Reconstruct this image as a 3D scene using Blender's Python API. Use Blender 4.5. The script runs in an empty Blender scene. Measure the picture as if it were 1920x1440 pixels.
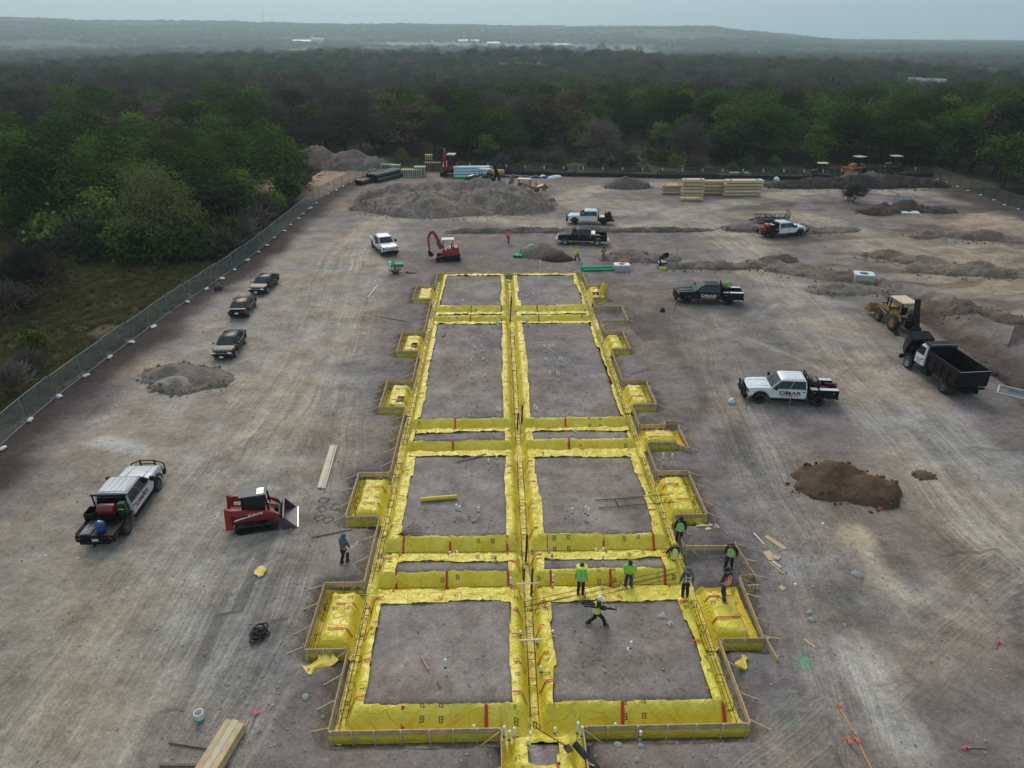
import bpy, bmesh, math, random
import numpy as np
from mathutils import Vector, Matrix, Euler

random.seed(7)
SC = bpy.context.scene
COL = SC.collection
R_ = math.radians

# ------------------------------------------------------------------ camera
FPX = 1333.0                      # focal length in photo pixels (1920 wide)
CAM_H = 24.0
PITCH = math.atan((720 - 66) / FPX)
YAW = R_(1.27)
cam_d = bpy.data.cameras.new('drone_camera')
cam_d.sensor_fit = 'HORIZONTAL'
cam_d.sensor_width = 36.0
cam_d.lens = 36.0 * FPX / 1920.0
cam_d.clip_start = 0.5
cam_d.clip_end = 20000
cam = bpy.data.objects.new('drone_camera', cam_d)
COL.objects.link(cam)
cam.location = (0, 0, CAM_H)
cam.rotation_euler = (math.pi / 2 - PITCH, 0, -YAW)
SC.camera = cam

# ------------------------------------------------------------------ sky, sun, exposure
SUN_EL, SUN_AZ = R_(42), R_(-14)          # soft light from beyond the site, a little left
W = bpy.data.worlds.new('World')
SC.world = W
W.use_nodes = True
nt = W.node_tree
nt.nodes.clear()
sky = nt.nodes.new('ShaderNodeTexSky')
sky.sky_type = 'NISHITA'
sky.sun_disc = False
sky.sun_elevation = SUN_EL
sky.sun_rotation = SUN_AZ
sky.air_density = 1.4
sky.dust_density = 4.0
sky.ozone_density = 1.0
hsv = nt.nodes.new('ShaderNodeHueSaturation')
hsv.inputs['Saturation'].default_value = 0.6
mixn = nt.nodes.new('ShaderNodeMix')
mixn.data_type = 'RGBA'
mixn.inputs[0].default_value = 0.72          # overcast: mostly even grey cloud
mixn.inputs[7].default_value = (5.2, 7.0, 8.1, 1)
bg = nt.nodes.new('ShaderNodeBackground')
bg.inputs['Strength'].default_value = 0.080
wo = nt.nodes.new('ShaderNodeOutputWorld')
nt.links.new(sky.outputs[0], hsv.inputs['Color'])
nt.links.new(hsv.outputs[0], mixn.inputs[6])
nt.links.new(mixn.outputs[2], bg.inputs['Color'])
nt.links.new(bg.outputs[0], wo.inputs['Surface'])

sun_d = bpy.data.lights.new('sun', 'SUN')
sun_d.energy = 1.5
sun_d.angle = R_(36)
sun_d.color = (1.0, 0.88, 0.79)
sun = bpy.data.objects.new('sun', sun_d)
COL.objects.link(sun)
sdir = Vector((math.sin(SUN_AZ) * math.cos(SUN_EL), math.cos(SUN_AZ) * math.cos(SUN_EL), math.sin(SUN_EL)))
sun.rotation_euler = sdir.to_track_quat('Z', 'Y').to_euler()
sun.location = (0, 60, 80)

vs = SC.view_settings
vs.view_transform = 'Standard'
vs.look = 'None'
vs.exposure = 0.18
vs.gamma = 1.0
vs.use_curve_mapping = False
SC.render.engine = 'CYCLES'
SC.cycles.use_denoising = True
SC.cycles.max_bounces = 6
SC.cycles.diffuse_bounces = 3
SC.cycles.transparent_max_bounces = 12
SC.cycles.volume_bounces = 2

HAZE_DENSITY = 0.00021

# ------------------------------------------------------------------ photo pixel -> point on a level surface
_F = Vector((math.sin(YAW) * math.cos(PITCH), math.cos(YAW) * math.cos(PITCH), -math.sin(PITCH)))
_R = Vector((math.cos(YAW), -math.sin(YAW), 0))
_U = _R.cross(_F)


def G(px, py, z=0.0):
    d = _F + _R * ((px - 960) / FPX) - _U * ((py - 720) / FPX)
    t = (z - CAM_H) / d.z
    return Vector((d.x * t, d.y * t, z))


def in_view(p, m=0.08):
    d = Vector(p) - Vector((0, 0, CAM_H))
    c = d.dot(_F)
    if c < 1:
        return False
    return abs(d.dot(_R) / c) < 0.72 * (1 + m) and abs(d.dot(_U) / c) < 0.54 * (1 + m)


# ------------------------------------------------------------------ noise (numpy value noise)
def _hash(ix, iy, s):
    n = (ix.astype(np.int64) * 374761393 + iy.astype(np.int64) * 668265263 + s * 974634777) & 0xffffffff
    n = ((n ^ (n >> 13)) * 1274126177) & 0xffffffff
    n = n ^ (n >> 16)
    return (n & 0xffffff) / float(0xffffff)


def vnoise(x, y, s=0):
    x = np.asarray(x, float)
    y = np.asarray(y, float)
    ix = np.floor(x)
    iy = np.floor(y)
    fx = x - ix
    fy = y - iy
    fx = fx * fx * (3 - 2 * fx)
    fy = fy * fy * (3 - 2 * fy)
    a = _hash(ix, iy, s)
    b = _hash(ix + 1, iy, s)
    c = _hash(ix, iy + 1, s)
    d = _hash(ix + 1, iy + 1, s)
    return (a * (1 - fx) + b * fx) * (1 - fy) + (c * (1 - fx) + d * fx) * fy


def fbm(x, y, s=0, o=4):
    r = 0
    a = 0.5
    t = 0
    for k in range(o):
        r = r + a * vnoise(np.asarray(x) * 2 ** k + 17.3 * k, np.asarray(y) * 2 ** k - 9.1 * k, s + k)
        t += a
        a *= 0.5
    return r / t - 0.5


def sstep(a, b, x):
    t = np.clip((np.asarray(x, float) - a) / (b - a), 0, 1)
    return t * t * (3 - 2 * t)


# ------------------------------------------------------------------ materials
MATS = {}


def mat(name, col, rough=0.7, metal=0.0, var=0.12, scale=6.0, bump=0.0, spec=0.5, rand=0.0, coat=0.0, dirt=0.0, dirtcol=(0.25, 0.22, 0.19)):
    if name in MATS:
        return MATS[name]
    m = bpy.data.materials.new(name)
    m.use_nodes = True
    n = m.node_tree.nodes
    l = m.node_tree.links
    b = n['Principled BSDF']
    b.inputs['Roughness'].default_value = rough
    b.inputs['Metallic'].default_value = metal
    b.inputs['Specular IOR Level'].default_value = spec
    b.inputs['Coat Weight'].default_value = coat
    tc = n.new('ShaderNodeTexCoord')
    no = n.new('ShaderNodeTexNoise')
    no.inputs['Scale'].default_value = scale
    no.inputs['Detail'].default_value = 4
    l.new(tc.outputs['Object'], no.inputs['Vector'])
    mr = n.new('ShaderNodeMapRange')
    mr.inputs[1].default_value = 0.3
    mr.inputs[2].default_value = 0.7
    mr.inputs[3].default_value = 1 - var
    mr.inputs[4].default_value = 1 + var
    l.new(no.outputs['Fac'], mr.inputs[0])
    mul = n.new('ShaderNodeVectorMath')
    mul.operation = 'SCALE'
    mul.inputs[0].default_value = col
    fac = mr.outputs[0]
    if rand:
        oi = n.new('ShaderNodeObjectInfo')
        r2 = n.new('ShaderNodeMapRange')
        r2.inputs[3].default_value = 1 - rand
        r2.inputs[4].default_value = 1 + rand
        l.new(oi.outputs['Random'], r2.inputs[0])
        mm = n.new('ShaderNodeMath')
        mm.operation = 'MULTIPLY'
        l.new(fac, mm.inputs[0])
        l.new(r2.outputs[0], mm.inputs[1])
        fac = mm.outputs[0]
    l.new(fac, mul.inputs['Scale'])
    out = mul.outputs[0]
    if dirt:
        n2 = n.new('ShaderNodeTexNoise')
        n2.inputs['Scale'].default_value = 2.5
        n2.inputs['Detail'].default_value = 6
        l.new(tc.outputs['Object'], n2.inputs['Vector'])
        r3 = n.new('ShaderNodeMapRange')
        r3.inputs[1].default_value = 0.42
        r3.inputs[2].default_value = 0.72
        r3.inputs[4].default_value = dirt
        l.new(n2.outputs['Fac'], r3.inputs[0])
        mx = n.new('ShaderNodeMix')
        mx.data_type = 'RGBA'
        l.new(r3.outputs[0], mx.inputs[0])
        l.new(out, mx.inputs[6])
        mx.inputs[7].default_value = (*dirtcol, 1)
        out = mx.outputs[2]
    l.new(out, b.inputs['Base Color'])
    if bump:
        bp = n.new('ShaderNodeBump')
        bp.inputs['Strength'].default_value = 0.8
        bp.inputs['Distance'].default_value = bump
        l.new(no.outputs['Fac'], bp.inputs['Height'])
        l.new(bp.outputs[0], b.inputs['Normal'])
    MATS[name] = m
    return m


def foliage_mat(name, c1, c2, trans=0.2, rand=0.5):
    """leaf colour varies from leaf clump to leaf clump and from tree to tree"""
    m = bpy.data.materials.new(name)
    m.use_nodes = True
    n = m.node_tree.nodes
    l = m.node_tree.links
    n.remove(n['Principled BSDF'])
    out = n['Material Output']
    tc = n.new('ShaderNodeTexCoord')
    no = n.new('ShaderNodeTexNoise')
    no.inputs['Scale'].default_value = 0.9
    no.inputs['Detail'].default_value = 5
    l.new(tc.outputs['Object'], no.inputs['Vector'])
    oi = n.new('ShaderNodeObjectInfo')
    ad = n.new('ShaderNodeMath')
    ad.operation = 'MULTIPLY_ADD'
    l.new(oi.outputs['Random'], ad.inputs[0])
    ad.inputs[1].default_value = 0.7
    l.new(no.outputs['Fac'], ad.inputs[2])
    mr = n.new('ShaderNodeMapRange')
    mr.inputs[1].default_value = 0.4
    mr.inputs[2].default_value = 1.2
    l.new(ad.outputs[0], mr.inputs[0])
    mx = n.new('ShaderNodeMix')
    mx.data_type = 'RGBA'
    mx.inputs[6].default_value = (*c1, 1)
    mx.inputs[7].default_value = (*c2, 1)
    l.new(mr.outputs[0], mx.inputs[0])
    wn = n.new('ShaderNodeTexWhiteNoise')
    wn.noise_dimensions = '1D'
    l.new(oi.outputs['Random'], wn.inputs['W'])
    r2 = n.new('ShaderNodeMapRange')
    r2.inputs[3].default_value = 1 - rand
    r2.inputs[4].default_value = 1 + rand
    l.new(wn.outputs['Value'], r2.inputs[0])
    sc = n.new('ShaderNodeVectorMath')
    sc.operation = 'SCALE'
    l.new(mx.outputs[2], sc.inputs[0])
    l.new(r2.outputs[0], sc.inputs['Scale'])
    d = n.new('ShaderNodeBsdfDiffuse')
    t = n.new('ShaderNodeBsdfTranslucent')
    l.new(sc.outputs[0], d.inputs['Color'])
    l.new(sc.outputs[0], t.inputs['Color'])
    ms = n.new('ShaderNodeMixShader')
    ms.inputs[0].default_value = trans
    l.new(d.outputs[0], ms.inputs[1])
    l.new(t.outputs[0], ms.inputs[2])
    l.new(ms.outputs[0], out.inputs['Surface'])
    MATS[name] = m
    return m


def mesh_screen_mat(name, col, solid):
    """woven fence mesh: the open share of the weave lets light and view through"""
    m = bpy.data.materials.new(name)
    m.use_nodes = True
    n = m.node_tree.nodes
    l = m.node_tree.links
    b = n['Principled BSDF']
    b.inputs['Base Color'].default_value = (*col, 1)
    b.inputs['Roughness'].default_value = 0.8
    tr = n.new('ShaderNodeBsdfTransparent')
    tc = n.new('ShaderNodeTexCoord')
    no = n.new('ShaderNodeTexNoise')
    no.inputs['Scale'].default_value = 1.3
    no.inputs['Detail'].default_value = 4
    l.new(tc.outputs['Object'], no.inputs['Vector'])
    mr = n.new('ShaderNodeMapRange')
    mr.inputs[1].default_value = 0.3
    mr.inputs[2].default_value = 0.7
    mr.inputs[3].default_value = solid - 0.1
    mr.inputs[4].default_value = solid + 0.1
    l.new(no.outputs['Fac'], mr.inputs[0])
    ms = n.new('ShaderNodeMixShader')
    l.new(mr.outputs[0], ms.inputs[0])
    l.new(tr.outputs[0], ms.inputs[1])
    l.new(b.outputs[0], ms.inputs[2])
    l.new(ms.outputs[0], n['Material Output'].inputs['Surface'])
    MATS[name] = m
    return m


WHITE = mat('white_paint', (0.78, 0.80, 0.82), 0.28, var=0.04, coat=0.3, dirt=0.12)
SILVER = mat('silver_paint', (0.50, 0.51, 0.54), 0.3, var=0.04, coat=0.3, dirt=0.15)
BLACKP = mat('black_paint', (0.006, 0.0065, 0.008), 0.3, var=0.2, coat=0.1, dirt=0.02, spec=0.22)
NAVY = mat('dark_blue_paint', (0.008, 0.012, 0.022), 0.3, var=0.1, coat=0.1, dirt=0.03, spec=0.22)
BROWNP = mat('dark_brown_paint', (0.012, 0.008, 0.008), 0.3, var=0.1, coat=0.1, dirt=0.02, spec=0.22)
GREYP = mat('dark_grey_paint', (0.009, 0.010, 0.012), 0.32, var=0.1, coat=0.1, dirt=0.02, spec=0.22)
BLACK = mat('black_steel', (0.006, 0.006, 0.007), 0.55, var=0.2, dirt=0.03, spec=0.25)
ALU = mat('bright_aluminium', (0.72, 0.71, 0.72), 0.38, 0.5, var=0.05)
STEEL = mat('worn_steel', (0.33, 0.34, 0.36), 0.45, 0.6, var=0.2, dirt=0.3)
CHROME = mat('chrome', (0.6, 0.6, 0.62), 0.2, 0.9, var=0.05)
RUBBER = mat('rubber', (0.014, 0.0135, 0.0135), 0.85, var=0.2, dirt=0.2)
GLASS = mat('tinted_glass', (0.012, 0.016, 0.02), 0.06, var=0.0, spec=0.6)
RED = mat('red_paint', (0.34, 0.022, 0.022), 0.45, var=0.12, dirt=0.3, dirtcol=(.16, .09, .08))
REDTAPE = mat('red_tape', (0.5, 0.035, 0.02), 0.5, var=0.1)
MAROON = mat('maroon_paint', (0.16, 0.015, 0.018), 0.35, var=0.1)
YELM = mat('machine_yellow', (0.30, 0.17, 0.026), 0.55, var=0.25, dirt=0.6, dirtcol=(0.15, 0.11, 0.07))
TANROOF = mat('faded_tan_roof', (0.62, 0.50, 0.32), 0.6, var=0.1)
LAMPW = mat('lamp_lens', (0.75, 0.75, 0.72), 0.2, var=0.03)
HEADL = mat('headlamp_lens', (0.16, 0.16, 0.17), 0.2, var=0.03)
LAMPR = mat('red_lens', (0.3, 0.012, 0.012), 0.25, var=0.03)
PLATE = mat('plate_white', (0.75, 0.75, 0.74), 0.5, var=0.02)
WOOD = mat('fresh_lumber', (0.55, 0.40, 0.22), 0.75, var=0.16, scale=4, rand=0.12)
WOODG = mat('form_lumber', (0.50, 0.36, 0.19), 0.8, var=0.2, scale=3, rand=0.16, dirt=0.16, dirtcol=(0.18, 0.14, 0.10))
WOODD = mat('weathered_lumber', (0.20, 0.15, 0.11), 0.85, var=0.25, scale=3, rand=0.2)
PALEWOOD = mat('pale_lumber', (0.62, 0.52, 0.38), 0.75, var=0.1, scale=3, rand=0.1)
PVC = mat('white_pvc', (0.74, 0.74, 0.72), 0.4, var=0.05)
GREENP = mat('green_pipe', (0.02, 0.42, 0.22), 0.4, var=0.08)
BLUEW = mat('pale_blue_pipe', (0.42, 0.55, 0.62), 0.45, var=0.08)
BLUE = mat('blue_tarp', (0.02, 0.06, 0.19), 0.5, var=0.2)
BLACKPL = mat('black_plastic', (0.018, 0.018, 0.019), 0.5, var=0.2, dirt=0.15)
CONC = mat('concrete', (0.42, 0.43, 0.42), 0.85, var=0.12, scale=3, bump=0.01)
BAG = mat('white_bag', (0.66, 0.65, 0.63), 0.8, var=0.12)
REBAR = mat('rebar_steel', (0.045, 0.035, 0.03), 0.7, 0.2, var=0.3, scale=10)
GALV = mat('galvanised_steel', (0.30, 0.31, 0.32), 0.5, 0.5, var=0.1)
DARKSTEEL = mat('dark_worn_steel', (0.09, 0.09, 0.095), 0.5, 0.5, var=0.3, dirt=0.3)
ORANGE = mat('orange_paint', (0.75, 0.13, 0.03), 0.6, var=0.1)
PINK = mat('pink_paint', (0.75, 0.10, 0.13), 0.6, var=0.1)
BARK = mat('bark', (0.055, 0.045, 0.038), 0.95, var=0.3, scale=3)
GREENHOSE = mat('green_hose', (0.12, 0.5, 0.06), 0.5, var=0.1)
DARKPOST = mat('dark_fence_post', (.06, .065, .065), .6, .3, var=.15)

LEAF_G = foliage_mat('leaf_green', (0.027, 0.050, 0.010), (0.082, 0.13, 0.022))
LEAF_B = foliage_mat('leaf_spring_green', (0.065, 0.108, 0.019), (0.145, 0.19, 0.036))
LEAF_O = foliage_mat('leaf_pale_olive', (0.075, 0.10, 0.028), (0.19, 0.21, 0.075), rand=0.1)
LEAF_D = foliage_mat('leaf_dark_cedar', (0.020, 0.032, 0.012), (0.045, 0.062, 0.022))
TWIG = foliage_mat('grey_twigs', (0.070, 0.056, 0.048), (0.135, 0.112, 0.098), trans=0.1)
TWIGB = foliage_mat('brown_twigs', (0.065, 0.05, 0.027), (0.12, 0.092, 0.048), trans=0.15)
GRASSM = foliage_mat('grass_blades', (0.17, 0.125, 0.06), (0.11, 0.13, 0.04), rand=0.4)
LINK = mesh_screen_mat('chain_link_mesh', (0.20, 0.22, 0.22), 0.40)
SCREEN = mesh_screen_mat('dark_green_screen', (0.035, 0.055, 0.05), 0.62)
SILT = mat('black_silt_fabric', (0.012, 0.012, 0.014), 0.8, var=0.2)


# ------------------------------------------------------------------ mesh builder
class MB:
    def __init__(s):
        s.v = []
        s.f = []
        s.M = Matrix.Identity(4)

    def add(s, vs, fs):
        o = len(s.v)
        for p in vs:
            s.v.append(tuple(s.M @ Vector(p)))
        for f in fs:
            s.f.append(tuple(i + o for i in f))
        return s

    def box(s, cx, cy, cz, sx, sy, sz, rot=(0, 0, 0)):
        E = Euler(rot).to_matrix()
        c = Vector((cx, cy, cz))
        vs = []
        for i in (-1, 1):
            for j in (-1, 1):
                for k in (-1, 1):
                    vs.append(c + E @ Vector((i * sx / 2, j * sy / 2, k * sz / 2)))
        return s.add(vs, [(0, 1, 3, 2), (4, 6, 7, 5), (0, 4, 5, 1), (2, 3, 7, 6), (0, 2, 6, 4), (1, 5, 7, 3)])

    def warp(s, fn):
        s.v = [tuple(fn(*p)) for p in s.v]
        return s

    def bar(s, p, q, w, h=None, up=(0, 0, 1)):
        h = h or w
        p = Vector(p)
        q = Vector(q)
        d = (q - p).normalized()
        u = Vector(up)
        if abs(d.dot(u)) > 0.97:
            u = Vector((1, 0, 0))
        a = d.cross(u).normalized() * (w / 2)
        b = a.cross(d).normalized() * (h / 2)
        vs = [p - a - b, p + a - b, p + a + b, p - a + b, q - a - b, q + a - b, q + a + b, q - a + b]
        return s.add(vs, [(0, 3, 2, 1), (4, 5, 6, 7), (0, 1, 5, 4), (1, 2, 6, 5), (2, 3, 7, 6), (3, 0, 4, 7)])

    def tube(s, p, q, r, n=8, r2=None, cap=True):
        p = Vector(p)
        q = Vector(q)
        r2 = r if r2 is None else r2
        d = (q - p).normalized()
        u = Vector((0, 0, 1)) if abs(d.z) < 0.95 else Vector((1, 0, 0))
        a = d.cross(u).normalized()
        b = a.cross(d)
        vs = []
        for c, rr in ((p, r), (q, r2)):
            for i in range(n):
                t = 2 * math.pi * i / n
                vs.append(c + a * (rr * math.cos(t)) + b * (rr * math.sin(t)))
        fs = [(i, (i + 1) % n, n + (i + 1) % n, n + i) for i in range(n)]
        if cap:
            fs += [tuple(range(n))[::-1], tuple(range(n, 2 * n))]
        return s.add(vs, fs)

    def path(s, pts, r, n=6):
        for a, b in zip(pts[:-1], pts[1:]):
            s.tube(a, b, r, n)
        return s

    def pipe(s, p, q, r, wall=0.03, n=14):
        """open pipe with a bore"""
        p = Vector(p)
        q = Vector(q)
        d = (q - p).normalized()
        u = Vector((0, 0, 1)) if abs(d.z) < 0.95 else Vector((1, 0, 0))
        a = d.cross(u).normalized()
        b = a.cross(d)
        vs = []
        for c, rr in ((p, r), (q, r), (q, r - wall), (p, r - wall)):
            for i in range(n):
                t = 2 * math.pi * i / n
                vs.append(c + a * (rr * math.cos(t)) + b * (rr * math.sin(t)))
        fs = []
        for k in range(4):
            for i in range(n):
                j = (i + 1) % n
                fs.append((k * n + i, k * n + j, ((k + 1) % 4) * n + j, ((k + 1) % 4) * n + i))
        return s.add(vs, fs)

    def ext(s, outline, y0, y1):
        """side outline in (x, z) pulled out from y0 to y1"""
        n = len(outline)
        vs = [(x, y0, z) for x, z in outline] + [(x, y1, z) for x, z in outline]
        fs = [tuple(range(n)), tuple(range(n, 2 * n))[::-1]]
        fs += [(i, n + i, n + (i + 1) % n, (i + 1) % n) for i in range(n)]
        return s.add(vs, fs)

    def lathe(s, prof, n=16, c=(0, 0, 0), axis='z'):
        vs = []
        for r, h in prof:
            for i in range(n):
                t = 2 * math.pi * i / n
                x, y = r * math.cos(t), r * math.sin(t)
                p = (x, y, h) if axis == 'z' else (x, h, y)
                vs.append((p[0] + c[0], p[1] + c[1], p[2] + c[2]))
        fs = []
        for k in range(len(prof) - 1):
            for i in range(n):
                j = (i + 1) % n
                fs.append((k * n + i, k * n + j, (k + 1) * n + j, (k + 1) * n + i))
        fs.append(tuple(range(n)))
        fs.append(tuple(range((len(prof) - 1) * n, len(prof) * n)))
        return s.add(vs, fs)

    def loft(s, rings):
        n = len(rings[0])
        vs = [p for r in rings for p in r]
        fs = [tuple(range(n)), tuple(range((len(rings) - 1) * n, len(rings) * n))]
        for k in range(len(rings) - 1):
            for i in range(n):
                j = (i + 1) % n
                fs.append((k * n + i, k * n + j, (k + 1) * n + j, (k + 1) * n + i))
        return s.add(vs, fs)

    def quadpanel(s, a, b, c, d, u0, u1, v0, v1, th=0.02, off=0.004):
        """thin pane on the patch a b (bottom) c d (top), proud by off"""
        a, b, c, d = map(Vector, (a, b, c, d))

        def P(u, v):
            return (a * (1 - u) + b * u) * (1 - v) + (d * (1 - u) + c * u) * v
        nrm = (b - a).cross(d - a).normalized()
        q = [P(u0, v0), P(u1, v0), P(u1, v1), P(u0, v1)]
        vs = [p - nrm * th for p in q] + [p + nrm * off for p in q]
        return s.add(vs, [(0, 3, 2, 1), (4, 5, 6, 7), (0, 1, 5, 4), (1, 2, 6, 5), (2, 3, 7, 6), (3, 0, 4, 7)])

    def mesh(s, name, smooth=True, bevel=0.0, seg=2, angle=35):
        me = bpy.data.meshes.new(name)
        me.from_pydata(s.v, [], s.f)
        bm = bmesh.new()
        bm.from_mesh(me)
        bmesh.ops.recalc_face_normals(bm, faces=bm.faces)
        if bevel:
            es = [e for e in bm.edges if len(e.link_faces) == 2 and e.calc_face_angle(0) > R_(angle)]
            try:
                bmesh.ops.bevel(bm, geom=es, offset=bevel, segments=seg, affect='EDGES', clamp_overlap=True)
            except Exception:
                pass
        bm.to_mesh(me)
        bm.free()
        if smooth:
            me.shade_smooth()
            me.set_sharp_from_angle(angle=R_(40))
        return me

    def build(s, name, m, parent=None, smooth=True, bevel=0.0, seg=2, angle=35):
        return link(name, s.mesh(name, smooth, bevel, seg, angle), m, parent)


def link(name, me, m=None, parent=None):
    if m is not None and len(me.materials) == 0:
        me.materials.append(m)
    o = bpy.data.objects.new(name, me)
    COL.objects.link(o)
    if parent is not None:
        o.parent = parent
    return o


def tag(o, label, cat, group=None, kind=None):
    o['label'] = label
    o['category'] = cat
    if group:
        o['group'] = group
    if kind:
        o['kind'] = kind
    return o


def thing(name, label, cat, loc=(0, 0, 0), rz=0.0, group=None, scale=1.0):
    o = bpy.data.objects.new(name, None)
    o.empty_display_size = 0.3
    COL.objects.link(o)
    o.location = loc
    o.rotation_euler = (0, 0, rz)
    if scale != 1.0:
        o.scale = (scale,) * 3
    return tag(o, label, cat, group)


def structure(o):
    o['kind'] = 'structure'
    return o


KIDS = {}


def copy_tree(o, loc, rz, label, group=None, parent=None, scale=None):
    c = o.copy()
    COL.objects.link(c)
    if parent is None:
        c.location = loc
        c.rotation_euler = (0, 0, rz)
        if scale is not None:
            c.scale = scale if hasattr(scale, '__len__') else (scale,) * 3
        c['label'] = label
        if group:
            c['group'] = group
    else:
        c.parent = parent
    if o.name not in KIDS:
        KIDS[o.name] = list(o.children)
    for k in KIDS[o.name]:
        copy_tree(k, None, None, None, None, c)
    return c


def text_mesh(body, size, m, parent, mtx, name='lettering', bold=0.0, shear=0.0):
    cu = bpy.data.curves.new(name, 'FONT')
    cu.body = body
    cu.size = size
    cu.align_x = 'CENTER'
    cu.align_y = 'CENTER'
    cu.offset = bold
    cu.shear = shear
    cu.extrude = 0.004
    cu.resolution_u = 2
    tmp = bpy.data.objects.new('tmp', cu)
    COL.objects.link(tmp)
    dg = bpy.context.evaluated_depsgraph_get()
    me = bpy.data.meshes.new_from_object(tmp.evaluated_get(dg))
    bpy.data.objects.remove(tmp)
    me.transform(mtx)
    me.materials.clear()
    o = link(name, me, m, parent)
    return o


# ================================================================== SETTING: layout of the site
def px_list(pts, z=0.0):
    return [tuple(G(x, y, z)[:2]) for x, y in pts]


LEFT_FENCE = px_list([(-60, 900), (0, 837), (77, 768), (165, 700), (240, 645), (345, 568), (410, 525), (470, 482), (540, 424),
                      (600, 372), (650, 345), (700, 322), (722, 313)])
BACK_FENCE = px_list([(722, 313), (790, 318), (860, 321), (1000, 328), (1250, 333), (1500, 336), (1620, 333), (1745, 330)])
RIGHT_FENCE = px_list([(1745, 330), (1800, 352), (1860, 374), (1920, 396), (2040, 440)])
SITE = LEFT_FENCE + BACK_FENCE[1:] + RIGHT_FENCE[1:] + [(150, 70), (150, -20), (-33, -20)]
FIELD = px_list([(-300, 395), (0, 432), (95, 475), (250, 497), (385, 494), (450, 478), (470, 482), (345, 568), (165, 700), (-60, 900)]) + [(-90, 30), (-160, 90)]


def poly_sdf(x, y, poly):
    """signed distance, negative inside"""
    x = np.asarray(x, float)
    y = np.asarray(y, float)
    d = np.full(x.shape, 1e18)
    ins = np.zeros(x.shape, bool)
    n = len(poly)
    for i in range(n):
        ax, ay = poly[i]
        bx, by = poly[(i + 1) % n]
        ex, ey = bx - ax, by - ay
        t = np.clip(((x - ax) * ex + (y - ay) * ey) / (ex * ex + ey * ey + 1e-12), 0, 1)
        d = np.minimum(d, (x - ax - t * ex) ** 2 + (y - ay - t * ey) ** 2)
        c = ((ay > y) != (by > y)) & (x < (bx - ax) * (y - ay) / ((by - ay) if by != ay else 1e-9) + ax)
        ins ^= c
    d = np.sqrt(d)
    return np.where(ins, -d, d)


def line_dist(x, y, pts):
    """distance, signed across and along of the nearest point of a polyline"""
    x = np.asarray(x, float)
    y = np.asarray(y, float)
    best = np.full(x.shape, 1e9)
    across = np.zeros(x.shape)
    along = np.zeros(x.shape)
    L = 0
    for (ax, ay), (bx, by) in zip(pts[:-1], pts[1:]):
        ex, ey = bx - ax, by - ay
        l = math.hypot(ex, ey)
        t = np.clip(((x - ax) * ex + (y - ay) * ey) / (l * l), 0, 1)
        dx = x - ax - t * ex
        dy = y - ay - t * ey
        d = np.hypot(dx, dy)
        m = d < best
        best = np.where(m, d, best)
        across = np.where(m, (dx * ey - dy * ex) / l, across)
        along = np.where(m, L + t * l, along)
        L += l
    return best, across, along


# ------------------------------------------------------------------ foundation levels
PAD = 0.25
BOT = -0.55
XL, XR = -6.57, 9.58
YF = (G(850, 1366, .3).y)
YB = (G(955, 511, .3).y)
XC = 1.33
BAYL = [(G(648, 968, .3).y, G(672, 886, .3).y), (G(712, 763, .3).y, G(727, 713, .3).y), (G(742, 658, .3).y, G(757, 622, .3).y),
        (G(775, 560, .3).y, G(812, 535, .3).y)]
BAY5 = (G(565, 1222, .3).y + 0.15, G(612, 1092, .3).y)
XBL = -8.45
RBAY = {  # y0, y1, x outer
    'a': (G(1345, 1197, .3).y, G(1384, 1085, .3).y, 11.55),
    'b': (G(1325, 963, .3).y, G(1290, 882, .3).y, 11.5),
    'c': (G(1211, 829, .3).y, G(1200, 796, .3).y, 12.2),
    'd': (G(1230, 757, .3).y, G(1212, 712, .3).y, 11.35),
    'e': (G(1182, 653, .3).y, G(1168, 620, .3).y, 11.2),
    'f': (G(1140, 557, .3).y, G(1128, 533, .3).y, 11.15),
}
DIRTBAY = {'g': (G(1378, 1085, .3).y + 0.2, G(1378, 1022, .3).y, 12.15),
           'h': (G(1178, 600, .3).y, G(1165, 573, .3).y, 12.15)}
PORCH = (0.0, 3.12, 13.6, YF)


def Y25(py, px=850):
    return G(px, py, PAD).y


CROSS = [  # near lap edge, near lip, far lip
    (Y25(1127), Y25(1104), Y25(1074)),
    (Y25(1053), Y25(1038), Y25(1008)),
    (Y25(854), Y25(845), Y25(828)),
    (Y25(811), Y25(804), Y25(787)),
    (Y25(607), Y25(603.5), Y25(593.5)),
    (Y25(590), Y25(586), Y25(574)),
]

RECTS = [(XL, XR, YF, YB)]
for a, b in BAYL + [BAY5]:
    RECTS.append((XBL, XL + 1.2, a, b))
for a, b, xo in list(RBAY.values()):
    RECTS.append((XR - 1.2, xo, a, b))
RECTS.append((PORCH[0], PORCH[1], PORCH[2], YF + 1.2))
DRECTS = [(XR - 0.3, xo, a, b) for a, b, xo in DIRTBAY.values()]


def rect_sdf(x, y, r):
    cx, cy = (r[0] + r[1]) / 2, (r[2] + r[3]) / 2
    hx, hy = (r[1] - r[0]) / 2, (r[3] - r[2]) / 2
    qx = np.abs(x - cx) - hx
    qy = np.abs(y - cy) - hy
    return np.hypot(np.maximum(qx, 0), np.maximum(qy, 0)) + np.minimum(np.maximum(qx, qy), 0)


def foot_sdf(x, y):
    d = np.full(np.shape(x), 1e9)
    for r in RECTS:
        d = np.minimum(d, rect_sdf(x, y, r))
    return d


def vee(t, b0, b1, t0, t1, bot=BOT):
    """trench cut: bottom between b0 and b1, lips at t0 and t1"""
    z = np.interp(t, [t0, b0, b1, t1], [PAD, bot, bot, PAD])
    return z


def inside_main(x, y):
    return (x > XL) & (x < XR) & (y > YF) & (y < YB)


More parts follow.
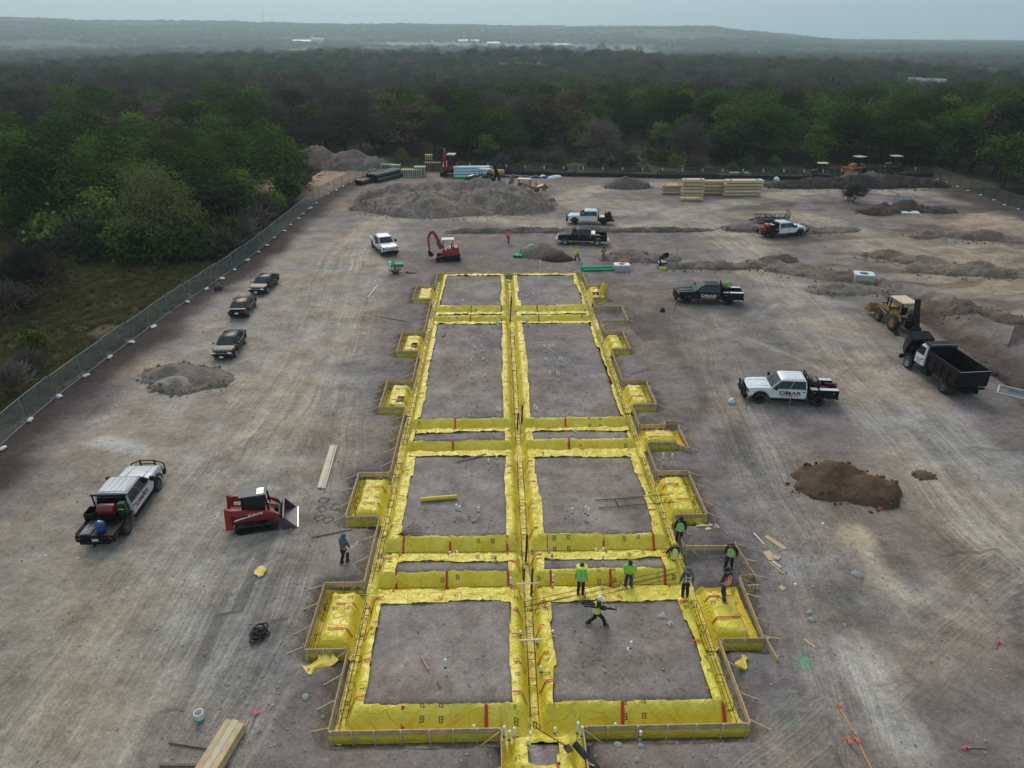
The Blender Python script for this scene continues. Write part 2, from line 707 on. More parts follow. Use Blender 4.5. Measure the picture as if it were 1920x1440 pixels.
def Hp(x, y):
    """top of the lined foundation: pads, lips and trenches"""
    x = np.asarray(x, float)
    y = np.asarray(y, float)
    D = -foot_sdf(x, y)
    wob = 0.06 * fbm(x * 0.8, y * 0.8, 5, 2)
    z = np.interp(D + wob * (D > .3), [0.0, 0.05, 0.36, 0.50, 0.62, 0.8], [0.24, BOT, BOT, PAD - .22, PAD - .13, PAD - .10])
    z = np.where(inside_main(x, y) & (z > BOT + .1) & (D > .4), np.maximum(z, PAD), z)
    # the perimeter beams carry on past the bay openings
    inm = (y > YF) & (y < YB)
    z = np.where(inm, np.minimum(z, vee(x, XL + .02, XL + .46, XL - .30, XL + .78)), z)
    z = np.where(inm, np.minimum(z, vee(x, XR - .46, XR - .02, XR - .80, XR + .30)), z)
    z = np.where((x > XL) & (x < XR), np.minimum(z, vee(y, YF + .05, YF + .40, YF - .35, YF + 1.02)), z)
    im = inside_main(x, y)
    z = np.where(im, np.minimum(z, vee(x + wob, XC - .27, XC + .27, XC - .50, XC + .50)), z)
    for lap, yn, yf in CROSS:
        w = yf - yn
        z = np.where(im, np.minimum(z, vee(y - 0.0 * x + wob, yn + .22 * w, yn + .48 * w, yn, yf)), z)
    return z


ROADS = [
    (px_list([(60, 1500), (250, 1200), (420, 950), (560, 740), (620, 610), (650, 480), (720, 402), (900, 403), (1060, 424), (1250, 424)]), 4.2),
    (px_list([(2150, 1200), (1900, 1000), (1720, 800), (1570, 640), (1450, 500), (1370, 440), (1230, 385), (1000, 375)]), 4.6),
    (px_list([(1640, 1440), (1560, 1100), (1450, 900), (1370, 740), (1320, 600)]), 2.6),
    (px_list([(1370, 400), (1500, 400), (1600, 440), (1750, 520), (1950, 560)]), 3.0),
    (px_list([(1260, 345), (1130, 350), (1060, 372), (1120, 400), (1300, 395), (1450, 370), (1560, 352), (1700, 362)]), 3.0),
    (px_list([(330, 1450), (470, 1250), (560, 1060), (600, 900), (640, 700)]), 2.5),
    (px_list([(1290, 600), (1420, 640), (1600, 720), (1760, 830), (1930, 880), (2100, 870)]), 1.6),
    (px_list([(1480, 1450), (1640, 1300), (1800, 1130), (1950, 1010)]), 2.0),
    (px_list([(1400, 640), (1440, 575), (1500, 560), (1560, 600), (1590, 690), (1700, 800)]), 1.4),
]


def chaikin(p, n=3):
    for _ in range(n):
        q = [p[0]]
        for (ax, ay), (bx, by) in zip(p[:-1], p[1:]):
            q += [(.75 * ax + .25 * bx, .75 * ay + .25 * by), (.25 * ax + .75 * bx, .25 * ay + .75 * by)]
        p = q + [p[-1]]
    return p


ROADS = [(chaikin(p, 2), w) for p, w in ROADS]


TRENCH = px_list([(1690, 560), (1760, 605), (1840, 650), (1930, 720), (2010, 800)])


def far_ridge(x, y):
    r = np.hypot(x, y)
    az = np.degrees(np.arctan2(x, y))
    h = 96 * sstep(8.5, -4, az - 15) ** 1.0
    h = np.interp(az, [-60, -38, -30, -20, -8, 2, 10, 15.5, 17.5, 20, 24, 40, 60], [105, 100, 92, 86, 78, 70, 74, 72, 56, 42, 14, 4, 2])
    h = h * (0.92 + 0.25 * fbm(x / 700, y / 700, 31, 3))
    return 1.22 * h * sstep(1500, 4300, r) ** 1.3


def hgt(x, y):
    """ground level"""
    x = np.asarray(x, float)
    y = np.asarray(y, float)
    r = np.hypot(x, y)
    z = 0.10 * fbm(x / 9, y / 9, 1, 3) + 0.05 * fbm(x / 1.7, y / 1.7, 2, 3)
    s = poly_sdf(x, y, SITE)
    out = sstep(2, 30, s)
    z = z + out * (1.4 * fbm(x / 40, y / 40, 3, 3))
    z = z + sstep(200, 420, r) * (13 * fbm(x / 240, y / 240, 4, 3) + 4 * sstep(0, -160, x) - 6)
    z = z - 16 * sstep(620, 1100, r)
    z = z + 9 * np.exp(-((x - 45) ** 2 + (y - 740) ** 2) / 110 ** 2)
    z = z + far_ridge(x, y)
    # sunken stretch on the right of the site and broken ground at its edges
    rr = sstep(36, 60, x) * sstep(128, 95, y) * sstep(30, 55, y)
    z = z + rr * (1.5 * fbm(x / 9, y / 9, 9, 4) + 2.2 * (.25 - np.abs(fbm(x / 7 + .4 * y / 7, y / 4, 10, 3))) + .3 * fbm(x / 1.8, y / 1.8, 14, 3)) * .9
    dt, act, _ = line_dist(x, y, TRENCH)
    z = z - .75 * sstep(1.9, .5, dt + fbm(x / 2, y / 2, 17, 3)) + .7 * sstep(1.6, .2, np.abs(dt - 3.4) + 1.2 * fbm(x / 2, y / 2, 18, 3)) * (act < 0)
    rough = np.maximum(sstep(10.5, 13, x) * sstep(22, 16, x), .8 * sstep(-9.2, -11, x) * sstep(-15, -12, x)) * sstep(15, 25, y) * sstep(85, 70, y)
    z = z + rough * (0.30 * fbm(x / 1.6, y / 1.6, 12, 4) + .16 * np.abs(fbm(x / .7, y / 1.4, 13, 3)))
    # lighter wheel ruts along the haul roads
    for pts, w in ROADS[:4]:
        d, ac, al = line_dist(x, y, pts)
        m = sstep(w, w * .5, d)
        z = z + m * 0.09 * fbm(ac * 1.1 + .8 * fbm(al / 9, ac / 5, 22, 2), al / 16, 21, 3)
    f = foot_sdf(x, y)
    near = sstep(3.0, 0.5, f)
    z = z * (1 - near) + near * 0.02 * fbm(x * 2, y * 2, 6, 2)
    # narrow ditch left outside the forms
    ditch = sstep(0.75, 0.25, f) * (0.75 + 0.9 * fbm(x / 1.3, y / 1.3, 15, 2))
    z = z - 0.40 * ditch
    fd = np.full(x.shape, 1e9)
    for q in DRECTS:
        fd = np.minimum(fd, rect_sdf(x, y, q))
    z = np.where((fd < 0.1) & (f > 0), -0.28 + 0.05 * fbm(x * 2, y * 2, 8, 2), z)
    return z


def hgt_full(x, y):
    """ground sheet incl. the soil under the foundation lining"""
    x = np.asarray(x, float)
    y = np.asarray(y, float)
    z = hgt(x, y)
    f = foot_sdf(x, y)
    k = f < 0.35
    if k.any():
        xs, ys = x[k], y[k]
        m = np.full(xs.shape, 9.0)
        for dx in (-.26, 0, .26):
            for dy in (-.26, 0, .26):
                q = Hp(xs + dx, ys + dy)
                g = foot_sdf(xs + dx, ys + dy)
                m = np.minimum(m, np.where(g < 0.0, q - 0.035, 9.0))
        inside = f[k] < 0.0
        soil = m + 0.03 * fbm(xs * 1.5, ys * 1.5, 40, 3) * (m > PAD - .05)
        z[k] = np.where(inside, soil, np.minimum(z[k], m))
    return z


def ground_z(x, y):
    return float(hgt(np.array([x]), np.array([y]))[0])


def pad_z(x, y):
    return float(Hp(np.array([x]), np.array([y]))[0])


def on(px, py):
    """ground point under a photo pixel"""
    p = G(px, py, 0.0)
    return Vector((p.x, p.y, ground_z(p.x, p.y)))


# ------------------------------------------------------------------ ground sheet
def axis(fine_a, fine_b, fs, mid_a, mid_b, ms, far):
    a = list(np.arange(fine_a, fine_b, fs))
    r = list(np.arange(fine_b, mid_b, ms))
    l = list(np.arange(fine_a - ms, mid_a, -ms))
    s = ms
    v = r[-1]
    while v < far:
        s *= 1.13
        v += s
        r.append(v)
    s = ms
    v = l[-1]
    while v > -far:
        s *= 1.13
        v -= s
        l.append(v)
    return np.array(l[::-1] + a + r)


gx = axis(-9.5, 13.5, 0.22, -50, 90, 0.6, 6000)
gy = axis(14.0, 79.0, 0.22, 10, 175, 0.6, 6000)
XX, YY = np.meshgrid(gx, gy)
ZZ = hgt_full(XX.ravel(), YY.ravel()).reshape(XX.shape)
ny, nx = XX.shape
verts = np.stack([XX.ravel(), YY.ravel(), ZZ.ravel()], 1).astype(np.float32)
ii = np.arange(nx * ny).reshape(ny, nx)
quads = np.stack([ii[:-1, :-1].ravel(), ii[:-1, 1:].ravel(), ii[1:, 1:].ravel(), ii[1:, :-1].ravel()], 1).astype(np.int32)


def grid_mesh(name, verts, quads):
    me = bpy.data.meshes.new(name)
    me.vertices.add(len(verts))
    me.vertices.foreach_set('co', np.ascontiguousarray(verts, dtype=np.float32).ravel())
    me.loops.add(quads.size)
    me.loops.foreach_set('vertex_index', quads.ravel().astype(np.int32))
    me.polygons.add(len(quads))
    me.polygons.foreach_set('loop_start', np.arange(0, quads.size, quads.shape[1], dtype=np.int32))
    me.polygons.foreach_set('loop_total', np.full(len(quads), quads.shape[1], dtype=np.int32))
    me.update(calc_edges=True)
    me.shade_smooth()
    return me


def attr(me, name, typ, data):
    a = me.attributes.new(name, typ, 'POINT')
    key = {'FLOAT': 'value', 'INT': 'value', 'FLOAT_VECTOR': 'vector', 'FLOAT_COLOR': 'color'}[typ]
    a.data.foreach_set(key, np.ascontiguousarray(data).ravel())


FIELDS_FAR = [  # open fields far off: centre bearing (deg), distance, half widths across and along
    (-5.3, 2450, 230, 130), (-9.0, 1880, 310, 90), (-13, 2050, 120, 90), (2.0, 2450, 260, 110), (9.3, 2350, 110, 80), (6.5, 1950, 130, 70), (-1, 1950, 90, 60), (3.0, 690, 80, 60), (7.5, 700, 40, 40), (17.5, 560, 40, 30)]


def far_field(x, y):
    v = np.zeros(np.shape(x))
    for b, d, wa, wl in FIELDS_FAR:
        cx, cy = d * math.sin(R_(b)), d * math.cos(R_(b))
        ca, sa = math.cos(R_(b)), math.sin(R_(b))
        u = ((x - cx) * ca - (y - cy) * sa) / wa
        w = ((x - cx) * sa + (y - cy) * ca) / wl
        v = np.maximum(v, sstep(1.15, 0.85, np.hypot(u, w) + 0.5 * fbm(x / 60, y / 60, 50, 2)))
    return v


def paint(x, y):
    """soil and cover colours of the ground, plus lens corner darkening painted in at the near left"""
    s = poly_sdf(x, y, SITE)
    fl = poly_sdf(x, y, FIELD)
    n1 = fbm(x / 14, y / 14, 61, 4)
    n2 = fbm(x / 4, y / 4, 62, 4)
    n3 = fbm(x / 35, y / 35, 63, 3)
    C = lambda *c: np.array(c)[None, :]
    base = C(.212, .182, .168) * (1 + 0.5 * n1 + 0.45 * n2)[:, None]
    # pale caliche haul roads
    w = np.zeros(x.shape)
    for k, (pts, hw) in enumerate(ROADS):
        d, ac, al = line_dist(x, y, pts)
        w = np.maximum(w, sstep(hw * 1.25, hw * .35, d + 2.2 * n2) * (0.95, 0.9, 0.45, 0.8, 0.9, 0.5, .45, .5, .3)[k])
    left = sstep(-9.5, -13, x + 3 * n2) * sstep(-29.5, -26, x + 3 * n2) * sstep(110, 85, y)
    w = np.maximum(w, left * 0.75)
    pale = C(.365, .322, .268) * (1 + 0.35 * n2 + 0.3 * n1)[:, None]
    col = base * (1 - w[:, None]) + pale * w[:, None]
    # warm tan clay showing through on the right and left
    tan = sstep(0.02, 0.25, n1 + 0.3 * n3) * np.maximum(sstep(38, 55, x), 0.45 * sstep(-14, -22, x))
    col = col * (1 - tan[:, None]) + C(.34, .27, .20) * (1 + .5 * n2)[:, None] * tan[:, None]
    dk = sstep(0.06, 0.22, n2 + 0.35 * n1) * 0.55
    dk = np.maximum(dk * sstep(70, 10, np.abs(x - 14)), .9 * sstep(.0, .16, fbm(x / 2.2, y / 5, 64, 4)) * sstep(10.2, 11.5, x) * sstep(21, 15, x) * sstep(85, 60, y))
    col = col * (1 - 0.45 * dk[:, None])
    bk = sstep(.0, .16, fbm(x / 5.5, y / 2.4, 66, 4)) * sstep(20, 30, x - .1 * y) * sstep(60, 72, y + .6 * (x - 30)) * .62
    col = col * (1 - bk[:, None] * np.array([[.62, .68, .72]]))
    # dark wet topsoil along the fences
    dl, _, _ = line_dist(x, y, LEFT_FENCE)
    mud = sstep(4.2, 1.6, dl + 2.6 * n2) * (s < 0.5)
    db, _, _ = line_dist(x, y, BACK_FENCE[3:] + RIGHT_FENCE)
    mud = np.maximum(mud, sstep(8, 3, db + 5 * n2) * (x > 44) * (s < 0.5) * .9)
    col = col * (1 - mud[:, None]) + C(.062, .047, .044) * (1 + .6 * n2)[:, None] * mud[:, None]
    # pale washed strip on the right of the slab and a white scrape on the left
    for (ax, ay), (bx, by), hw, c in (((1600, 1000), (1680, 1110), 1.2, (.46, .41, .31)), ((1600, 1215), (1690, 1385), 1.25, (.44, .41, .36)),
                                      ((190, 825), (260, 845), .9, (.50, .50, .50)), ((1540, 880), (1650, 905), 1.5, (.40, .31, .22))):
        d, _, _ = line_dist(x, y, [tuple(G(ax, ay)[:2]), tuple(G(bx, by)[:2])])
        k = sstep(hw, hw * .3, d + 1.2 * n2)[:, None] * .8
        col = col * (1 - k) + C(*c) * (1 + 0.5 * n2)[:, None] * k
    # wet cut along the right edge beyond the dump truck
    d, _, _ = line_dist(x, y, TRENCH)
    k = sstep(2.6, .6, d + 2.6 * n2)[:, None] * .85
    col = col * (1 - k) + C(.075, .055, .046) * (1 + .6 * n2)[:, None] * k
    # green marking paint sprayed on the soil
    for px, py, r, st in ((1508, 1243, .35, .8), (1470, 1330, .8, .08), (1500, 1352, .2, .5)):
        c = G(px, py)
        k = (sstep(r, r * .2, np.hypot((x - c.x), (y - c.y) * .5) + .3 * n2) * st)[:, None]
        col = col * (1 - k) + C(.06, .38, .17) * k
    ol = (sstep(-6, -16, x) * sstep(40, 20, y) * (.5 + n3))[:, None] * .6  # olive soil tint, with lens and cloud darkening of the near left painted in
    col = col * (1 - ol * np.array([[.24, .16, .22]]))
    # inside the forms
    f = foot_sdf(x, y)
    ins = sstep(0.3, -0.3, f)[:, None] * 0.8
    col = col * (1 - ins) + C(.275, .240, .218) * (1 + .35 * n2 + .3 * n1)[:, None] * ins
    # grass field, slope behind the site, forest floor
    out = sstep(-0.3, 1.0, s)
    grass = C(.105, .095, .042) * (1 - sstep(-.2, .25, n1))[:, None] + C(.110, .080, .043) * sstep(-.1, .15, n1)[:, None]
    grass = grass * (1 + .35 * n2 + .9 * (y > 125))[:, None]
    floor = C(.050, .043, .028) * (1 + .5 * n2)[:, None]
    gf = np.maximum(sstep(1.5, -1.5, fl), sstep(16, 8, s) * (y > 125) * 0.8)[:, None]
    cov = grass * gf + floor * (1 - gf)
    slope_soil = (sstep(0.05, 0.2, fbm(x / 7, y / 7, 77, 3)) * sstep(14, 8, s) * (y > 125))[:, None] * .6
    cov = cov * (1 - slope_soil) + C(.16, .125, .10) * slope_soil
    ff = far_field(x, y)[:, None]
    cov = cov * (1 - ff) + C(.27, .27, .17) * ff
    rr = np.hypot(x, y)
    far = (sstep(1300, 2000, rr) * (1 - ff[:, 0]))[:, None]
    cov = cov * (1 - far) + C(.034, .042, .022) * far
    # bare earth yard seen past the fence corner
    c = G(630, 332)
    k = (sstep(14, 8, np.hypot(x - c.x, (y - c.y) * .55) + 5 * n2) * (s > 0))[:, None]
    cov = cov * (1 - k) + C(.36, .25, .18) * k
    col = col * (1 - out[:, None]) + cov * out[:, None]
    green = np.clip(out * (1 - k[:, 0]), 0, 1)
    return np.clip(col, 0.01, 0.8), green


xf, yf = XX.ravel(), YY.ravel()
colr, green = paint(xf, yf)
trk = np.zeros((len(xf), 3))
bestw = np.full(xf.shape, 0.0)
for pts, w in ROADS:
    d, ac, al = line_dist(xf, yf, pts)
    wt = sstep(w * 1.5, w * .5, d)
    m = wt > bestw
    trk[m, 0] = ac[m]
    trk[m, 1] = al[m]
    bestw = np.maximum(bestw, wt)
bestw = np.where(poly_sdf(xf, yf, SITE) < 0, bestw, 0) * (foot_sdf(xf, yf) > .5)

g_me = grid_mesh('ground', verts, quads)
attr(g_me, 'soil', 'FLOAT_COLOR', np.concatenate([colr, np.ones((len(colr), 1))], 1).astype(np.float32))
attr(g_me, 'track', 'FLOAT_VECTOR', trk.astype(np.float32))
attr(g_me, 'trackw', 'FLOAT', bestw.astype(np.float32))


def soil_mat(name, use_attr=True, col=(0.2, 0.17, 0.15), grit=1.0):
    m = bpy.data.materials.new(name)
    m.use_nodes = True
    n = m.node_tree.nodes
    l = m.node_tree.links
    b = n['Principled BSDF']
    b.inputs['Roughness'].default_value = 0.95
    b.inputs['Specular IOR Level'].default_value = 0.2
    geo = n.new('ShaderNodeNewGeometry')
    pos = geo.outputs['Position']

    def noise(scale, detail, vec=pos, rough=.55):
        q = n.new('ShaderNodeTexNoise')
        q.inputs['Scale'].default_value = scale
        q.inputs['Detail'].default_value = detail
        q.inputs['Roughness'].default_value = rough
        l.new(vec, q.inputs['Vector'])
        return q.outputs['Fac']

    def ramp(v, a, bb, c, d):
        q = n.new('ShaderNodeMapRange')
        for i, z in enumerate((a, bb, c, d)):
            q.inputs[i + 1].default_value = z
        l.new(v, q.inputs[0])
        return q.outputs[0]

    def math_(op, a, bb=0):
        q = n.new('ShaderNodeMath')
        q.operation = op
        for i, z in enumerate((a, bb)):
            if isinstance(z, (int, float)):
                q.inputs[i].default_value = z
            else:
                l.new(z, q.inputs[i])
        return q.outputs[0]
    big = ramp(noise(0.45, 7, rough=.65), .3, .7, .66, 1.34)
    mid = ramp(noise(2.6, 8, rough=.72), .3, .7, .74, 1.26)
    fine = ramp(noise(9, 5, rough=.75), .3, .7, .78, 1.22)
    f = math_('MULTIPLY', math_('MULTIPLY', big, mid), fine)
    # pale stones and dark clods
    vo = n.new('ShaderNodeTexVoronoi')
    vo.inputs['Scale'].default_value = 2.2
    l.new(pos, vo.inputs['Vector'])
    sepc = n.new('ShaderNodeSeparateColor')
    l.new(vo.outputs['Color'], sepc.inputs[0])
    st = math_('MULTIPLY', ramp(vo.outputs['Distance'], .10, .16, 1, 0), ramp(sepc.outputs[0], .80, .82, 0, 1))
    vo2 = n.new('ShaderNodeTexVoronoi')
    vo2.inputs['Scale'].default_value = 5.0
    l.new(pos, vo2.inputs['Vector'])
    sep2 = n.new('ShaderNodeSeparateColor')
    l.new(vo2.outputs['Color'], sep2.inputs[0])
    st2 = math_('MULTIPLY', ramp(vo2.outputs['Distance'], .12, .2, 1, 0), ramp(sep2.outputs[1], .78, .80, 0, 1))
    clod = math_('MULTIPLY', ramp(noise(1.5, 8, rough=.75), .55, .66, 0, 1), ramp(noise(.16, 3), .45, .62, 0, 1))
    f = math_('MULTIPLY', f, ramp(clod, 0, 1, 1, .62))
    f = math_('MULTIPLY', f, ramp(st2, 0, 1, 1, .72))
    f = math_('ADD', f, math_('MULTIPLY', st, .35))
    h = math_('ADD', math_('MULTIPLY', noise(1.3, 9, rough=.65), .22 * grit), math_('MULTIPLY', noise(7, 6, rough=.7), .07 * grit))
    if use_attr:
        at = n.new('ShaderNodeAttribute')
        at.attribute_name = 'soil'
        tr = n.new('ShaderNodeAttribute')
        tr.attribute_name = 'track'
        tw = n.new('ShaderNodeAttribute')
        tw.attribute_name = 'trackw'
        mp = n.new('ShaderNodeVectorMath')
        mp.operation = 'MULTIPLY'
        wp = n.new('ShaderNodeVectorMath')
        wp.operation = 'MULTIPLY_ADD'
        cb = n.new('ShaderNodeCombineXYZ')
        l.new(noise(.09, 3), cb.inputs[0])
        l.new(cb.outputs[0], wp.inputs[0])
        wp.inputs[1].default_value = (1.6, 0, 0)
        l.new(tr.outputs['Vector'], wp.inputs[2])
        l.new(wp.outputs[0], mp.inputs[0])
        mp.inputs[1].default_value = (1.9, 0.022, 0)
        s1 = noise(1.0, 5, mp.outputs[0], .6)
        mp2 = n.new('ShaderNodeVectorMath')
        mp2.operation = 'MULTIPLY'
        l.new(wp.outputs[0], mp2.inputs[0])
        mp2.inputs[1].default_value = (7.5, 0.06, 0)
        s2 = noise(1.0, 4, mp2.outputs[0], .6)
        streak = math_('ADD', math_('MULTIPLY', math_('SUBTRACT', s1, .5), 1.2), math_('MULTIPLY', math_('SUBTRACT', s2, .5), 1.1))
        sx_ = n.new('ShaderNodeSeparateXYZ')
        l.new(wp.outputs[0], sx_.inputs[0])
        zig = math_('ABSOLUTE', math_('SUBTRACT', math_('FRACT', math_('MULTIPLY', sx_.outputs[0], 1.6)), .5))
        tread = math_('SINE', math_('MULTIPLY', math_('ADD', sx_.outputs[1], math_('MULTIPLY', zig, .55)), 17.0), 0)
        tmask = math_('MULTIPLY', ramp(s2, .50, .60, 0, 1), ramp(noise(.22, 3), .50, .60, 0, 1))
        streak = math_('ADD', streak, math_('MULTIPLY', math_('MULTIPLY', tread, tmask), .13))
        streak = math_('MULTIPLY', math_('MULTIPLY', streak, ramp(noise(.14, 4), .38, .62, .25, 1.3)), tw.outputs['Fac'])
        f = math_('MULTIPLY', f, math_('ADD', streak, 1.0))
        h = math_('ADD', h, math_('MULTIPLY', streak, .12))
        src = at.outputs['Color']
    else:
        rgb = n.new('ShaderNodeRGB')
        rgb.outputs[0].default_value = (*col, 1)
        src = rgb.outputs[0]
    sc = n.new('ShaderNodeVectorMath')
    sc.operation = 'SCALE'
    l.new(src, sc.inputs[0])
    l.new(f, sc.inputs['Scale'])
    # slight warm / violet drift of the soil
    tint = n.new('ShaderNodeMix')
    tint.data_type = 'RGBA'
    tint.blend_type = 'MULTIPLY'
    tint.inputs[0].default_value = 1.0
    tm = n.new('ShaderNodeMix')
    tm.data_type = 'RGBA'
    tm.inputs[6].default_value = (1.09, .99, .88, 1)
    tm.inputs[7].default_value = (.98, .98, 1.03, 1)
    l.new(ramp(noise(.11, 5), .38, .62, 0, 1), tm.inputs[0])
    l.new(sc.outputs[0], tint.inputs[6])
    l.new(tm.outputs[2], tint.inputs[7])
    l.new(tint.outputs[2], b.inputs['Base Color'])
    bp = n.new('ShaderNodeBump')
    bp.inputs['Strength'].default_value = 1.0
    bp.inputs['Distance'].default_value = 0.6
    l.new(h, bp.inputs['Height'])
    l.new(bp.outputs[0], b.inputs['Normal'])
    return m


GROUND = soil_mat('site_soil')
g_me.materials.append(GROUND)
ground = link('ground', g_me)
structure(ground)


# haze: even air round the whole scene
hz = MB()
hz.box(0, 0, 0, 1, 1, 1)
hz_me = hz.mesh('haze', smooth=False)
hm = bpy.data.materials.new('haze_air')
hm.use_nodes = True
hm.node_tree.nodes.clear()
ho = hm.node_tree.nodes.new('ShaderNodeOutputMaterial')
pv = hm.node_tree.nodes.new('ShaderNodeVolumePrincipled')
pv.inputs['Density'].default_value = HAZE_DENSITY
pv.inputs['Color'].default_value = (0.74, 0.93, 1.0, 1)
pv.inputs['Anisotropy'].default_value = 0.45
hm.node_tree.links.new(pv.outputs[0], ho.inputs['Volume'])
hz_o = link('haze', hz_me, hm)
HZB = float(ZZ.min()) - 1.0
HZT = float(ZZ.max()) + 45
hz_o.scale = (2 * (gx[-1] + 20), 2 * (gy[-1] + 20), HZT - HZB)
hz_o.location = (0, 0, (HZT + HZB) / 2)
hz_o['kind'] = 'stuff'


# ================================================================== FOUNDATION: lining, forms, cages, pipes
def plastic_mat():
    m = bpy.data.materials.new('yellow_plastic_sheet')
    m.use_nodes = True
    n = m.node_tree.nodes
    l = m.node_tree.links
    b = n['Principled BSDF']
    b.inputs['Roughness'].default_value = 0.36
    b.inputs['Specular IOR Level'].default_value = 0.5
    b.inputs['Subsurface Weight'].default_value = 0.0
    uv = n.new('ShaderNodeAttribute')
    uv.attribute_name = 'sheet_uv'
    sp = n.new('ShaderNodeSeparateXYZ')
    l.new(uv.outputs['Vector'], sp.inputs[0])

    def M(op, a, bb=0.0, c=None):
        q = n.new('ShaderNodeMath')
        q.operation = op
        for i, z in enumerate((a, bb) + ((c,) if c is not None else ())):
            if isinstance(z, (int, float)):
                q.inputs[i].default_value = z
            else:
                l.new(z, q.inputs[i])
        return q.outputs[0]

    def inside(v, c, h):
        return M('LESS_THAN', M('ABSOLUTE', M('SUBTRACT', v, c)), h)
    u, v = sp.outputs[0], sp.outputs[1]
    # printed figure blocks, two to a row, every 3 m along the roll and 0.55 m across
    fu = M('FRACT', M('DIVIDE', u, 3.7))
    fv = M('FRACT', M('DIVIDE', v, 0.58))
    cell = n.new('ShaderNodeCombineXYZ')
    l.new(M('FLOOR', M('DIVIDE', u, 3.7)), cell.inputs[0])
    l.new(M('FLOOR', M('DIVIDE', v, 0.58)), cell.inputs[1])
    wnz = n.new('ShaderNodeTexWhiteNoise')
    l.new(cell.outputs[0], wnz.inputs['Vector'])
    keep_ = M('GREATER_THAN', wnz.outputs['Value'], .38)
    uu = M('MULTIPLY', fu, 3.7)
    vv = M('MULTIPLY', fv, 0.58)
    marks = None
    for cu in (0.6, 1.35):
        box_ = M('MULTIPLY', inside(uu, cu, .10), inside(vv, .29, .13))
        a_ = M('MAXIMUM', inside(vv, .185, .022), M('MAXIMUM', inside(vv, .29, .022), inside(vv, .395, .022)))
        b_ = M('MAXIMUM', inside(uu, cu - .075, .022), inside(uu, cu + .045, .022))
        g = M('MULTIPLY', box_, M('MAXIMUM', a_, b_))
        marks = g if marks is None else M('MAXIMUM', marks, g)
    geo = n.new('ShaderNodeNewGeometry')
    no = n.new('ShaderNodeTexNoise')
    no.inputs['Scale'].default_value = 0.8
    no.inputs['Detail'].default_value = 6
    l.new(geo.outputs['Position'], no.inputs['Vector'])
    r = n.new('ShaderNodeMapRange')
    r.inputs[1].default_value = .35
    r.inputs[2].default_value = .65
    l.new(no.outputs['Fac'], r.inputs[0])
    mx = n.new('ShaderNodeMix')
    mx.data_type = 'RGBA'
    mx.inputs[6].default_value = (.70, .53, .018, 1)
    mx.inputs[7].default_value = (.80, .66, .075, 1)
    l.new(r.outputs[0], mx.inputs[0])
    # thin soil dust tracked over it
    n3 = n.new('ShaderNodeTexNoise')
    n3.inputs['Scale'].default_value = 2.2
    n3.inputs['Detail'].default_value = 8
    l.new(geo.outputs['Position'], n3.inputs['Vector'])
    r3 = n.new('ShaderNodeMapRange')
    r3.inputs[1].default_value = .5
    r3.inputs[2].default_value = .75
    r3.inputs[4].default_value = .22
    l.new(n3.outputs['Fac'], r3.inputs[0])
    md = n.new('ShaderNodeMix')
    md.data_type = 'RGBA'
    l.new(r3.outputs[0], md.inputs[0])
    l.new(mx.outputs[2], md.inputs[6])
    md.inputs[7].default_value = (.34, .27, .09, 1)
    mk = n.new('ShaderNodeMix')
    mk.data_type = 'RGBA'
    l.new(M('MULTIPLY', M('MULTIPLY', marks, keep_), .8), mk.inputs[0])
    l.new(md.outputs[2], mk.inputs[6])
    mk.inputs[7].default_value = (.03, .03, .01, 1)
    l.new(mk.outputs[2], b.inputs['Base Color'])
    # fine creases
    wv = n.new('ShaderNodeTexNoise')
    wv.inputs['Scale'].default_value = 1.7
    wv.inputs['Detail'].default_value = 3
    wv.inputs['Distortion'].default_value = .7
    l.new(geo.outputs['Position'], wv.inputs['Vector'])
    bp = n.new('ShaderNodeBump')
    bp.inputs['Strength'].default_value = .9
    bp.inputs['Distance'].default_value = .03
    l.new(M('POWER', M('SUBTRACT', 1.0, M('MINIMUM', M('MULTIPLY', M('ABSOLUTE', M('SUBTRACT', wv.outputs['Fac'], .5)), 9.0), 1.0)), 2.0), bp.inputs['Height'])
    l.new(bp.outputs[0], b.inputs['Normal'])
    return m


PLASTIC = plastic_mat()
_patch_n = [0]


def jag(t, seed, amp, step=2.4):
    """edge of a laid sheet: cut steps plus slow waver"""
    t = np.asarray(t, float)
    return amp * (1.1 * (vnoise(np.floor(t / step) + .5, 0 * t + seed, seed) - .5) + .55 * fbm(t / 2.2, 0 * t + seed, seed, 2) + .16 * fbm(t / .5, 0 * t + seed, seed + 2, 2))


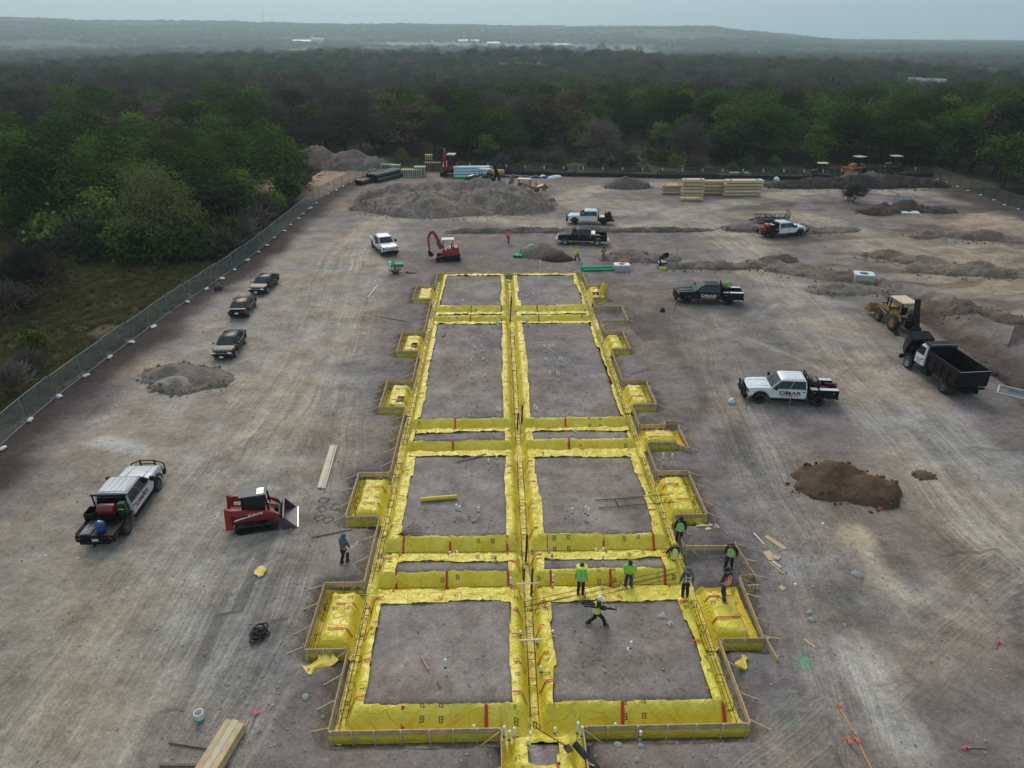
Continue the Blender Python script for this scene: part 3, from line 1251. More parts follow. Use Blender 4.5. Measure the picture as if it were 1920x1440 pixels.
def patch(label, x0, x1, y0, y1, e=(0, 0, 0, 0), off=0.01, step=0.11, along='x', seed=None, z=None, wr=1.0, cat='plastic sheet', name='plastic_sheet', group=None, lab=True, hole=None):
    """plastic laid over the foundation levels; e = raggedness of the four edges (x0, x1, y0, y1)"""
    _patch_n[0] += 1
    sd = seed if seed is not None else 100 + 7 * _patch_n[0]
    nu = max(3, int((x1 - x0) / step))
    nv = max(3, int((y1 - y0) / step))
    S, T = np.meshgrid(np.linspace(0, 1, nu), np.linspace(0, 1, nv))
    yl = y0 + (y1 - y0) * T
    xl = x0 + (x1 - x0) * S
    xa = x0 + jag(yl, sd, e[0])
    xb = x1 + jag(yl, sd + 1, e[1])
    X = xa + (xb - xa) * S
    ya = y0 + jag(xl, sd + 2, e[2])
    yb = y1 + jag(xl, sd + 3, e[3])
    Y = ya + (yb - ya) * T
    zz = Hp(X, Y) if z is None else z(X, Y)
    P_, Q_ = (X, Y) if along == 'x' else (Y, X)
    rd = lambda n, k: np.clip(1 - np.abs(n) * k, 0, 1) ** 2
    crease = .075 * rd(fbm(P_ * 1.5 + .7 * Q_, Q_ * .55, sd + 4, 2), 7) + .06 * rd(fbm(P_ * .9 - 1.1 * Q_, Q_ * 1.3 + .4 * P_, sd + 5, 2), 8) + .05 * rd(fbm(P_ * .5, Q_ * 2.4, sd + 7, 2), 7)
    crease = crease + .10 * fbm(P_ * .9, Q_ * 1.2, sd + 6, 2)
    Z = zz + np.maximum(off + .018 + .8 * wr * (crease - .03), off * .5 - .008)
    v = np.stack([X.ravel(), Y.ravel(), Z.ravel()], 1)
    ii = np.arange(nu * nv).reshape(nv, nu)
    q = np.stack([ii[:-1, :-1].ravel(), ii[:-1, 1:].ravel(), ii[1:, 1:].ravel(), ii[1:, :-1].ravel()], 1)
    if hole:
        cx, cy_ = X.ravel()[q].mean(1), Y.ravel()[q].mean(1)
        hj = .10 * fbm(cx * 3, cy_ * 3, sd + 8, 2)
        q = q[~((cx > hole[0] + hj) & (cx < hole[1] - hj) & (cy_ > hole[2] + hj) & (cy_ < hole[3] - hj))]
    me = grid_mesh(name, v, q)
    # roll coordinates: along the sheet and developed length across it
    if along == 'x':
        dev = np.concatenate([np.zeros((1, nu)), np.cumsum(np.hypot(np.diff(Y, axis=0), np.diff(zz, axis=0)), 0)], 0)
        uvv = np.stack([X.ravel(), dev.ravel(), np.zeros(X.size)], 1)
    else:
        dev = np.concatenate([np.zeros((nv, 1)), np.cumsum(np.hypot(np.diff(X, axis=1), np.diff(zz, axis=1)), 1)], 1)
        uvv = np.stack([Y.ravel(), dev.ravel(), np.zeros(X.size)], 1)
    uvv[:, 0] += 1.7 * (sd % 5)
    attr(me, 'sheet_uv', 'FLOAT_VECTOR', uvv.astype(np.float32))
    o = link(name, me, PLASTIC)
    o['grid'] = 0
    del o['grid']
    if lab:
        tag(o, label, cat, group or 'yellow plastic sheets lining the foundation trenches')
    return o


def tape_x(parent, x, y0, y1, w=0.10, off=0.075, seed=1):
    """red seam tape running across a trench at a given x"""
    n = max(6, int((y1 - y0) / .09))
    ys = np.linspace(y0, y1, n)
    xs = x + .10 * fbm(ys, ys * 0 + seed, seed, 2)
    mb = MB()
    rows = []
    for X, Y in zip(xs, ys):
        rows.append([(X - w / 2, Y), (X + w / 2, Y)])
    P = np.array(rows).reshape(-1, 2)
    Z = Hp(P[:, 0], P[:, 1]) + off + .012
    vs = [(p[0], p[1], zz) for p, zz in zip(P, Z)]
    mb.add(vs, [(2 * i, 2 * i + 1, 2 * i + 3, 2 * i + 2) for i in range(n - 1)])
    return mb.build('tape', REDTAPE, parent)


def tape_y(parent, y, x0, x1, w=0.09, off=0.075, seed=1):
    n = max(6, int((x1 - x0) / .09))
    xs = np.linspace(x0, x1, n)
    ys = y + .16 * fbm(xs, xs * 0 + seed, seed, 2)
    P = np.array([[(X, Y - w / 2), (X, Y + w / 2)] for X, Y in zip(xs, ys)]).reshape(-1, 2)
    Z = Hp(P[:, 0], P[:, 1]) + off + .012
    mb = MB()
    mb.add([(p[0], p[1], zz) for p, zz in zip(P, Z)], [(2 * i, 2 * i + 1, 2 * i + 3, 2 * i + 2) for i in range(n - 1)])
    return mb.build('tape', REDTAPE, parent)


ORD = ['nearest', 'second', 'third', 'fourth', 'fifth', 'farthest']
lipC0, lipC1 = XC - .6, XC + .6
for k, (lap, yn, yf) in enumerate(CROSS):
    for side in (0, 1):
        a, b = ((XL + .72, XC - .45), (XC + .45, XR - .72))[side]
        w = max(.35, yn - lap) if k < 4 else .35
        sh = patch('yellow plastic lining the %s cross trench %s of the long centre trench' % (ORD[k], ('left', 'right')[side]),
                   a, b, lap - (.15 if k in (0, 2) else 0) - (.25 if (side and k == 2) else 0), yf + .10, (.1, .1, .26, .16), off=.012 + .004 * (k % 2), along='x', wr=1.25)
        L = b - a
        fr = ((.12, .48, .93), (.10, .52, .90)) if k in (0, 1) else ((.43,), (.40,)) if k < 4 else ((.5, .93), (.3,))
        for f in fr[side]:
            tape_x(sh, a + L * f, yn - .1, yf + .02, .11, seed=3 * k + side + int(10 * f))

# the long centre trench in four lengths
ys = [YF + .9, CROSS[0][1] + .75, CROSS[2][1] - .8, CROSS[4][1] - .7, YB - .15]
NM = ['first', 'second', 'third', 'farthest']
for k in range(4):
    sh = patch('yellow plastic lining the long centre trench, %s length from the front' % NM[k], XC - .86, XC + .92, ys[k], ys[k + 1] + .15, (.30, .36, .1, .1), off=.02 + .004 * (k % 2), along='y', wr=1.4)
    m = 5 if k < 3 else 2
    for j in range(m):
        yy = ys[k] + (ys[k + 1] - ys[k]) * (j + .5) / m
        tape_y(sh, yy, XC - .85 + .1 * (j % 2), XC - .25, .09, off=.09, seed=j + 31)
        tape_y(sh, yy + .5, XC + .25, XC + .85 - .1 * (j % 3), .09, off=.09, seed=j + 47)

# left and right perimeter trenches in lengths
cuts = [YF + .4, CROSS[0][1] + .6, CROSS[2][1] - .6, CROSS[4][1] - .6, YB - .05]
for k in range(4):
    wl = (.98, 1.32, 1.2, 1.15)[k]
    sh = patch('yellow plastic lining the left edge trench, %s length from the front' % NM[k], XL + .03, XL + wl, cuts[k], cuts[k + 1] + .12, (0, .36, .05, .05), off=.016 + .004 * (k % 2), along='y', wr=1.3)
    for j in range(4):
        tape_y(sh, cuts[k] + (cuts[k + 1] - cuts[k]) * (j + .6) / 4.2, XL + .4, XL + 1.15, .09, off=.085, seed=j + 11)
    wr_ = (1.28, 1.3, 1.12, 1.1)[k]
    sh = patch('yellow plastic lining the right edge trench, %s length from the front' % NM[k], XR - wr_, XR - .03, cuts[k], cuts[k + 1] + .12, (.42, 0, .05, .05), off=.018 + .004 * (k % 2), along='y', wr=1.3)
    for j in range(3):
        tape_y(sh, cuts[k] + (cuts[k + 1] - cuts[k]) * (j + .5) / 3.2, XR - 1.3, XR - .5, .09, off=.085, seed=j + 71)

# front and back
for side in (0, 1):
    a, b = ((XL + .03, PORCH[0] + .6), (PORCH[1] - 1.0, XR - .03))[side]
    sh = patch('yellow plastic lining the front edge trench %s of the small porch form' % ('left', 'right')[side], a, b, YF + .03, YF + 1.12, (0, .2, 0, .14), off=.024, along='x', wr=1.5)
    for f in ((.38, .83), (.36, .9))[side]:
        tape_x(sh, a + (b - a) * f, YF + .40, YF + 1.02, .13, off=.1, seed=int(f * 10) + side)
    a, b = ((XL + .03, XC - .4), (XC + .4, XR - .03))[side]
    patch('yellow plastic lining the far edge trench %s of the long centre trench' % ('left', 'right')[side], a, b, YB - .95, YB - .03, (0, 0, .25, 0), off=.024, along='x', wr=1.3)

# bay linings with a covered soil mound in the middle
names_l = ['second', 'third', 'fourth', 'farthest']
BAYN = []
for k, (a, b) in enumerate([BAY5] + BAYL):
    nm = 'nearest and largest' if k == 0 else names_l[k - 1] + ' nearest'
    if k == 4:
        nm = 'farthest'
    sh = patch('yellow plastic over the mound in the %s left bay form' % nm, XBL + .03, XL + .55, a + .03, b - .03, (0, .12, 0, 0), hole=(XBL + 1.1, XBL + 1.6, a + .9, a + 1.9) if k in (2, 3) else None, off=.03, along='y', wr=1.3)
    tape_y(sh, a + (b - a) * .30, XBL + .75, XL - .05, .09, off=.095, seed=k)
    tape_y(sh, a + (b - a) * .68, XBL + .75, XL - .05, .09, off=.095, seed=k + 5)
    BAYN.append(sh)
RN = {'a': 'nearest and largest', 'b': 'second nearest', 'c': 'stepped', 'd': 'third farthest', 'e': 'second farthest', 'f': 'farthest'}
for key, (a, b, xo) in RBAY.items():
    sh = patch('yellow plastic over the mound in the %s right bay form' % RN[key], XR - .55, xo - .03, a + .03, b - .03, (.12, 0, 0, 0), hole=(XR + .3, XR + .8, a + .9, a + 2) if key == 'f' else None, off=.03, along='y', wr=1.2)
    tape_y(sh, a + (b - a) * .35, XR + .1, xo - .6, .09, off=.095, seed=ord(key))
    tape_y(sh, a + (b - a) * .7, XR + .1, xo - .6, .09, off=.095, seed=ord(key) + 3)
sh = patch('yellow plastic draped in the small porch form at the front edge', PORCH[0] + .03, PORCH[1] - .03, PORCH[2] + .03, YF + 1.0, (0, 0, 0, .15), hole=(.95, 2.1, 17.1, 17.95), off=.034, along='x', wr=2.0)
tape_x(sh, PORCH[1] - 1.1, PORCH[2] + .6, PORCH[2] + 3.4, .12, off=.12, seed=4)
tape_x(sh, PORCH[0] + .75, PORCH[2] + .6, PORCH[2] + 3.4, .12, off=.12, seed=9)


# skirts seen under the boards that face the camera
def skirt(x0, x1, y, label):
    n = max(8, int((x1 - x0) / .12))
    xs = np.linspace(x0, x1, n)
    vs = []
    for r, (dy, zz) in enumerate(((.0, .02), (-.004, -.10), (-.008, -.24), (-.012, -.42))):
        for x in xs:
            w = .02 * float(fbm(x * 2.5, r * 1.7, 91, 2))
            vs.append((x, y + dy - .006 - abs(w) * .6 * (r > 0), zz + (.04 * float(fbm(x * 1.3, r, 92, 2)) if r else 0)))
    q = []
    for r in range(3):
        for i in range(n - 1):
            q.append((r * n + i, (r + 1) * n + i, (r + 1) * n + i + 1, r * n + i + 1))
    me = grid_mesh('plastic_skirt', np.array(vs), np.array(q))
    o = link('plastic_skirt', me, PLASTIC)
    tag(o, label, 'plastic sheet', 'yellow plastic hanging out below the form boards')


skirt(XL, PORCH[0], YF - .02, 'yellow plastic hanging below the front board left of the porch form')
skirt(PORCH[1], XR, YF - .02, 'yellow plastic hanging below the front board right of the porch form')
for k, (a, b) in enumerate([BAY5] + BAYL):
    skirt(XBL, XL - .05, a - .02, 'yellow plastic below the near board of the %s left bay form' % (['nearest'] + names_l)[k])
for key, (a, b, xo) in RBAY.items():
    skirt(XR + .05, xo, a - .02, 'yellow plastic below the near board of the %s right bay form' % RN[key])

# ------------------------------------------------------------------ form boards, stakes and braces: one formwork per run
FG = 'timber formwork around the foundation'


def formwork(label, segs, top=.30, h=.30, zb=None):
    """segs: list of (p, q, outward normal)"""
    t = thing('formwork', label, 'formwork', (segs[0][0][0], segs[0][0][1], 0), 0, FG)
    inv = Vector(t.location)
    for p, q, nrm in segs:
        p = Vector((p[0], p[1], 0))
        q = Vector((q[0], q[1], 0))
        nv = Vector((nrm[0], nrm[1], 0))
        L = (q - p).length
        d = (q - p).normalized()
        nb = max(1, round(L / 4.9))
        for i in range(nb):
            a = p + d * (L * i / nb + .004)
            b = p + d * (L * (i + 1) / nb - .004)
            mb = MB()
            j = random.uniform(-.012, .012)
            mb.bar(a + Vector((0, 0, top - h / 2 + j)) - inv, b + Vector((0, 0, top - h / 2 + j + random.uniform(-.01, .01))) - inv, .042, h)
            mb.build('board', WOODG, t, smooth=False)
        ns = max(2, round(L / (1.0 if nrm[1] < -.5 else 1.5)))
        for i in range(ns + 1):
            s = p + d * min(max(L * i / ns + random.uniform(-.15, .15), .12), L - .12)
            base = s + nv * .047
            mb = MB()
            lean = random.uniform(-.03, .03)
            hh = top + random.choice((.0, -.02, .03, .16 if i in (0, ns) else .02))
            mb.bar(base + Vector((0, 0, -.5)) - inv, base + d * lean + Vector((0, 0, hh)) - inv, .045, .045)
            mb.build('stake', PALEWOOD if nrm[1] < -.5 else WOOD, t, smooth=False)
            if abs(nrm[0]) > .5:
                mb = MB()
                o2 = base + nv * (.72 + random.uniform(-.08, .1)) + d * random.uniform(-.25, .1)
                gz = ground_z(o2.x, o2.y)
                mb.bar(base + nv * .03 + Vector((0, 0, top - .05)) - inv, Vector((o2.x, o2.y, gz - .04)) - inv, .04, .04)
                mb.build('brace', WOOD, t, smooth=False)
    return t


N, S_, E_, W_ = (0, 1), (0, -1), (1, 0), (-1, 0)
formwork('long front form board left of the porch form, staked along its face', [((XL, YF), (PORCH[0], YF), S_)])
formwork('long front form board right of the porch form, staked along its face', [((PORCH[1], YF), (XR, YF), S_)])
formwork('far form boards along the back edge of the foundation', [((XL, YB), (XR, YB), N)])
formwork('form boards on both sides of the small porch at the front edge', [((PORCH[0], PORCH[2]), (PORCH[0], YF - .03), W_), ((PORCH[1], PORCH[2]), (PORCH[1], YF - .03), E_)])
lb = [BAY5] + BAYL
runs = [YF] + [v for ab in lb for v in ab] + [YB]
rn = ['between the front corner and the nearest left bay', 'between the nearest and second left bays', 'between the second and third left bays', 'between the third and fourth left bays',
      'between the fourth and farthest left bays', 'between the farthest left bay and the back corner']
for k in range(6):
    formwork('left side form board ' + rn[k], [((XL, runs[2 * k] + .03), (XL, runs[2 * k + 1] - .03), W_)])
ln = ['nearest and largest', 'second', 'third', 'fourth', 'farthest']
for k, (a, b) in enumerate(lb):
    formwork('three sided timber form of the %s bay on the left side' % ln[k], [((XBL, a), (XL - .03, a), S_), ((XBL, a + .03), (XBL, b - .03), W_), ((XBL, b), (XL - .03, b), N)])
ra, rb, rc, rd, re_, rf = [RBAY[k] for k in 'abcdef']
rg, rh = DIRTBAY['g'], DIRTBAY['h']
for p, q, nm in ((YF, ra[0], 'between the front corner and the nearest right bay'), (rg[1], rb[0], 'beside the two workers, short of the second right bay'), (rb[1], rc[0], 'between the second and the stepped right bays'),
                 (rc[1], rd[0], 'between the stepped bay and the next one'), (rd[1], re_[0], 'between the third and second farthest right bays'), (re_[1], rh[0], 'short run beside the bare timber bay'),
                 (rh[1], rf[0], 'between the bare timber bay and the farthest right bay'), (rf[1], YB, 'between the farthest right bay and the back corner')):
    formwork('right side form board ' + nm, [((XR, p + .03), (XR, q - .03), E_)])
for k, (a, b, xo) in (('b', rb), ('d', rd), ('e', re_), ('f', rf)):
    formwork('three sided timber form of the %s bay on the right side' % RN[k], [((XR + .03, a), (xo, a), S_), ((xo, a + .03), (xo, b - .03), E_), ((XR + .03, b), (xo, b), N)])
formwork('three sided timber form of the nearest and largest bay on the right side', [((XR + .03, ra[0]), (ra[2] + .3, ra[0]), S_), ((ra[2], ra[0] + .03), (ra[2] + .15, ra[1] + .2), E_)])
formwork('timber form of the stepped bay on the right with a notched far corner', [((XR + .03, rc[0]), (11.3, rc[0]), S_), ((11.35, rc[0] - .05), (rc[2] - .05, rc[0] - .75), S_), ((rc[2], rc[0] - .8), (rc[2], rc[1]), E_), ((XR + .03, rc[1]), (11.35, rc[1]), N),
                                                                                    ((11.35, rc[1] + .03), (11.35, rc[1] + .5), W_), ((11.39, rc[1] + .52), (rc[2], rc[1] + .52), N)])
formwork('bare timber form around the soil pocket where the workers stand', [((XR + .03, rg[1]), (rg[2] - .3, rg[1]), N), ((rg[2] + .1, rg[1] + .3), (rg[2] + .35, rg[0] - .1), E_)])
formwork('small bare timber box beside the worker in the orange vest', [((ra[2] + .2, ra[1] + .25), (ra[2] + .95, ra[1] + .28), N), ((ra[2] + .3, ra[1] - .45), (ra[2] + .95, ra[1] - .42), S_)])
formwork('bare unlined timber bay form near the far right corner', [((XR + .03, rh[0]), (rh[2], rh[0]), S_), ((rh[2], rh[0] + .03), (rh[2], rh[1] - .03), E_), ((XR + .03, rh[1]), (rh[2], rh[1]), N)])

# loose tail of the front board sticking out of the nearest right bay
t = thing('loose_board', 'board tail running out past the near corner of the largest right bay', 'board', (ra[2] + .1, ra[0] - 1.0, 0))
MB().bar((0, 1.0, .15), (.12, -.1, .1), .042, .28).build('board', WOODG, t, smooth=False)
MB().bar((.16, 0, -.2), (.16, 0, .3), .045).build('stake', WOOD, t, smooth=False)


# ------------------------------------------------------------------ reinforcing cages
CAGES = 'rebar cages lying in the foundation trenches'


def cage(label, p, q, w=.30, h=.42, zc=-.26, tie=1.25, flat=False):
    p = Vector((p[0], p[1], zc))
    q = Vector((q[0], q[1], zc))
    L = (q - p).length
    t = thing('rebar_cage', label, 'rebar cage', p, math.atan2((q - p).y, (q - p).x), CAGES)
    for y, z in ((-w / 2, -h / 2), (w / 2, -h / 2), (w / 2, h / 2), (-w / 2, h / 2)):
        mb = MB()
        n = max(2, int(L / 2))
        pts = [Vector((L * i / n, y + random.uniform(-.02, .02), z + random.uniform(-.02, .02))) for i in range(n + 1)]
        mb.path(pts, .013, 5)
        mb.build('bar', REBAR, t)
    n = max(2, int(L / tie))
    mb = MB()
    c = [(0, -w / 2, -h / 2), (0, w / 2, -h / 2), (0, w / 2, h / 2), (0, -w / 2, h / 2)]
    for a, b in zip(c, c[1:] + c[:1]):
        mb.tube(a, b, .013, 5)
    me = mb.mesh('stirrup')
    for i in range(n):
        o = link('stirrup', me, REBAR, t)
        o.location = (L * (i + .5) / n + random.uniform(-.1, .1), random.uniform(-.02, .02), 0)
        o.rotation_euler = (0, 0, random.uniform(-.1, .1))
    return t


cy = [YF + .5] + [v for ab in ((CROSS[0][1], CROSS[0][2]), (CROSS[2][1], CROSS[2][2]), (CROSS[4][1], CROSS[4][2])) for v in ab] + [YB - .3]
for k in range(4):
    a, b = cy[2 * k], cy[2 * k + 1]
    if k == 0:
        b = CROSS[0][1]
    nm = ['front', 'second', 'third', 'farthest'][k]
    a2 = (YF + .5, CROSS[0][2] + .3, CROSS[2][2] + .3, CROSS[4][2] + .2)[k]
    b2 = (CROSS[0][1] - .1, CROSS[2][1] - .2, CROSS[4][1] - .2, YB - .2)[k]
    cage('rebar ladder cage in the left edge trench, %s length' % nm, (XL + .36, a2), (XL + .34, b2))
    cage('rebar ladder cage in the right edge trench, %s length' % nm, (XR - .38, a2), (XR - .36, b2))
    cage('rebar ladder cage in the long centre trench, %s length' % nm, (XC, a2), (XC + .02, b2), .34)
for k, (lap, yn, yf) in enumerate(CROSS):
    yc = yn + .36 * (yf - yn)
    cage('rebar cage in the %s cross trench left of the centre' % ORD[k], (XL + .7, yc), (XC - .5, yc), .22, .3)
    cage('rebar cage in the %s cross trench right of the centre' % ORD[k], (XC + .5, yc), (XR - .7, yc), .22, .3)
cage('long rebar cage propped above the nearest cross trench beside the workers', (1.1, CROSS[0][0] - .75), (XR - 1.0, CROSS[0][1] + .55), .26, .32, .52, 1.9)
for k, (a, b) in enumerate([BAY5, BAYL[0], BAYL[1], BAYL[2], BAYL[3]]):
    cage('rebar cage along the outer board of the %s left bay' % ln[k], (XBL + .27, a + .25), (XBL + .27, b - .25), .26, .36)
    cage('rebar cage across the far side of the %s left bay' % ln[k], (XBL + .5, b - .27), (XL + .1, b - .27), .26, .36)
for k, (a, b, xo) in (('b', rb), ('d', rd), ('e', re_)):
    cage('rebar cage along the outer board of the %s right bay' % RN[k], (xo - .27, a + .25), (xo - .27, b - .25), .26, .36)
    cage('rebar cage across the far side of the %s right bay' % RN[k], (XR - .1, b - .27), (xo - .5, b - .27), .26, .36)
c = G(1190, 940, PAD)
o = cage('flat rebar ladder lying on the third right dirt pad', (c.x - 2.2, c.y - .3), (c.x + 2.2, c.y + .2), .75, .05, PAD + .05, 1.8)

# ------------------------------------------------------------------ pipe stubs rising out of the slab
PG = 'white pipe stubs rising from the foundation'


def stub(px, py, label, n=1, h=.62, band=True, zb=None, r=.047, cap=True):
    p = G(px, py, .25 if zb is None else zb)
    zb_ = pad_z(p.x, p.y) if -foot_sdf(np.array([p.x]), np.array([p.y]))[0] > 0 else ground_z(p.x, p.y)
    if zb is not None:
        zb_ = zb
    t = thing('pipe_stub', label, 'pipe', (p.x, p.y, zb_), random.uniform(-.3, .3), PG)
    spots = {1: [(0, 0)], 2: [(-.08, .02), (.09, -.02)], 3: [(-.2, .03), (0, -.05), (.18, .03)]}[n]
    for i, (x, y) in enumerate(spots):
        hh = .85 * h * (1, .86, .93)[i]
        MB().tube((x, y, -.12), (x + .01, y, hh), r, 12).build('pipe', PVC, t)
        if cap:
            MB().lathe([(r * 1.25, hh - .07), (r * 1.3, hh), (r * 1.1, hh + .035), (.01, hh + .05)], 12, (x + .01, y, 0)).build('cap', PVC, t)
        if band:
            MB().lathe([(r * 1.06, hh * .45), (r * 1.28, hh * .45 + .01), (r * 1.28, hh * .45 + .07), (r * 1.06, hh * .45 + .08)], 12, (x, y, 0)).build('band', BLACKPL, t)
    return t


for a in ((836, 1264, 'single white pipe stub with black bands in the middle of the front left pad', 1, .95), (1181, 1226, 'white pipe stub standing in the middle of the front right pad', 1, .8),
          (1087, 1366, 'pair of capped white pipes strapped together at the right corner of the porch form', 2, 1.25), (955, 1372, 'three capped white pipes strapped together at the left corner of the porch form', 3, 1.2),
          (1154, 1352, 'lone white pipe stub in the front trench right of the porch form', 1, .75), (1201, 1373, 'lone white pipe stub outside the front board right of the porch form', 1, .6),
          (888, 1357, 'lone white pipe stub in the front trench left of the porch form', 1, .8), (990, 1402, 'capped white pipe standing in the porch form', 1, .6),
          (995, 1362, 'short white pipe left of the centre trench mouth', 1, .5), (1041, 1356, 'white pipe with red tape right of the centre trench mouth', 1, .6),
          (1014, 1252, 'white pipe on the right lip of the front centre trench', 1, .7), (1007, 1192, 'white pipe on the right lip of the centre trench near the walking worker', 1, .6),
          (1036, 1192, 'short white pipe at the left edge of the front right pad', 1, .35), (976, 1190, 'short capped pipe on the left lip of the centre trench', 1, .45),
          (1036, 1100, 'white pipe with black band against the nearest cross trench right of centre', 1, .95), (957, 1100, 'white pipe against the nearest cross trench left of centre', 1, .95),
          (850, 1030, 'cluster of three white pipes on the second cross trench left of centre', 3, .75), (1125, 1028, 'cluster of white pipes on the second cross trench right of centre', 3, .75),
          (929, 1052, 'short white pipe on the narrow strip left of centre', 1, .45), (1035, 1048, 'short dark banded pipe on the narrow strip right of centre', 1, .45), (1130, 1056, 'plain white pipe on the narrow strip behind the worker in lime', 1, .55),
          (859, 967, 'pair of white pipes in the third left pad', 2, .85), (897, 968, 'single white pipe right of the pair in the third left pad', 1, .7), (1099, 975, 'pair of white pipes in the third right pad', 2, 1.0), (1072, 971, 'single white pipe left of the pair in the third right pad', 1, .75),
          (916, 877, 'thin white pipe at the far side of the third left pad', 1, .7), (931, 868, 'white pipe near the third cross trench left of centre', 1, .6), (1018, 852, 'low capped pipe on the lap of the third cross trench right of centre', 1, .25),
          (925, 814, 'short white pipe on the fourth narrow strip left of centre', 1, .5), (1078, 819, 'white pipe on the fourth narrow strip right of centre', 1, .7), (1242, 864, 'tall white pipe outside the right forms beside the stepped bay', 1, 1.0),
          (1259, 864, 'banded white pipe outside the right forms beside the stepped bay', 1, .85), (935, 780, 'pair of pipes at the near right corner of the large left pad', 2, .8), (1004, 779, 'pair of pipes at the near left corner of the large right pad', 2, .9),
          (890, 661, 'banded pipe pair in the far part of the large left pad', 2, .75), (903, 658, 'thin pipe right of the far pair in the large left pad', 1, .6), (883, 687, 'banded pipe in the middle of the large left pad', 1, .75), (906, 681, 'thin pipe in the middle of the large left pad', 1, .55),
          (886, 716, 'pipe pair in the near part of the large left pad', 2, .75), (910, 711, 'thin pipe in the near part of the large left pad', 1, .5), (1020, 658, 'thin pipe in the far part of the large right pad', 1, .55), (1037, 660, 'banded pipe pair in the far part of the large right pad', 2, .8),
          (1022, 682, 'thin pipe in the middle of the large right pad', 1, .55), (1051, 684, 'pipe pair in the middle of the large right pad', 2, .8), (1031, 712, 'thin pipe in the near part of the large right pad', 1, .75), (1046, 713, 'pipe pair in the near part of the large right pad', 2, .85),
          (934, 611, 'pipe pair left of the centre trench by the fifth cross trench', 2, .8), (988, 609, 'pipe pair right of the centre trench by the fifth cross trench', 2, .8), (868, 570, 'white bent pipe lying in the far left pad', 1, .5), (988, 563, 'left of three pipes in the far right pad', 1, .6),
          (999, 559, 'middle of three pipes in the far right pad', 1, .6), (1042, 562, 'right of three pipes in the far right pad', 1, .7), (1013, 506, 'tall thin white pipe behind the far form board', 1, 1.5), (1067, 508, 'short pipe against the far form board', 1, .6)):
    stub(*a)

for px, py, h, lab in ((978, 792, 1.5, 'black conduit rising from the centre trench at the fourth cross trench'), (986, 1048, 1.7, 'black conduit rising from the centre trench at the second cross trench'), (996, 1110, 1.6, 'leaning black conduit right of the white one in the centre trench'),
                       (957, 600, 2.2, 'tall black conduit in the centre trench by the fifth cross trench'), (958, 586, 1.8, 'black conduit in the centre trench by the farthest cross trench'), (970, 800, 1.2, 'shorter black conduit left in the centre trench at the fourth cross trench')):
    p = G(px, py, -.3)
    t = thing('conduit', lab, 'conduit', (p.x, p.y, -.5), 0, 'black conduits rising from the centre trench')
    MB().tube((0, 0, 0), (.05, .02, h), .06, 10).build('conduit_tube', BLACKPL, t)
    MB().tube((.05, .02, h), (.052, .02, h + .06), .066, 10).build('cap', BLACKPL, t)
p = G(982, 1105, -.3)
t = thing('conduit', 'white and black conduit standing in the centre trench at the nearest cross trench', 'conduit', (p.x, p.y, -.5))
MB().tube((0, 0, 0), (0, 0, .75), .06, 10).build('conduit_tube', PVC, t)
MB().tube((0, 0, .75), (.02, 0, 1.5), .05, 10).build('conduit_tube', BLACKPL, t)
for px, py, lab in ((990, 1097, 'white pipe laid across the centre trench by the nearest cross trench'), (993, 1203, 'white pipe laid across the front length of the centre trench')):
    p = G(px, py, .25)
    o = MB().tube((-.5, 0, 0), (.5, .03, 0), .035, 10).build('cross_pipe', PVC)
    o.location = (XC, p.y, .34)
    tag(o, lab, 'pipe')


# ================================================================== VEHICLES AND MACHINES
def by_wheels(fpx, rpx, side, xf, xr, yw):
    """stand a vehicle on the ground from where two of its wheels touch; side +1 = its left wheels, -1 = its right"""
    f, r = on(*fpx), on(*rpx)
    d = f - r
    rz = math.atan2(d.y, d.x)
    m = (f + r) / 2
    c, s = math.cos(rz), math.sin(rz)
    lx, ly = (xf + xr) / 2, side * yw
    x, y = m.x - (lx * c - ly * s), m.y - (lx * s + ly * c)
    return Vector((x, y, ground_z(x, y) + .005)), rz


def wheel(parent, x, y, r, w, rim=CHROME, hub=.6, name='wheel', rimname='rim', n=20):
    s = 1 if y > 0 else -1
    mb = MB()
    mb.lathe([(r * hub * .9, -w * .28), (r * hub, -w / 2), (r * .90, -w / 2), (r, -w * .36), (r, w * .36), (r * .90, w / 2), (r * hub, w / 2), (r * hub * .9, w * .28)], n, (x, y, r), 'y')
    wh = mb.build(name, RUBBER, parent)
    mb = MB()
    y2 = y + s * w * .36
    mb.lathe([(r * hub, -.02), (r * hub, s * .05), (r * hub * .85, s * .03), (r * hub * .45, -s * .02), (r * .16, s * .04), (.01, s * .05)], n, (x, y2, r), 'y')
    for k in range(8):
        t = 2 * math.pi * k / 8
        mb.box(x + r * hub * .66 * math.cos(t), y2 + s * .012, r + r * hub * .66 * math.sin(t), r * .09, .03, r * .09, (0, -t, 0))
    mb.build(rimname, rim, wh)
    return wh


def arch(xw, r, zb, n=9):
    """points of a wheel arch from rear to front, starting and ending on zb"""
    a0 = math.asin(max(-.95, min(.95, (zb - r * .95) / r)))
    return [(xw - r * math.cos(a0 + (math.pi - 2 * a0) * i / n), r * .95 + r * math.sin(a0 + (math.pi - 2 * a0) * i / n)) for i in range(n + 1)]


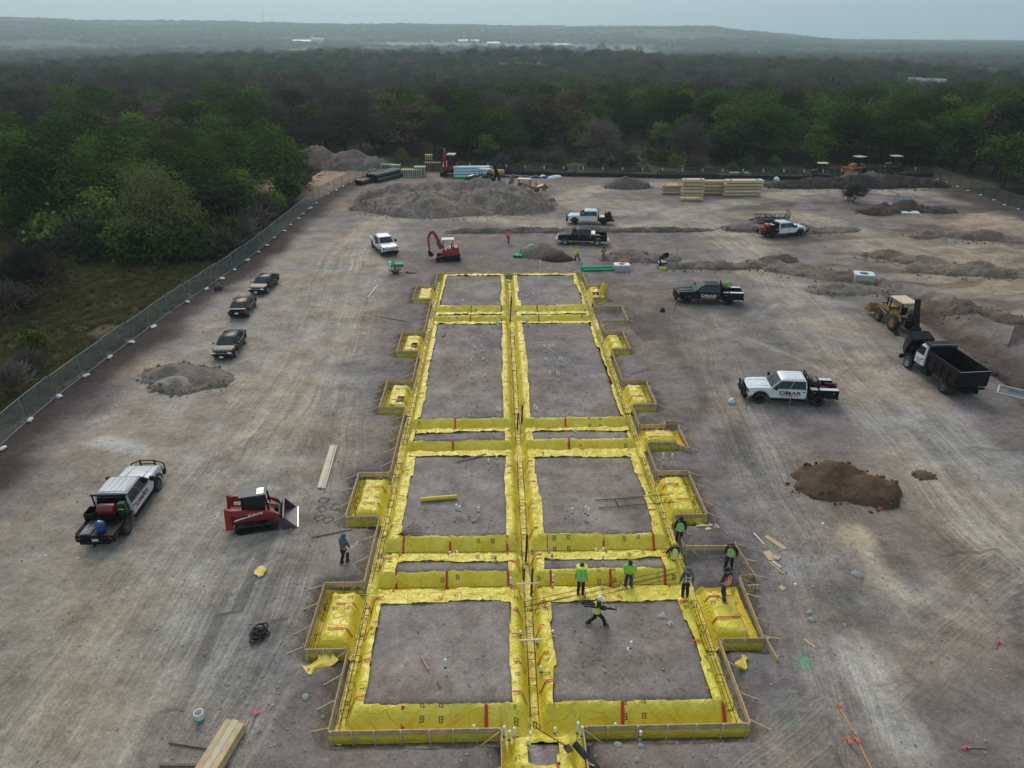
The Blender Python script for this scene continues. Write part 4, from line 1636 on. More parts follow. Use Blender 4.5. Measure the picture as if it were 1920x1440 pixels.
def greenhouse(t, paint, base, mid, top, split, glassm=GLASS, dz=0):
    """cab top: base / mid / top = (x rear, x front, half width, z)"""
    mb = MB()
    rings = []
    for xr, xf, hw, z in (base, mid, top):
        rings.append([(xr, -hw, z), (xf, -hw, z), (xf, hw, z), (xr, hw, z)])
    mb.loft(rings)
    mb.build('cab_roof', paint, t, bevel=.09, seg=4, angle=20)
    xr, xf, hw, z0 = base
    mr, mf, mw, z1 = mid
    MB().quadpanel((xf, hw, z0), (xf, -hw, z0), (mf, -mw, z1), (mf, mw, z1), .06, .94, .10, .94, off=.012).build('windshield', glassm, t, smooth=False)
    MB().quadpanel((xr, -hw, z0), (xr, hw, z0), (mr, mw, z1), (mr, -mw, z1), .08, .92, .15, .9, off=.012).build('rear_window', glassm, t, smooth=False)
    for s in (1, -1):
        for u0, u1 in split:
            a, b, c, d = (xr, s * hw, z0), (xf, s * hw, z0), (mf, s * mw, z1), (mr, s * mw, z1)
            if s > 0:
                a, b, c, d = b, a, d, c
                u0, u1 = 1 - u1, 1 - u0
            MB().quadpanel(a, b, c, d, u0, u1, .07, .92, off=.012).build('side_window', glassm, t, smooth=False)


def truck(name, label, cat, group, fpx, rpx, side, paint, bed='pickup', guard=True, lettering=None, letter_mat=BLACKP, rim=BLACK, bumper=BLACK, roof=None, plate=True, lamps=True, scale=1.0):
    XF, XRR = 2.08, -1.98
    loc, rz = by_wheels(fpx, rpx, side, XF, XRR, .98)
    t = thing(name, label, cat, loc, rz, group, scale)
    r = .43
    top = [(3.02, .62), (3.03, 1.02), (2.96, 1.20), (2.55, 1.27), (1.45, 1.32), (1.2, 1.27), (-1.12, 1.27), (-1.12, .55)]
    out = top + [(XF - .62, .55)] + arch(XF, .54, .55)[1:-1] + [(XF + .62, .55)]
    MB().ext(out, -1.0, 1.0).warp(lambda x, y, z: (x, y * (1 - .09 * max(0, (x - 2.2) / .8) ** 2), z)).build('body', paint, t, bevel=.085, seg=3, angle=30)
    greenhouse(t, roof or paint, (-1.12, 1.46, .97, 1.25), (-1.02, .70, .80, 1.90), (-.92, .48, .72, 1.99), ((.04, .485), (.50, .97)))
    for s in (1, -1):
        for x0, x1 in ((1.30, .16), (.12, -1.05)):
            d = MB()
            d.box((x0 + x1) / 2, s * 1.0, .92, x0 - x1, .03, .64)
            d = d.build('door', paint, t, bevel=.012)
            MB().box(x1 + .16, s * 1.03, 1.12, .22, .035, .045).build('handle', BLACK if paint not in (BLACKP, NAVY) else CHROME, d)
        m = MB()
        m.box(1.15, s * 1.20, 1.46, .16, .26, .30)
        m.bar((1.15, s * .98, 1.36), (1.15, s * 1.12, 1.42), .05)
        m.build('mirror', BLACKP, t, bevel=.03)
        MB().box(2.97, s * .80, 1.02, .12, .30, .26).build('headlight', HEADL, t, bevel=.03)
        f = MB()
        pts = [(XF + .58 * math.cos(a), .42 + .58 * math.sin(a)) for a in np.linspace(.15, math.pi - .15, 9)]
        for (xa, za), (xb, zb) in zip(pts[:-1], pts[1:]):
            f.bar((xa, s * 1.0, za), (xb, s * 1.0, zb), .07, .06, up=(0, 1, 0))
        f.build('fender_flare', BLACK if paint in (WHITE, SILVER) and guard else paint, t)
        wheel(t, XF, s * .86, r, .30, rim)
        wheel(t, XRR, s * .86, r, .34, rim)
        MB().bar((1.3, s * 1.03, .45), (-1.1, s * 1.03, .45), .16, .06).build('running_board', BLACK, t)
    MB().box(3.03, 0, .96, .10, 1.25, .34).build('grille', BLACK if guard else CHROME, t, bevel=.02)
    MB().box(3.12, 0, .60, .26, 1.94, .26).build('bumper', bumper, t, bevel=.05)
    for k in range(5):
        pass
    hr = MB()
    for y in (-.45, .45):
        hr.bar((2.8, y, 1.245), (1.5, y * 1.15, 1.335), .10, .05)
    hr.build('hood_rib', paint, t, bevel=.02)
    rr_ = MB()
    for y in (-.45, -.15, .15, .45):
        rr_.bar((-.85, y, 1.995), (.4, y, 1.995), .10, .022)
    rr_.build('roof_rib', roof or paint, t)
    w = MB()
    w.bar((1.35, .6, 1.42), (1.1, .1, 1.62), .025)
    w.bar((1.35, -.1, 1.42), (1.1, -.6, 1.62), .025)
    w.build('wiper', BLACK, t)
    fr = MB()
    for s in (1, -1):
        fr.box(-.2, s * .42, .52, 6.0, .10, .18)
    fr.box(XRR, 0, .45, .16, 1.5, .16)
    fr.box(XF, 0, .45, .16, 1.5, .16)
    fr.build('chassis', BLACK, t)
    if guard:
        g = MB()
        for s in (1, -1):
            g.bar((3.30, s * .42, .45), (3.30, s * .42, 1.32), .07)
            g.bar((3.30, s * .42, 1.30), (3.26, s * .95, 1.12), .055)
            g.bar((3.26, s * .95, 1.12), (3.18, s * 1.0, .62), .055)
        for z in (.62, .85, 1.08, 1.31):
            g.bar((3.30, -.42, z), (3.30, .42, z), .055)
        g.bar((3.28, -.98, .62), (3.28, .98, .62), .09)
        g.box(3.2, 0, .6, .12, 1.9, .34)
        g.build('grille_guard', BLACK, t)
    if bed == 'pickup':
        RX0, RX1 = -3.18, -1.17
        for s in (1, -1):
            o2 = [(RX1, .55), (RX1, 1.34), (RX0, 1.30), (RX0, .58), (XRR - .62, .55)] + arch(XRR, .54, .55)[1:-1] + [(XRR + .62, .55)]
            MB().ext(o2, s * .88, s * 1.0).build('bed_side', paint, t, bevel=.03)
        MB().box((RX0 + RX1) / 2, 0, .80, RX1 - RX0, 1.74, .06).build('bed_floor', BLACK, t)
        MB().box(RX1 - .03, 0, 1.06, .05, 1.74, .52).build('bed_front', paint, t)
        tg = MB().box(RX0 + .02, 0, 1.02, .07, 1.74, .56).build('tailgate', paint, t, bevel=.02)
        MB().box(RX0 - .14, 0, .58, .22, 1.9, .2).build('rear_bumper', CHROME if bumper is CHROME else bumper, t, bevel=.04)
        for s in (1, -1):
            MB().box(RX0, s * .94, 1.06, .06, .11, .36).build('tail_lamp', LAMPR, t)
    else:
        b = MB()
        b.box(-2.22, 0, .86, 2.16, 2.0, .12)
        b.build('deck', BLACK, t, bevel=.015)
        h = MB()
        for y in (-.85, -.3, .3, .85):
            h.bar((-1.24, y, .9), (-1.24, y, 2.0), .06)
        for z in (1.2, 2.0):
            h.bar((-1.24, -.95, z), (-1.24, .95, z), .08)
        h.box(-1.22, 0, 1.55, .03, 1.3, .6)
        h.build('headache_rack', BLACK, t)
        if bed == 'service':
            for s in (1, -1):
                o2 = [(-1.30, .50), (-1.30, 1.32), (-3.30, 1.32), (-3.30, .66), (XRR - .60, .62)] + arch(XRR, .53, .58)[1:-1] + [(XRR + .60, .50)]
                MB().ext(o2, s * .66, s * 1.03).build('tool_box', BLACK, t, bevel=.02)
                MB().box(-1.58, s * .85, 1.34, .50, .40, .035).build('box_lid', ALU, t, bevel=.01)
                MB().box(-2.62, s * .85, 1.335, 1.30, .38, .03).build('box_lid', ALU, t, bevel=.01)
                for x in (-1.6, -2.95):
                    MB().box(x, s * 1.04, 1.1, .10, .02, .06).build('latch', CHROME, t)
            MB().box(-3.30, 0, 1.0, .06, 1.36, .5).build('tailgate', BLACK, t, bevel=.02)
            MB().box(-1.42, 0, 1.45, .30, .9, .22).build('cross_box', BLACK, t, bevel=.02)
        else:
            k = MB()
            k.box(-3.28, 0, .72, .10, 2.0, .36)
            k.build('rear_skirt', BLACK, t, bevel=.02)
            for s in (1, -1):
                MB().box(-1.75, s * .83, .68, .55, .34, .3).build('tool_box', BLACK, t, bevel=.02)
                k = MB()
                k.bar((-1.25, s * .97, 1.0), (-3.2, s * .97, 1.0), .05)
                for x in (-1.6, -2.2, -2.8, -3.2):
                    k.bar((x, s * .97, .9), (x, s * .97, 1.02), .04)
                k.build('side_rail', BLACK, t)
                a = MB()
                pts = [(XRR + .56 * math.cos(q), .40 + .5 * math.sin(q)) for q in np.linspace(.1, math.pi - .1, 8)]
                for (xa, za), (xb, zb) in zip(pts[:-1], pts[1:]):
                    a.bar((xa, s * .86, za), (xb, s * .86, zb), .34, .03, up=(0, 1, 0))
                a.build('rear_fender', BLACK, t)
        for s in (1, -1):
            MB().box(-3.35, s * .8, .78, .04, .16, .10).build('tail_lamp', LAMPR, t)
        MB().box(-3.38, 0, .55, .14, 1.5, .14).build('rear_bumper', BLACK, t)
        MB().bar((-3.4, 0, .46), (-3.62, 0, .46), .07).build('hitch', BLACK, t)
    if plate:
        MB().box(-3.36 if bed != 'pickup' else -3.3, 0, .66, .02, .32, .16).build('licence_plate', PLATE, t)
    if lettering:
        for s in (1, -1):
            M = Matrix.Translation((.06, s * 1.022, .97)) @ Matrix.Rotation(math.pi if s > 0 else 0, 4, 'Z') @ Matrix.Rotation(math.pi / 2, 4, 'X')
            text_mesh(lettering, .40, letter_mat, t, M @ Matrix.Scale(1.35, 4, (1, 0, 0)), bold=.007)
            ln = MB()
            ln.box(-.05, s * 1.021, .825, 1.3, .008, .010)
            x = -.62
            while x < .66:
                w = random.choice((.04, .06, .08))
                ln.box(x + w / 2, s * 1.021, .745, w, .008, .045)
                x += w + .03
            ln.build('small_print', REDTAPE if letter_mat is BLACKP else PLATE, t)
    return t


UT = 'work trucks parked around the site'
tA = truck('work_truck', 'white crew cab work truck lettered DMAR with black tool box bed', 'truck', UT, (1420, 757), (1535, 762), 1, WHITE, 'service', True, 'DMAR', BLACKP)
tB = truck('work_truck', 'dark blue crew cab work truck with pale DMAR lettering and a green hose reel', 'truck', UT, (1286, 571), (1367.5, 573.5), 1, NAVY, 'service', True, 'DMAR', PLATE)
tC = truck('flatbed_truck', 'white crew cab truck with black flatbed, behind the black pickup', 'truck', UT, (1076, 422), (1132.4, 423.3), 1, WHITE, 'flat', True)
tD = truck('pickup_truck', 'glossy black pickup parked before the rubble berm with a white tool box', 'pickup', UT, (1059.6, 459.5), (1119, 461.3), 1, BLACKP, 'pickup', False, rim=STEEL, bumper=CHROME)
tE = truck('flatbed_truck', 'white truck facing right with black flatbed loaded with red gear, beside the trailer', 'truck', UT, (1500.6, 443), (1447, 447), -1, WHITE, 'flat', True)
tF = truck('pickup_truck', 'plain white pickup facing the camera left of the small red excavator', 'pickup', UT, (712.3, 477.4), (700.6, 466), -1, WHITE, 'pickup', False, bumper=BLACK)
tG = truck('flatbed_truck', 'silver crew cab truck with black flatbed carrying a red engine, seen from behind', 'truck', UT, (297, 924), (246.9, 995), -1, SILVER, 'flat', True, 'DMAR', MAROON, rim=DARKSTEEL)


def load(name, label, cat, truck_, x, y, z, builder, rz=0.0, group=None):
    """something carried on a truck bed: a thing of its own, standing on the deck"""
    M = Matrix.Translation(truck_.location) @ Matrix.Rotation(truck_.rotation_euler.z, 4, 'Z')
    p = M @ Vector((x, y, z))
    t = thing(name, label, cat, p, truck_.rotation_euler.z + rz, group)
    builder(t)
    return t


def hose_reel(t, m=GREENHOSE):
    mb = MB()
    for k in range(3):
        a = [Vector((.28 * math.cos(q), -.12 + .12 * k + .05 * math.sin(3 * q), .34 + .28 * math.sin(q))) for q in np.linspace(0, 2 * math.pi, 15)]
        mb.path(a, .055, 6)
    mb.build('hose', m, t)
    mb = MB()
    mb.box(0, 0, .03, .6, .5, .06)
    mb.bar((0, -.22, .05), (0, -.22, .4), .05)
    mb.bar((0, .22, .05), (0, .22, .4), .05)
    mb.build('stand', BLACK, t)


def engine(t, m=RED, tank=BLUE):
    MB().lathe([(.02, -.42), (.28, -.42), (.30, -.36), (.30, .36), (.28, .42), (.02, .42)], 14, (0, 0, .55), 'y').build('tank', m, t)
    e = MB()
    e.box(0, 0, .14, .8, .9, .2)
    e.box(.45, .0, .38, .3, .5, .5)
    e.tube((.5, .2, .6), (.5, .2, .95), .04)
    e.build('engine_block', BLACK, t, bevel=.02)


def blue_can(t):
    MB().lathe([(.22, 0), (.24, .1), (.24, .45), (.18, .52), (.05, .55)], 12).build('can', BLUE, t)
    MB().lathe([(.05, .54), (.06, .6), (.02, .62)], 8).build('lid', PVC, t)


def crate(t, m=BLACK, sx=.8, sy=.6, sz=.4):
    k = MB()
    for s in (1, -1):
        k.box(s * sx / 2, 0, sz / 2, .03, sy, sz)
        k.box(0, s * sy / 2, sz / 2, sx, .03, sz)
    k.box(0, 0, .02, sx, sy, .04)
    k.build('tray', m, t)


def rods(t, m=STEEL, n=7, L=1.5):
    for i in range(n):
        y = -.25 + .5 * i / n
        MB().tube((-L / 2, y, .05 + .05 * (i % 2)), (L / 2, y + random.uniform(-.08, .08), .07), .025, 6).build('rod', m, t)


def heap(t, m=MAROON):
    k = MB()
    for i in range(6):
        k.box(random.uniform(-.6, .6), random.uniform(-.4, .4), .1 + .05 * i, .7, .12, .1, (0, random.uniform(-.2, .2), random.uniform(-.5, .5)))
    k.build('hoses', m, t, bevel=.02)


load('hose_reel', 'coil of bright green hose on the dark blue truck', 'hose reel', tB, -2.0, -.55, 1.36, lambda t: hose_reel(t))
load('generator', 'small dark engine on the far tool box of the dark blue truck', 'generator', tB, -1.55, .1, .94, lambda t: engine(t, BLACK))
load('hose_heap', 'heap of red hose and forms in the bed of the white lettered truck', 'hose', tA, -2.7, 0, .94, lambda t: heap(t))
load('tank', 'dark green tank across the bed of the white lettered truck', 'tank', tA, -1.9, 0, .94, lambda t: engine(t, BLACKPL))
load('toolbox', 'bright tool box across the bed of the glossy black pickup', 'tool box', tD, -1.42, 0, 1.22, lambda t: (MB().box(0, 0, .12, .5, 1.78, .26).build('chest', ALU, t, bevel=.02), MB().box(0, .5, .26, .1, .2, .02).build('latch', CHROME, t)))
load('compressor', 'shiny red compressor on the bed of the silver truck', 'compressor', tG, -1.75, -.05, .92, lambda t: engine(t, MAROON))
load('fuel_can', 'blue can standing behind the red compressor on the silver truck', 'can', tG, -2.85, -.15, .92, blue_can)
load('rod_bundle', 'bundle of steel rods lying on the bed of the silver truck', 'rods', tG, -2.5, .55, .92, rods)
load('side_tray', 'open black tray on the left of the silver truck bed', 'tray', tG, -1.75, .78, .92, lambda t: crate(t, BLACK, .7, .5, .5))
load('traffic_gear', 'dark green gear with a yellow strip behind the silver cab', 'gear', tG, -1.55, -.75, .92, lambda t: (MB().box(0, 0, .4, .35, .4, .8).build('case', mat('dark_green_case', (.01, .05, .02), .5), t, bevel=.04), MB().box(-.19, 0, .5, .02, .3, .06).build('strip', mat('yellow_strip', (.6, .5, .03), .5), t)))
load('red_engine', 'red engine and hoses on the flatbed of the white truck facing right', 'engine', tE, -2.3, .1, .92, lambda t: engine(t, RED))
load('red_case', 'red tool case at the rear of the white truck facing right', 'case', tE, -2.95, -.3, .92, lambda t: heap(t, RED))
load('supply_box', 'grey box at the front of the flatbed on the truck facing right', 'box', tE, -1.6, .3, .92, lambda t: (MB().box(0, 0, .3, .5, .9, .6).build('chest', GREYP, t, bevel=.03), MB().box(0, 0, .62, .52, .92, .04).build('lid', ALU, t)))
load('equipment_rack', 'black pump and box on the flatbed behind the black pickup', 'pump', tC, -2.7, .0, .92, lambda t: engine(t, BLACK))
load('silver_box', 'low silver box on the flatbed behind the black pickup', 'box', tC, -1.7, .2, .92, lambda t: (MB().box(0, 0, .12, .7, 1.2, .24).build('chest', ALU, t, bevel=.02), MB().box(.2, 0, .25, .1, .2, .02).build('latch', BLACK, t)))


# ------------------------------------------------------------------ sedans
def sedan(label, fpx, rpx, side, paint):
    XF, XRR, r = 1.42, -1.40, .33
    loc, rz = by_wheels(fpx, rpx, side, XF, XRR, .86)
    t = thing('sedan_car', label, 'car', loc, rz, 'dark sedans parked along the left fence')
    top = [(2.40, .38), (2.42, .58), (2.28, .74), (1.6, .86), (.95, .93), (-1.35, .97), (-2.1, .98), (-2.35, .92), (-2.40, .55), (-2.34, .32)]
    out = top + [(XRR - .43, .24)] + arch(XRR, .38, .24)[1:-1] + [(XRR + .43, .22), (XF - .43, .22)] + arch(XF, .38, .24)[1:-1] + [(XF + .43, .24)]
    MB().ext(out, -.9, .9).warp(lambda x, y, z: (x, y * (1 - .16 * max(0, (abs(x) - 1.5) / .9) ** 2), z)).build('body', paint, t, bevel=.13, seg=4, angle=25)
    rings = [[(-1.85, -.80, .94), (1.12, -.80, .90), (1.12, .80, .90), (-1.85, .80, .94)], [(-1.12, -.62, 1.36), (.30, -.62, 1.37), (.30, .62, 1.37), (-1.12, .62, 1.36)], [(-.9, -.52, 1.43), (.05, -.52, 1.43), (.05, .52, 1.43), (-.9, .52, 1.43)]]
    MB().loft(rings).build('cab_roof', paint, t, bevel=.10, seg=4, angle=15)
    a = rings
    MB().quadpanel((1.12, .80, .90), (1.12, -.80, .90), (.30, -.62, 1.37), (.30, .62, 1.37), .06, .94, .06, .95, off=.014).build('windshield', GLASS, t)
    MB().quadpanel((-1.85, -.80, .94), (-1.85, .80, .94), (-1.12, .62, 1.36), (-1.12, -.62, 1.36), .08, .92, .12, .93, off=.014).build('rear_window', GLASS, t)
    for s in (1, -1):
        for u0, u1 in ((.14, .45), (.48, .90)):
            p, q, v, w = (-1.85, s * .8, .94), (1.12, s * .8, .90), (.30, s * .62, 1.37), (-1.12, s * .62, 1.36)
            if s > 0:
                p, q, v, w = q, p, w, v
                u0, u1 = 1 - u1, 1 - u0
            MB().quadpanel(p, q, v, w, u0, u1, .10, .88, off=.012).build('side_window', GLASS, t)
        for x0, x1 in ((.95, -.05), (-.09, -1.0)):
            d = MB().box((x0 + x1) / 2, s * .895, .60, x0 - x1, .03, .52).build('door', paint, t, bevel=.012)
            MB().box(x1 + .14, s * .92, .78, .18, .025, .035).build('handle', CHROME, d)
        MB().box(.85, s * 1.0, .98, .12, .2, .13).build('mirror', paint, t, bevel=.03)
        MB().box(2.30, s * .66, .66, .16, .36, .12, (0, .25, s * -.3)).build('headlight', HEADL, t, bevel=.02)
        MB().box(-2.37, s * .62, .80, .08, .42, .14).build('tail_lamp', LAMPR, t, bevel=.02)
        wheel(t, XF, s * .78, r, .22, STEEL, .68)
        wheel(t, XRR, s * .78, r, .22, STEEL, .68)
    MB().box(2.43, 0, .50, .03, .8, .22).build('grille', BLACK, t, bevel=.01)
    MB().box(2.455, 0, .42, .02, .32, .15).build('licence_plate', PLATE, t)
    MB().box(-2.43, 0, .68, .02, .32, .15).build('licence_plate', PLATE, t)
    MB().box(-2.2, 0, 1.0, .16, 1.3, .03).build('spoiler', paint, t, bevel=.01)
    return t


sedan('dark grey sedan facing the camera, nearest of the three along the fence', (444.6, 667), (459.2, 645.8), 1, GREYP)
sedan('dark brown sedan showing its rear, between two other dark sedans', (480, 574.5), (468.4, 592.5), -1, BROWNP)
sedan('black sedan facing the camera, farthest of the three along the fence', (503.4, 549.5), (520.5, 534.3), 1, BLACKP)


# ------------------------------------------------------------------ dump truck
loc, rz = by_wheels((1703, 693), (1760, 733), 1, 2.35, -2.05, 1.05)
t = thing('dump_truck', 'dump truck with white cab, black box and its hood tilted open', 'dump truck', loc, rz)
k = MB()
for s in (1, -1):
    k.box(-.2, s * .43, .78, 7.0, .10, .26)
for x in (2.35, -2.05):
    k.box(x, 0, .55, .18, 1.9, .18)
k.build('chassis', BLACK, t)
rings = [[(.55, -1.05, .95), (1.75, -1.05, .95), (1.75, 1.05, .95), (.55, 1.05, .95)], [(.55, -1.08, 1.75), (1.72, -1.08, 1.75), (1.72, 1.08, 1.75), (.55, 1.08, 1.75)], [(.62, -.98, 2.55), (1.35, -.98, 2.55), (1.35, .98, 2.55), (.62, .98, 2.55)], [(.72, -.88, 2.68), (1.2, -.88, 2.68), (1.2, .88, 2.68), (.72, .88, 2.68)]]
MB().loft(rings).build('cab', WHITE, t, bevel=.06, seg=3, angle=15)
MB().quadpanel((1.72, 1.08, 1.75), (1.72, -1.08, 1.75), (1.35, -.98, 2.55), (1.35, .98, 2.55), .06, .94, .05, .9, off=.014).build('windshield', GLASS, t)
for s in (1, -1):
    p, q, v, w = (.55, s * 1.08, 1.75), (1.72, s * 1.08, 1.75), (1.35, s * .98, 2.55), (.62, s * .98, 2.55)
    u0, u1 = .18, .92
    if s > 0:
        p, q, v, w = q, p, w, v
        u0, u1 = 1 - u1, 1 - u0
    MB().quadpanel(p, q, v, w, u0, u1, .06, .85, off=.014).build('side_window', GLASS, t)
    d = MB().box(1.15, s * 1.065, 1.36, 1.0, .03, .72).build('door', WHITE, t, bevel=.012)
    MB().box(.8, s * 1.09, 1.5, .18, .03, .05).build('handle', BLACK, d)
    lg = MB()
    for r_ in range(3):
        x = .85 + .05 * r_
        while x < 1.5 - .05 * r_:
            w_ = random.choice((.05, .07, .1))
            lg.box(x + w_ / 2, s * 1.083, 1.42 - .14 * r_, w_, .006, .06)
            x += w_ + .035
    lg.build('small_print', BLACKP, t)
    MB().box(1.9, s * 1.35, 1.95, .1, .22, .36).build('mirror', BLACK, t, bevel=.03)
    wheel(t, 2.35, s * .98, .50, .28, STEEL, .56)
    for yy in (.98, .68):
        wheel(t, -2.05, s * yy, .50, .26, DARKSTEEL if yy > .9 else BLACK, .56)
    MB().box(.35, s * .82, .68, .9, .5, .5).build('fuel_tank', BLACK, t, bevel=.06)
    MB().box(-2.75, s * .85, .55, .02, .62, .8).build('mud_flap', RUBBER, t)
    f = MB()
    pts = [(2.35 + .62 * math.cos(q), .5 + .62 * math.sin(q)) for q in np.linspace(.2, math.pi - .2, 8)]
    for (xa, za), (xb, zb) in zip(pts[:-1], pts[1:]):
        f.bar((xa, s * .98, za), (xb, s * .98, zb), .36, .03, up=(0, 1, 0))
    f.build('front_fender', BLACKP, t)
# hood tilted forward over the bumper
h = MB()
h.M = Matrix.Translation((3.35, 0, .8)) @ Matrix.Rotation(R_(62), 4, 'Y')
rg_ = [[(-1.75, -.98, .0), (-1.75, .98, .0), (-1.75, .80, .95), (-1.75, -.80, .95)], [(-.9, -.98, .0), (-.9, .98, .0), (-.9, .78, .9), (-.9, -.78, .9)], [(-.05, -.9, .0), (-.05, .9, .0), (-.05, .66, .72), (-.05, -.66, .72)]]
h.loft(rg_)
h.build('tilted_hood', BLACKP, t, bevel=.05, seg=2, angle=20)
e = MB()
e.box(2.4, 0, 1.15, 1.3, .8, .75)
e.box(2.9, 0, 1.25, .1, 1.1, .95)
e.tube((2.0, .2, 1.5), (2.0, .2, 1.8), .2)
e.build('engine_block', BLACK, t, bevel=.03)
MB().box(3.45, 0, .62, .2, 2.2, .34).build('bumper', BLACK, t, bevel=.04)
b = MB()
X0, X1, Z0, Z1 = -3.45, .30, 1.12, 2.30
for s in (1, -1):
    b.ext([(X0, Z0), (X1, Z0), (X1, Z1 + .12), (X0, Z1)], s * 1.10, s * 1.20)
b.box((X0 + X1) / 2, 0, Z0 + .04, X1 - X0, 2.2, .1)
b.box(X1 - .04, 0, (Z0 + Z1) / 2 + .2, .08, 2.2, Z1 - Z0 + .4)
b.build('dump_body', BLACK, t)
MB().box(X0 + .02, 0, (Z0 + Z1) / 2 - .02, .09, 2.18, Z1 - Z0 - .05).build('tailgate', BLACK, t, bevel=.02)
r = MB()
for s in (1, -1):
    r.bar((X0, s * 1.16, Z1 + .02), (X1, s * 1.16, Z1 + .14), .10, .07)
    for i in range(5):
        x = X0 + .2 + i * .82
        r.box(x, s * 1.24, (Z0 + Z1) / 2 - .1, .09, .07, 1.0)
r.bar((X0, -1.2, Z1 - .02), (X0, 1.2, Z1 - .02), .08)
r.build('body_rib', BLACK, t)
MB().box(.72, 0, 2.78, .95, 2.2, .06).build('cab_shield', BLACK, t, bevel=.02)
MB().box(.25, 0, 2.86, .10, 2.0, .08).build('tarp_roller', STEEL, t, bevel=.03)
MB().bar((X0 - .02, -1.2, Z1 + .035), (X0 - .02, 1.2, Z1 + .035), .05, .03).build('tailgate_lip', STEEL, t)
MB().box(X0 + .1, 0, .9, .12, 2.3, .16).build('rear_sill', BLACK, t)


# ------------------------------------------------------------------ backhoe loader
def backhoe(label, loc, rz, paint=YELM, arm=BLACK, roof=TANROOF, group='backhoe loaders on the site', bucket_up=.35, folded=True, scale=1.0):
    t = thing('backhoe_loader', label, 'backhoe', loc, rz, group, scale)
    k = MB()
    k.box(.2, 0, .85, 3.6, .7, .34)
    k.box(-1.0, 0, .95, 1.2, .9, .5)
    k.build('chassis', paint, t, bevel=.04)
    MB().loft([[(1.0, -.46, 1.0), (2.25, -.42, .95), (2.25, .42, .95), (1.0, .46, 1.0)], [(.95, -.46, 1.62), (2.2, -.40, 1.45), (2.2, .40, 1.45), (.95, .46, 1.62)]]).build('hood', paint, t, bevel=.06)
    MB().box(2.28, 0, 1.2, .06, .7, .5).build('grille', BLACK, t)
    MB().tube((1.75, .25, 1.5), (1.75, .25, 2.25), .06).build('exhaust', BLACK, t)
    for s in (1, -1):
        wheel(t, 1.75, s * .82, .50, .34, paint, .55)
        wheel(t, -.75, s * .88, .78, .46, paint, .55, n=24)
        f = MB()
        pts = [(-.75 + .86 * math.cos(q), .78 + .86 * math.sin(q)) for q in np.linspace(.5, math.pi - .4, 8)]
        for (xa, za), (xb, zb) in zip(pts[:-1], pts[1:]):
            f.bar((xa, s * .86, za), (xb, s * .86, zb), .5, .04, up=(0, 1, 0))
        f.build('rear_fender', paint, t)
        a = MB()
        a.bar((.55, s * .62, 1.45), (2.4, s * .62, 1.05 + bucket_up * .4), .14, .26)
        a.bar((2.4, s * .62, 1.05 + bucket_up * .4), (3.05, s * .62, .35 + bucket_up), .14, .24)
        a.build('loader_arm', paint, t, bevel=.02)
        a = MB()
        a.tube((.9, s * .62, 1.0), (2.1, s * .62, 1.0 + bucket_up * .35), .05)
        a.tube((2.0, s * .5, 1.5), (2.95, s * .5, .9 + bucket_up), .045)
        a.build('hydraulic_ram', CHROME, t)
        q = MB()
        q.bar((-1.5, s * .75, .9), (-1.75, s * 1.05, .25), .12, .16)
        q.box(-1.75, s * 1.08, .12, .5, .4, .06)
        q.build('stabiliser', arm, t)
    b = MB()
    zb = bucket_up
    o = [(2.95, .05 + zb), (3.85, .02 + zb), (3.86, .06 + zb), (3.10, .14 + zb), (3.02, .5 + zb), (3.12, .92 + zb), (3.05, .95 + zb), (2.92, .55 + zb)]
    b.ext(o, -1.1, 1.1)
    for s in (1, -1):
        b.ext([(2.95, .05 + zb), (3.82, .04 + zb), (3.12, .94 + zb), (2.95, .55 + zb)], s * 1.06, s * 1.11)
    b.build('loader_bucket', paint, t)
    for i in range(6):
        pass
    c = MB()
    for x, y in ((.75, .62), (.75, -.62), (-1.15, .62), (-1.15, -.62)):
        c.bar((x, y, 1.3), (x * .92, y * .96, 2.62), .09)
    c.build('canopy_post', arm if arm is not paint else BLACK, t)
    MB().box(-.2, 0, 2.68, 2.2, 1.5, .10).build('canopy_roof', roof, t, bevel=.04)
    s_ = MB()
    s_.box(-.35, 0, 1.42, .55, .55, .16)
    s_.box(-.62, 0, 1.78, .12, .5, .62)
    s_.build('seat', BLACK, t, bevel=.05)
    w = MB()
    w.bar((.5, 0, 1.4), (.25, 0, 1.85), .06)
    w.lathe([(.16, -.02), (.19, 0), (.16, .02)], 12, (.22, 0, 1.88))
    w.build('steering_wheel', BLACK, t)
    MB().box(-1.2, 0, 1.1, .5, 1.3, .4).build('cowl', BLACK, t, bevel=.04)
    # digging arm folded upright behind
    MB().box(-1.75, 0, .95, .4, .7, .7).build('swing_post', arm, t, bevel=.03)
    bm_ = MB()
    bm_.bar((-1.95, 0, .85), (-2.35, 0, 1.9), .24, .34)
    bm_.bar((-2.35, 0, 1.9), (-2.0, 0, 3.3), .30, .46)
    bm_.build('boom', arm, t, bevel=.02)
    d = MB()
    d.bar((-2.0, 0, 3.35), (-3.0, .1, 1.0), .26, .38)
    d.build('dipper', arm, t, bevel=.02)
    d = MB()
    d.tube((-2.2, 0, 1.3), (-1.9, 0, 2.55), .06)
    d.tube((-2.1, 0, 2.75), (-2.6, 0, 1.6), .05)
    d.build('hydraulic_ram', CHROME, t)
    u = MB()
    u.ext([(-2.6, 1.05), (-2.95, 1.0), (-3.0, .55), (-2.75, .28), (-2.3, .3), (-2.3, .36), (-2.7, .42), (-2.85, .6), (-2.75, .95)], -.34, .34)
    for s in (1, -1):
        u.ext([(-2.65, 1.0), (-2.95, .9), (-2.95, .5), (-2.7, .32), (-2.35, .34)], s * .31, s * .345)
    u.build('digging_bucket', arm, t)
    return t


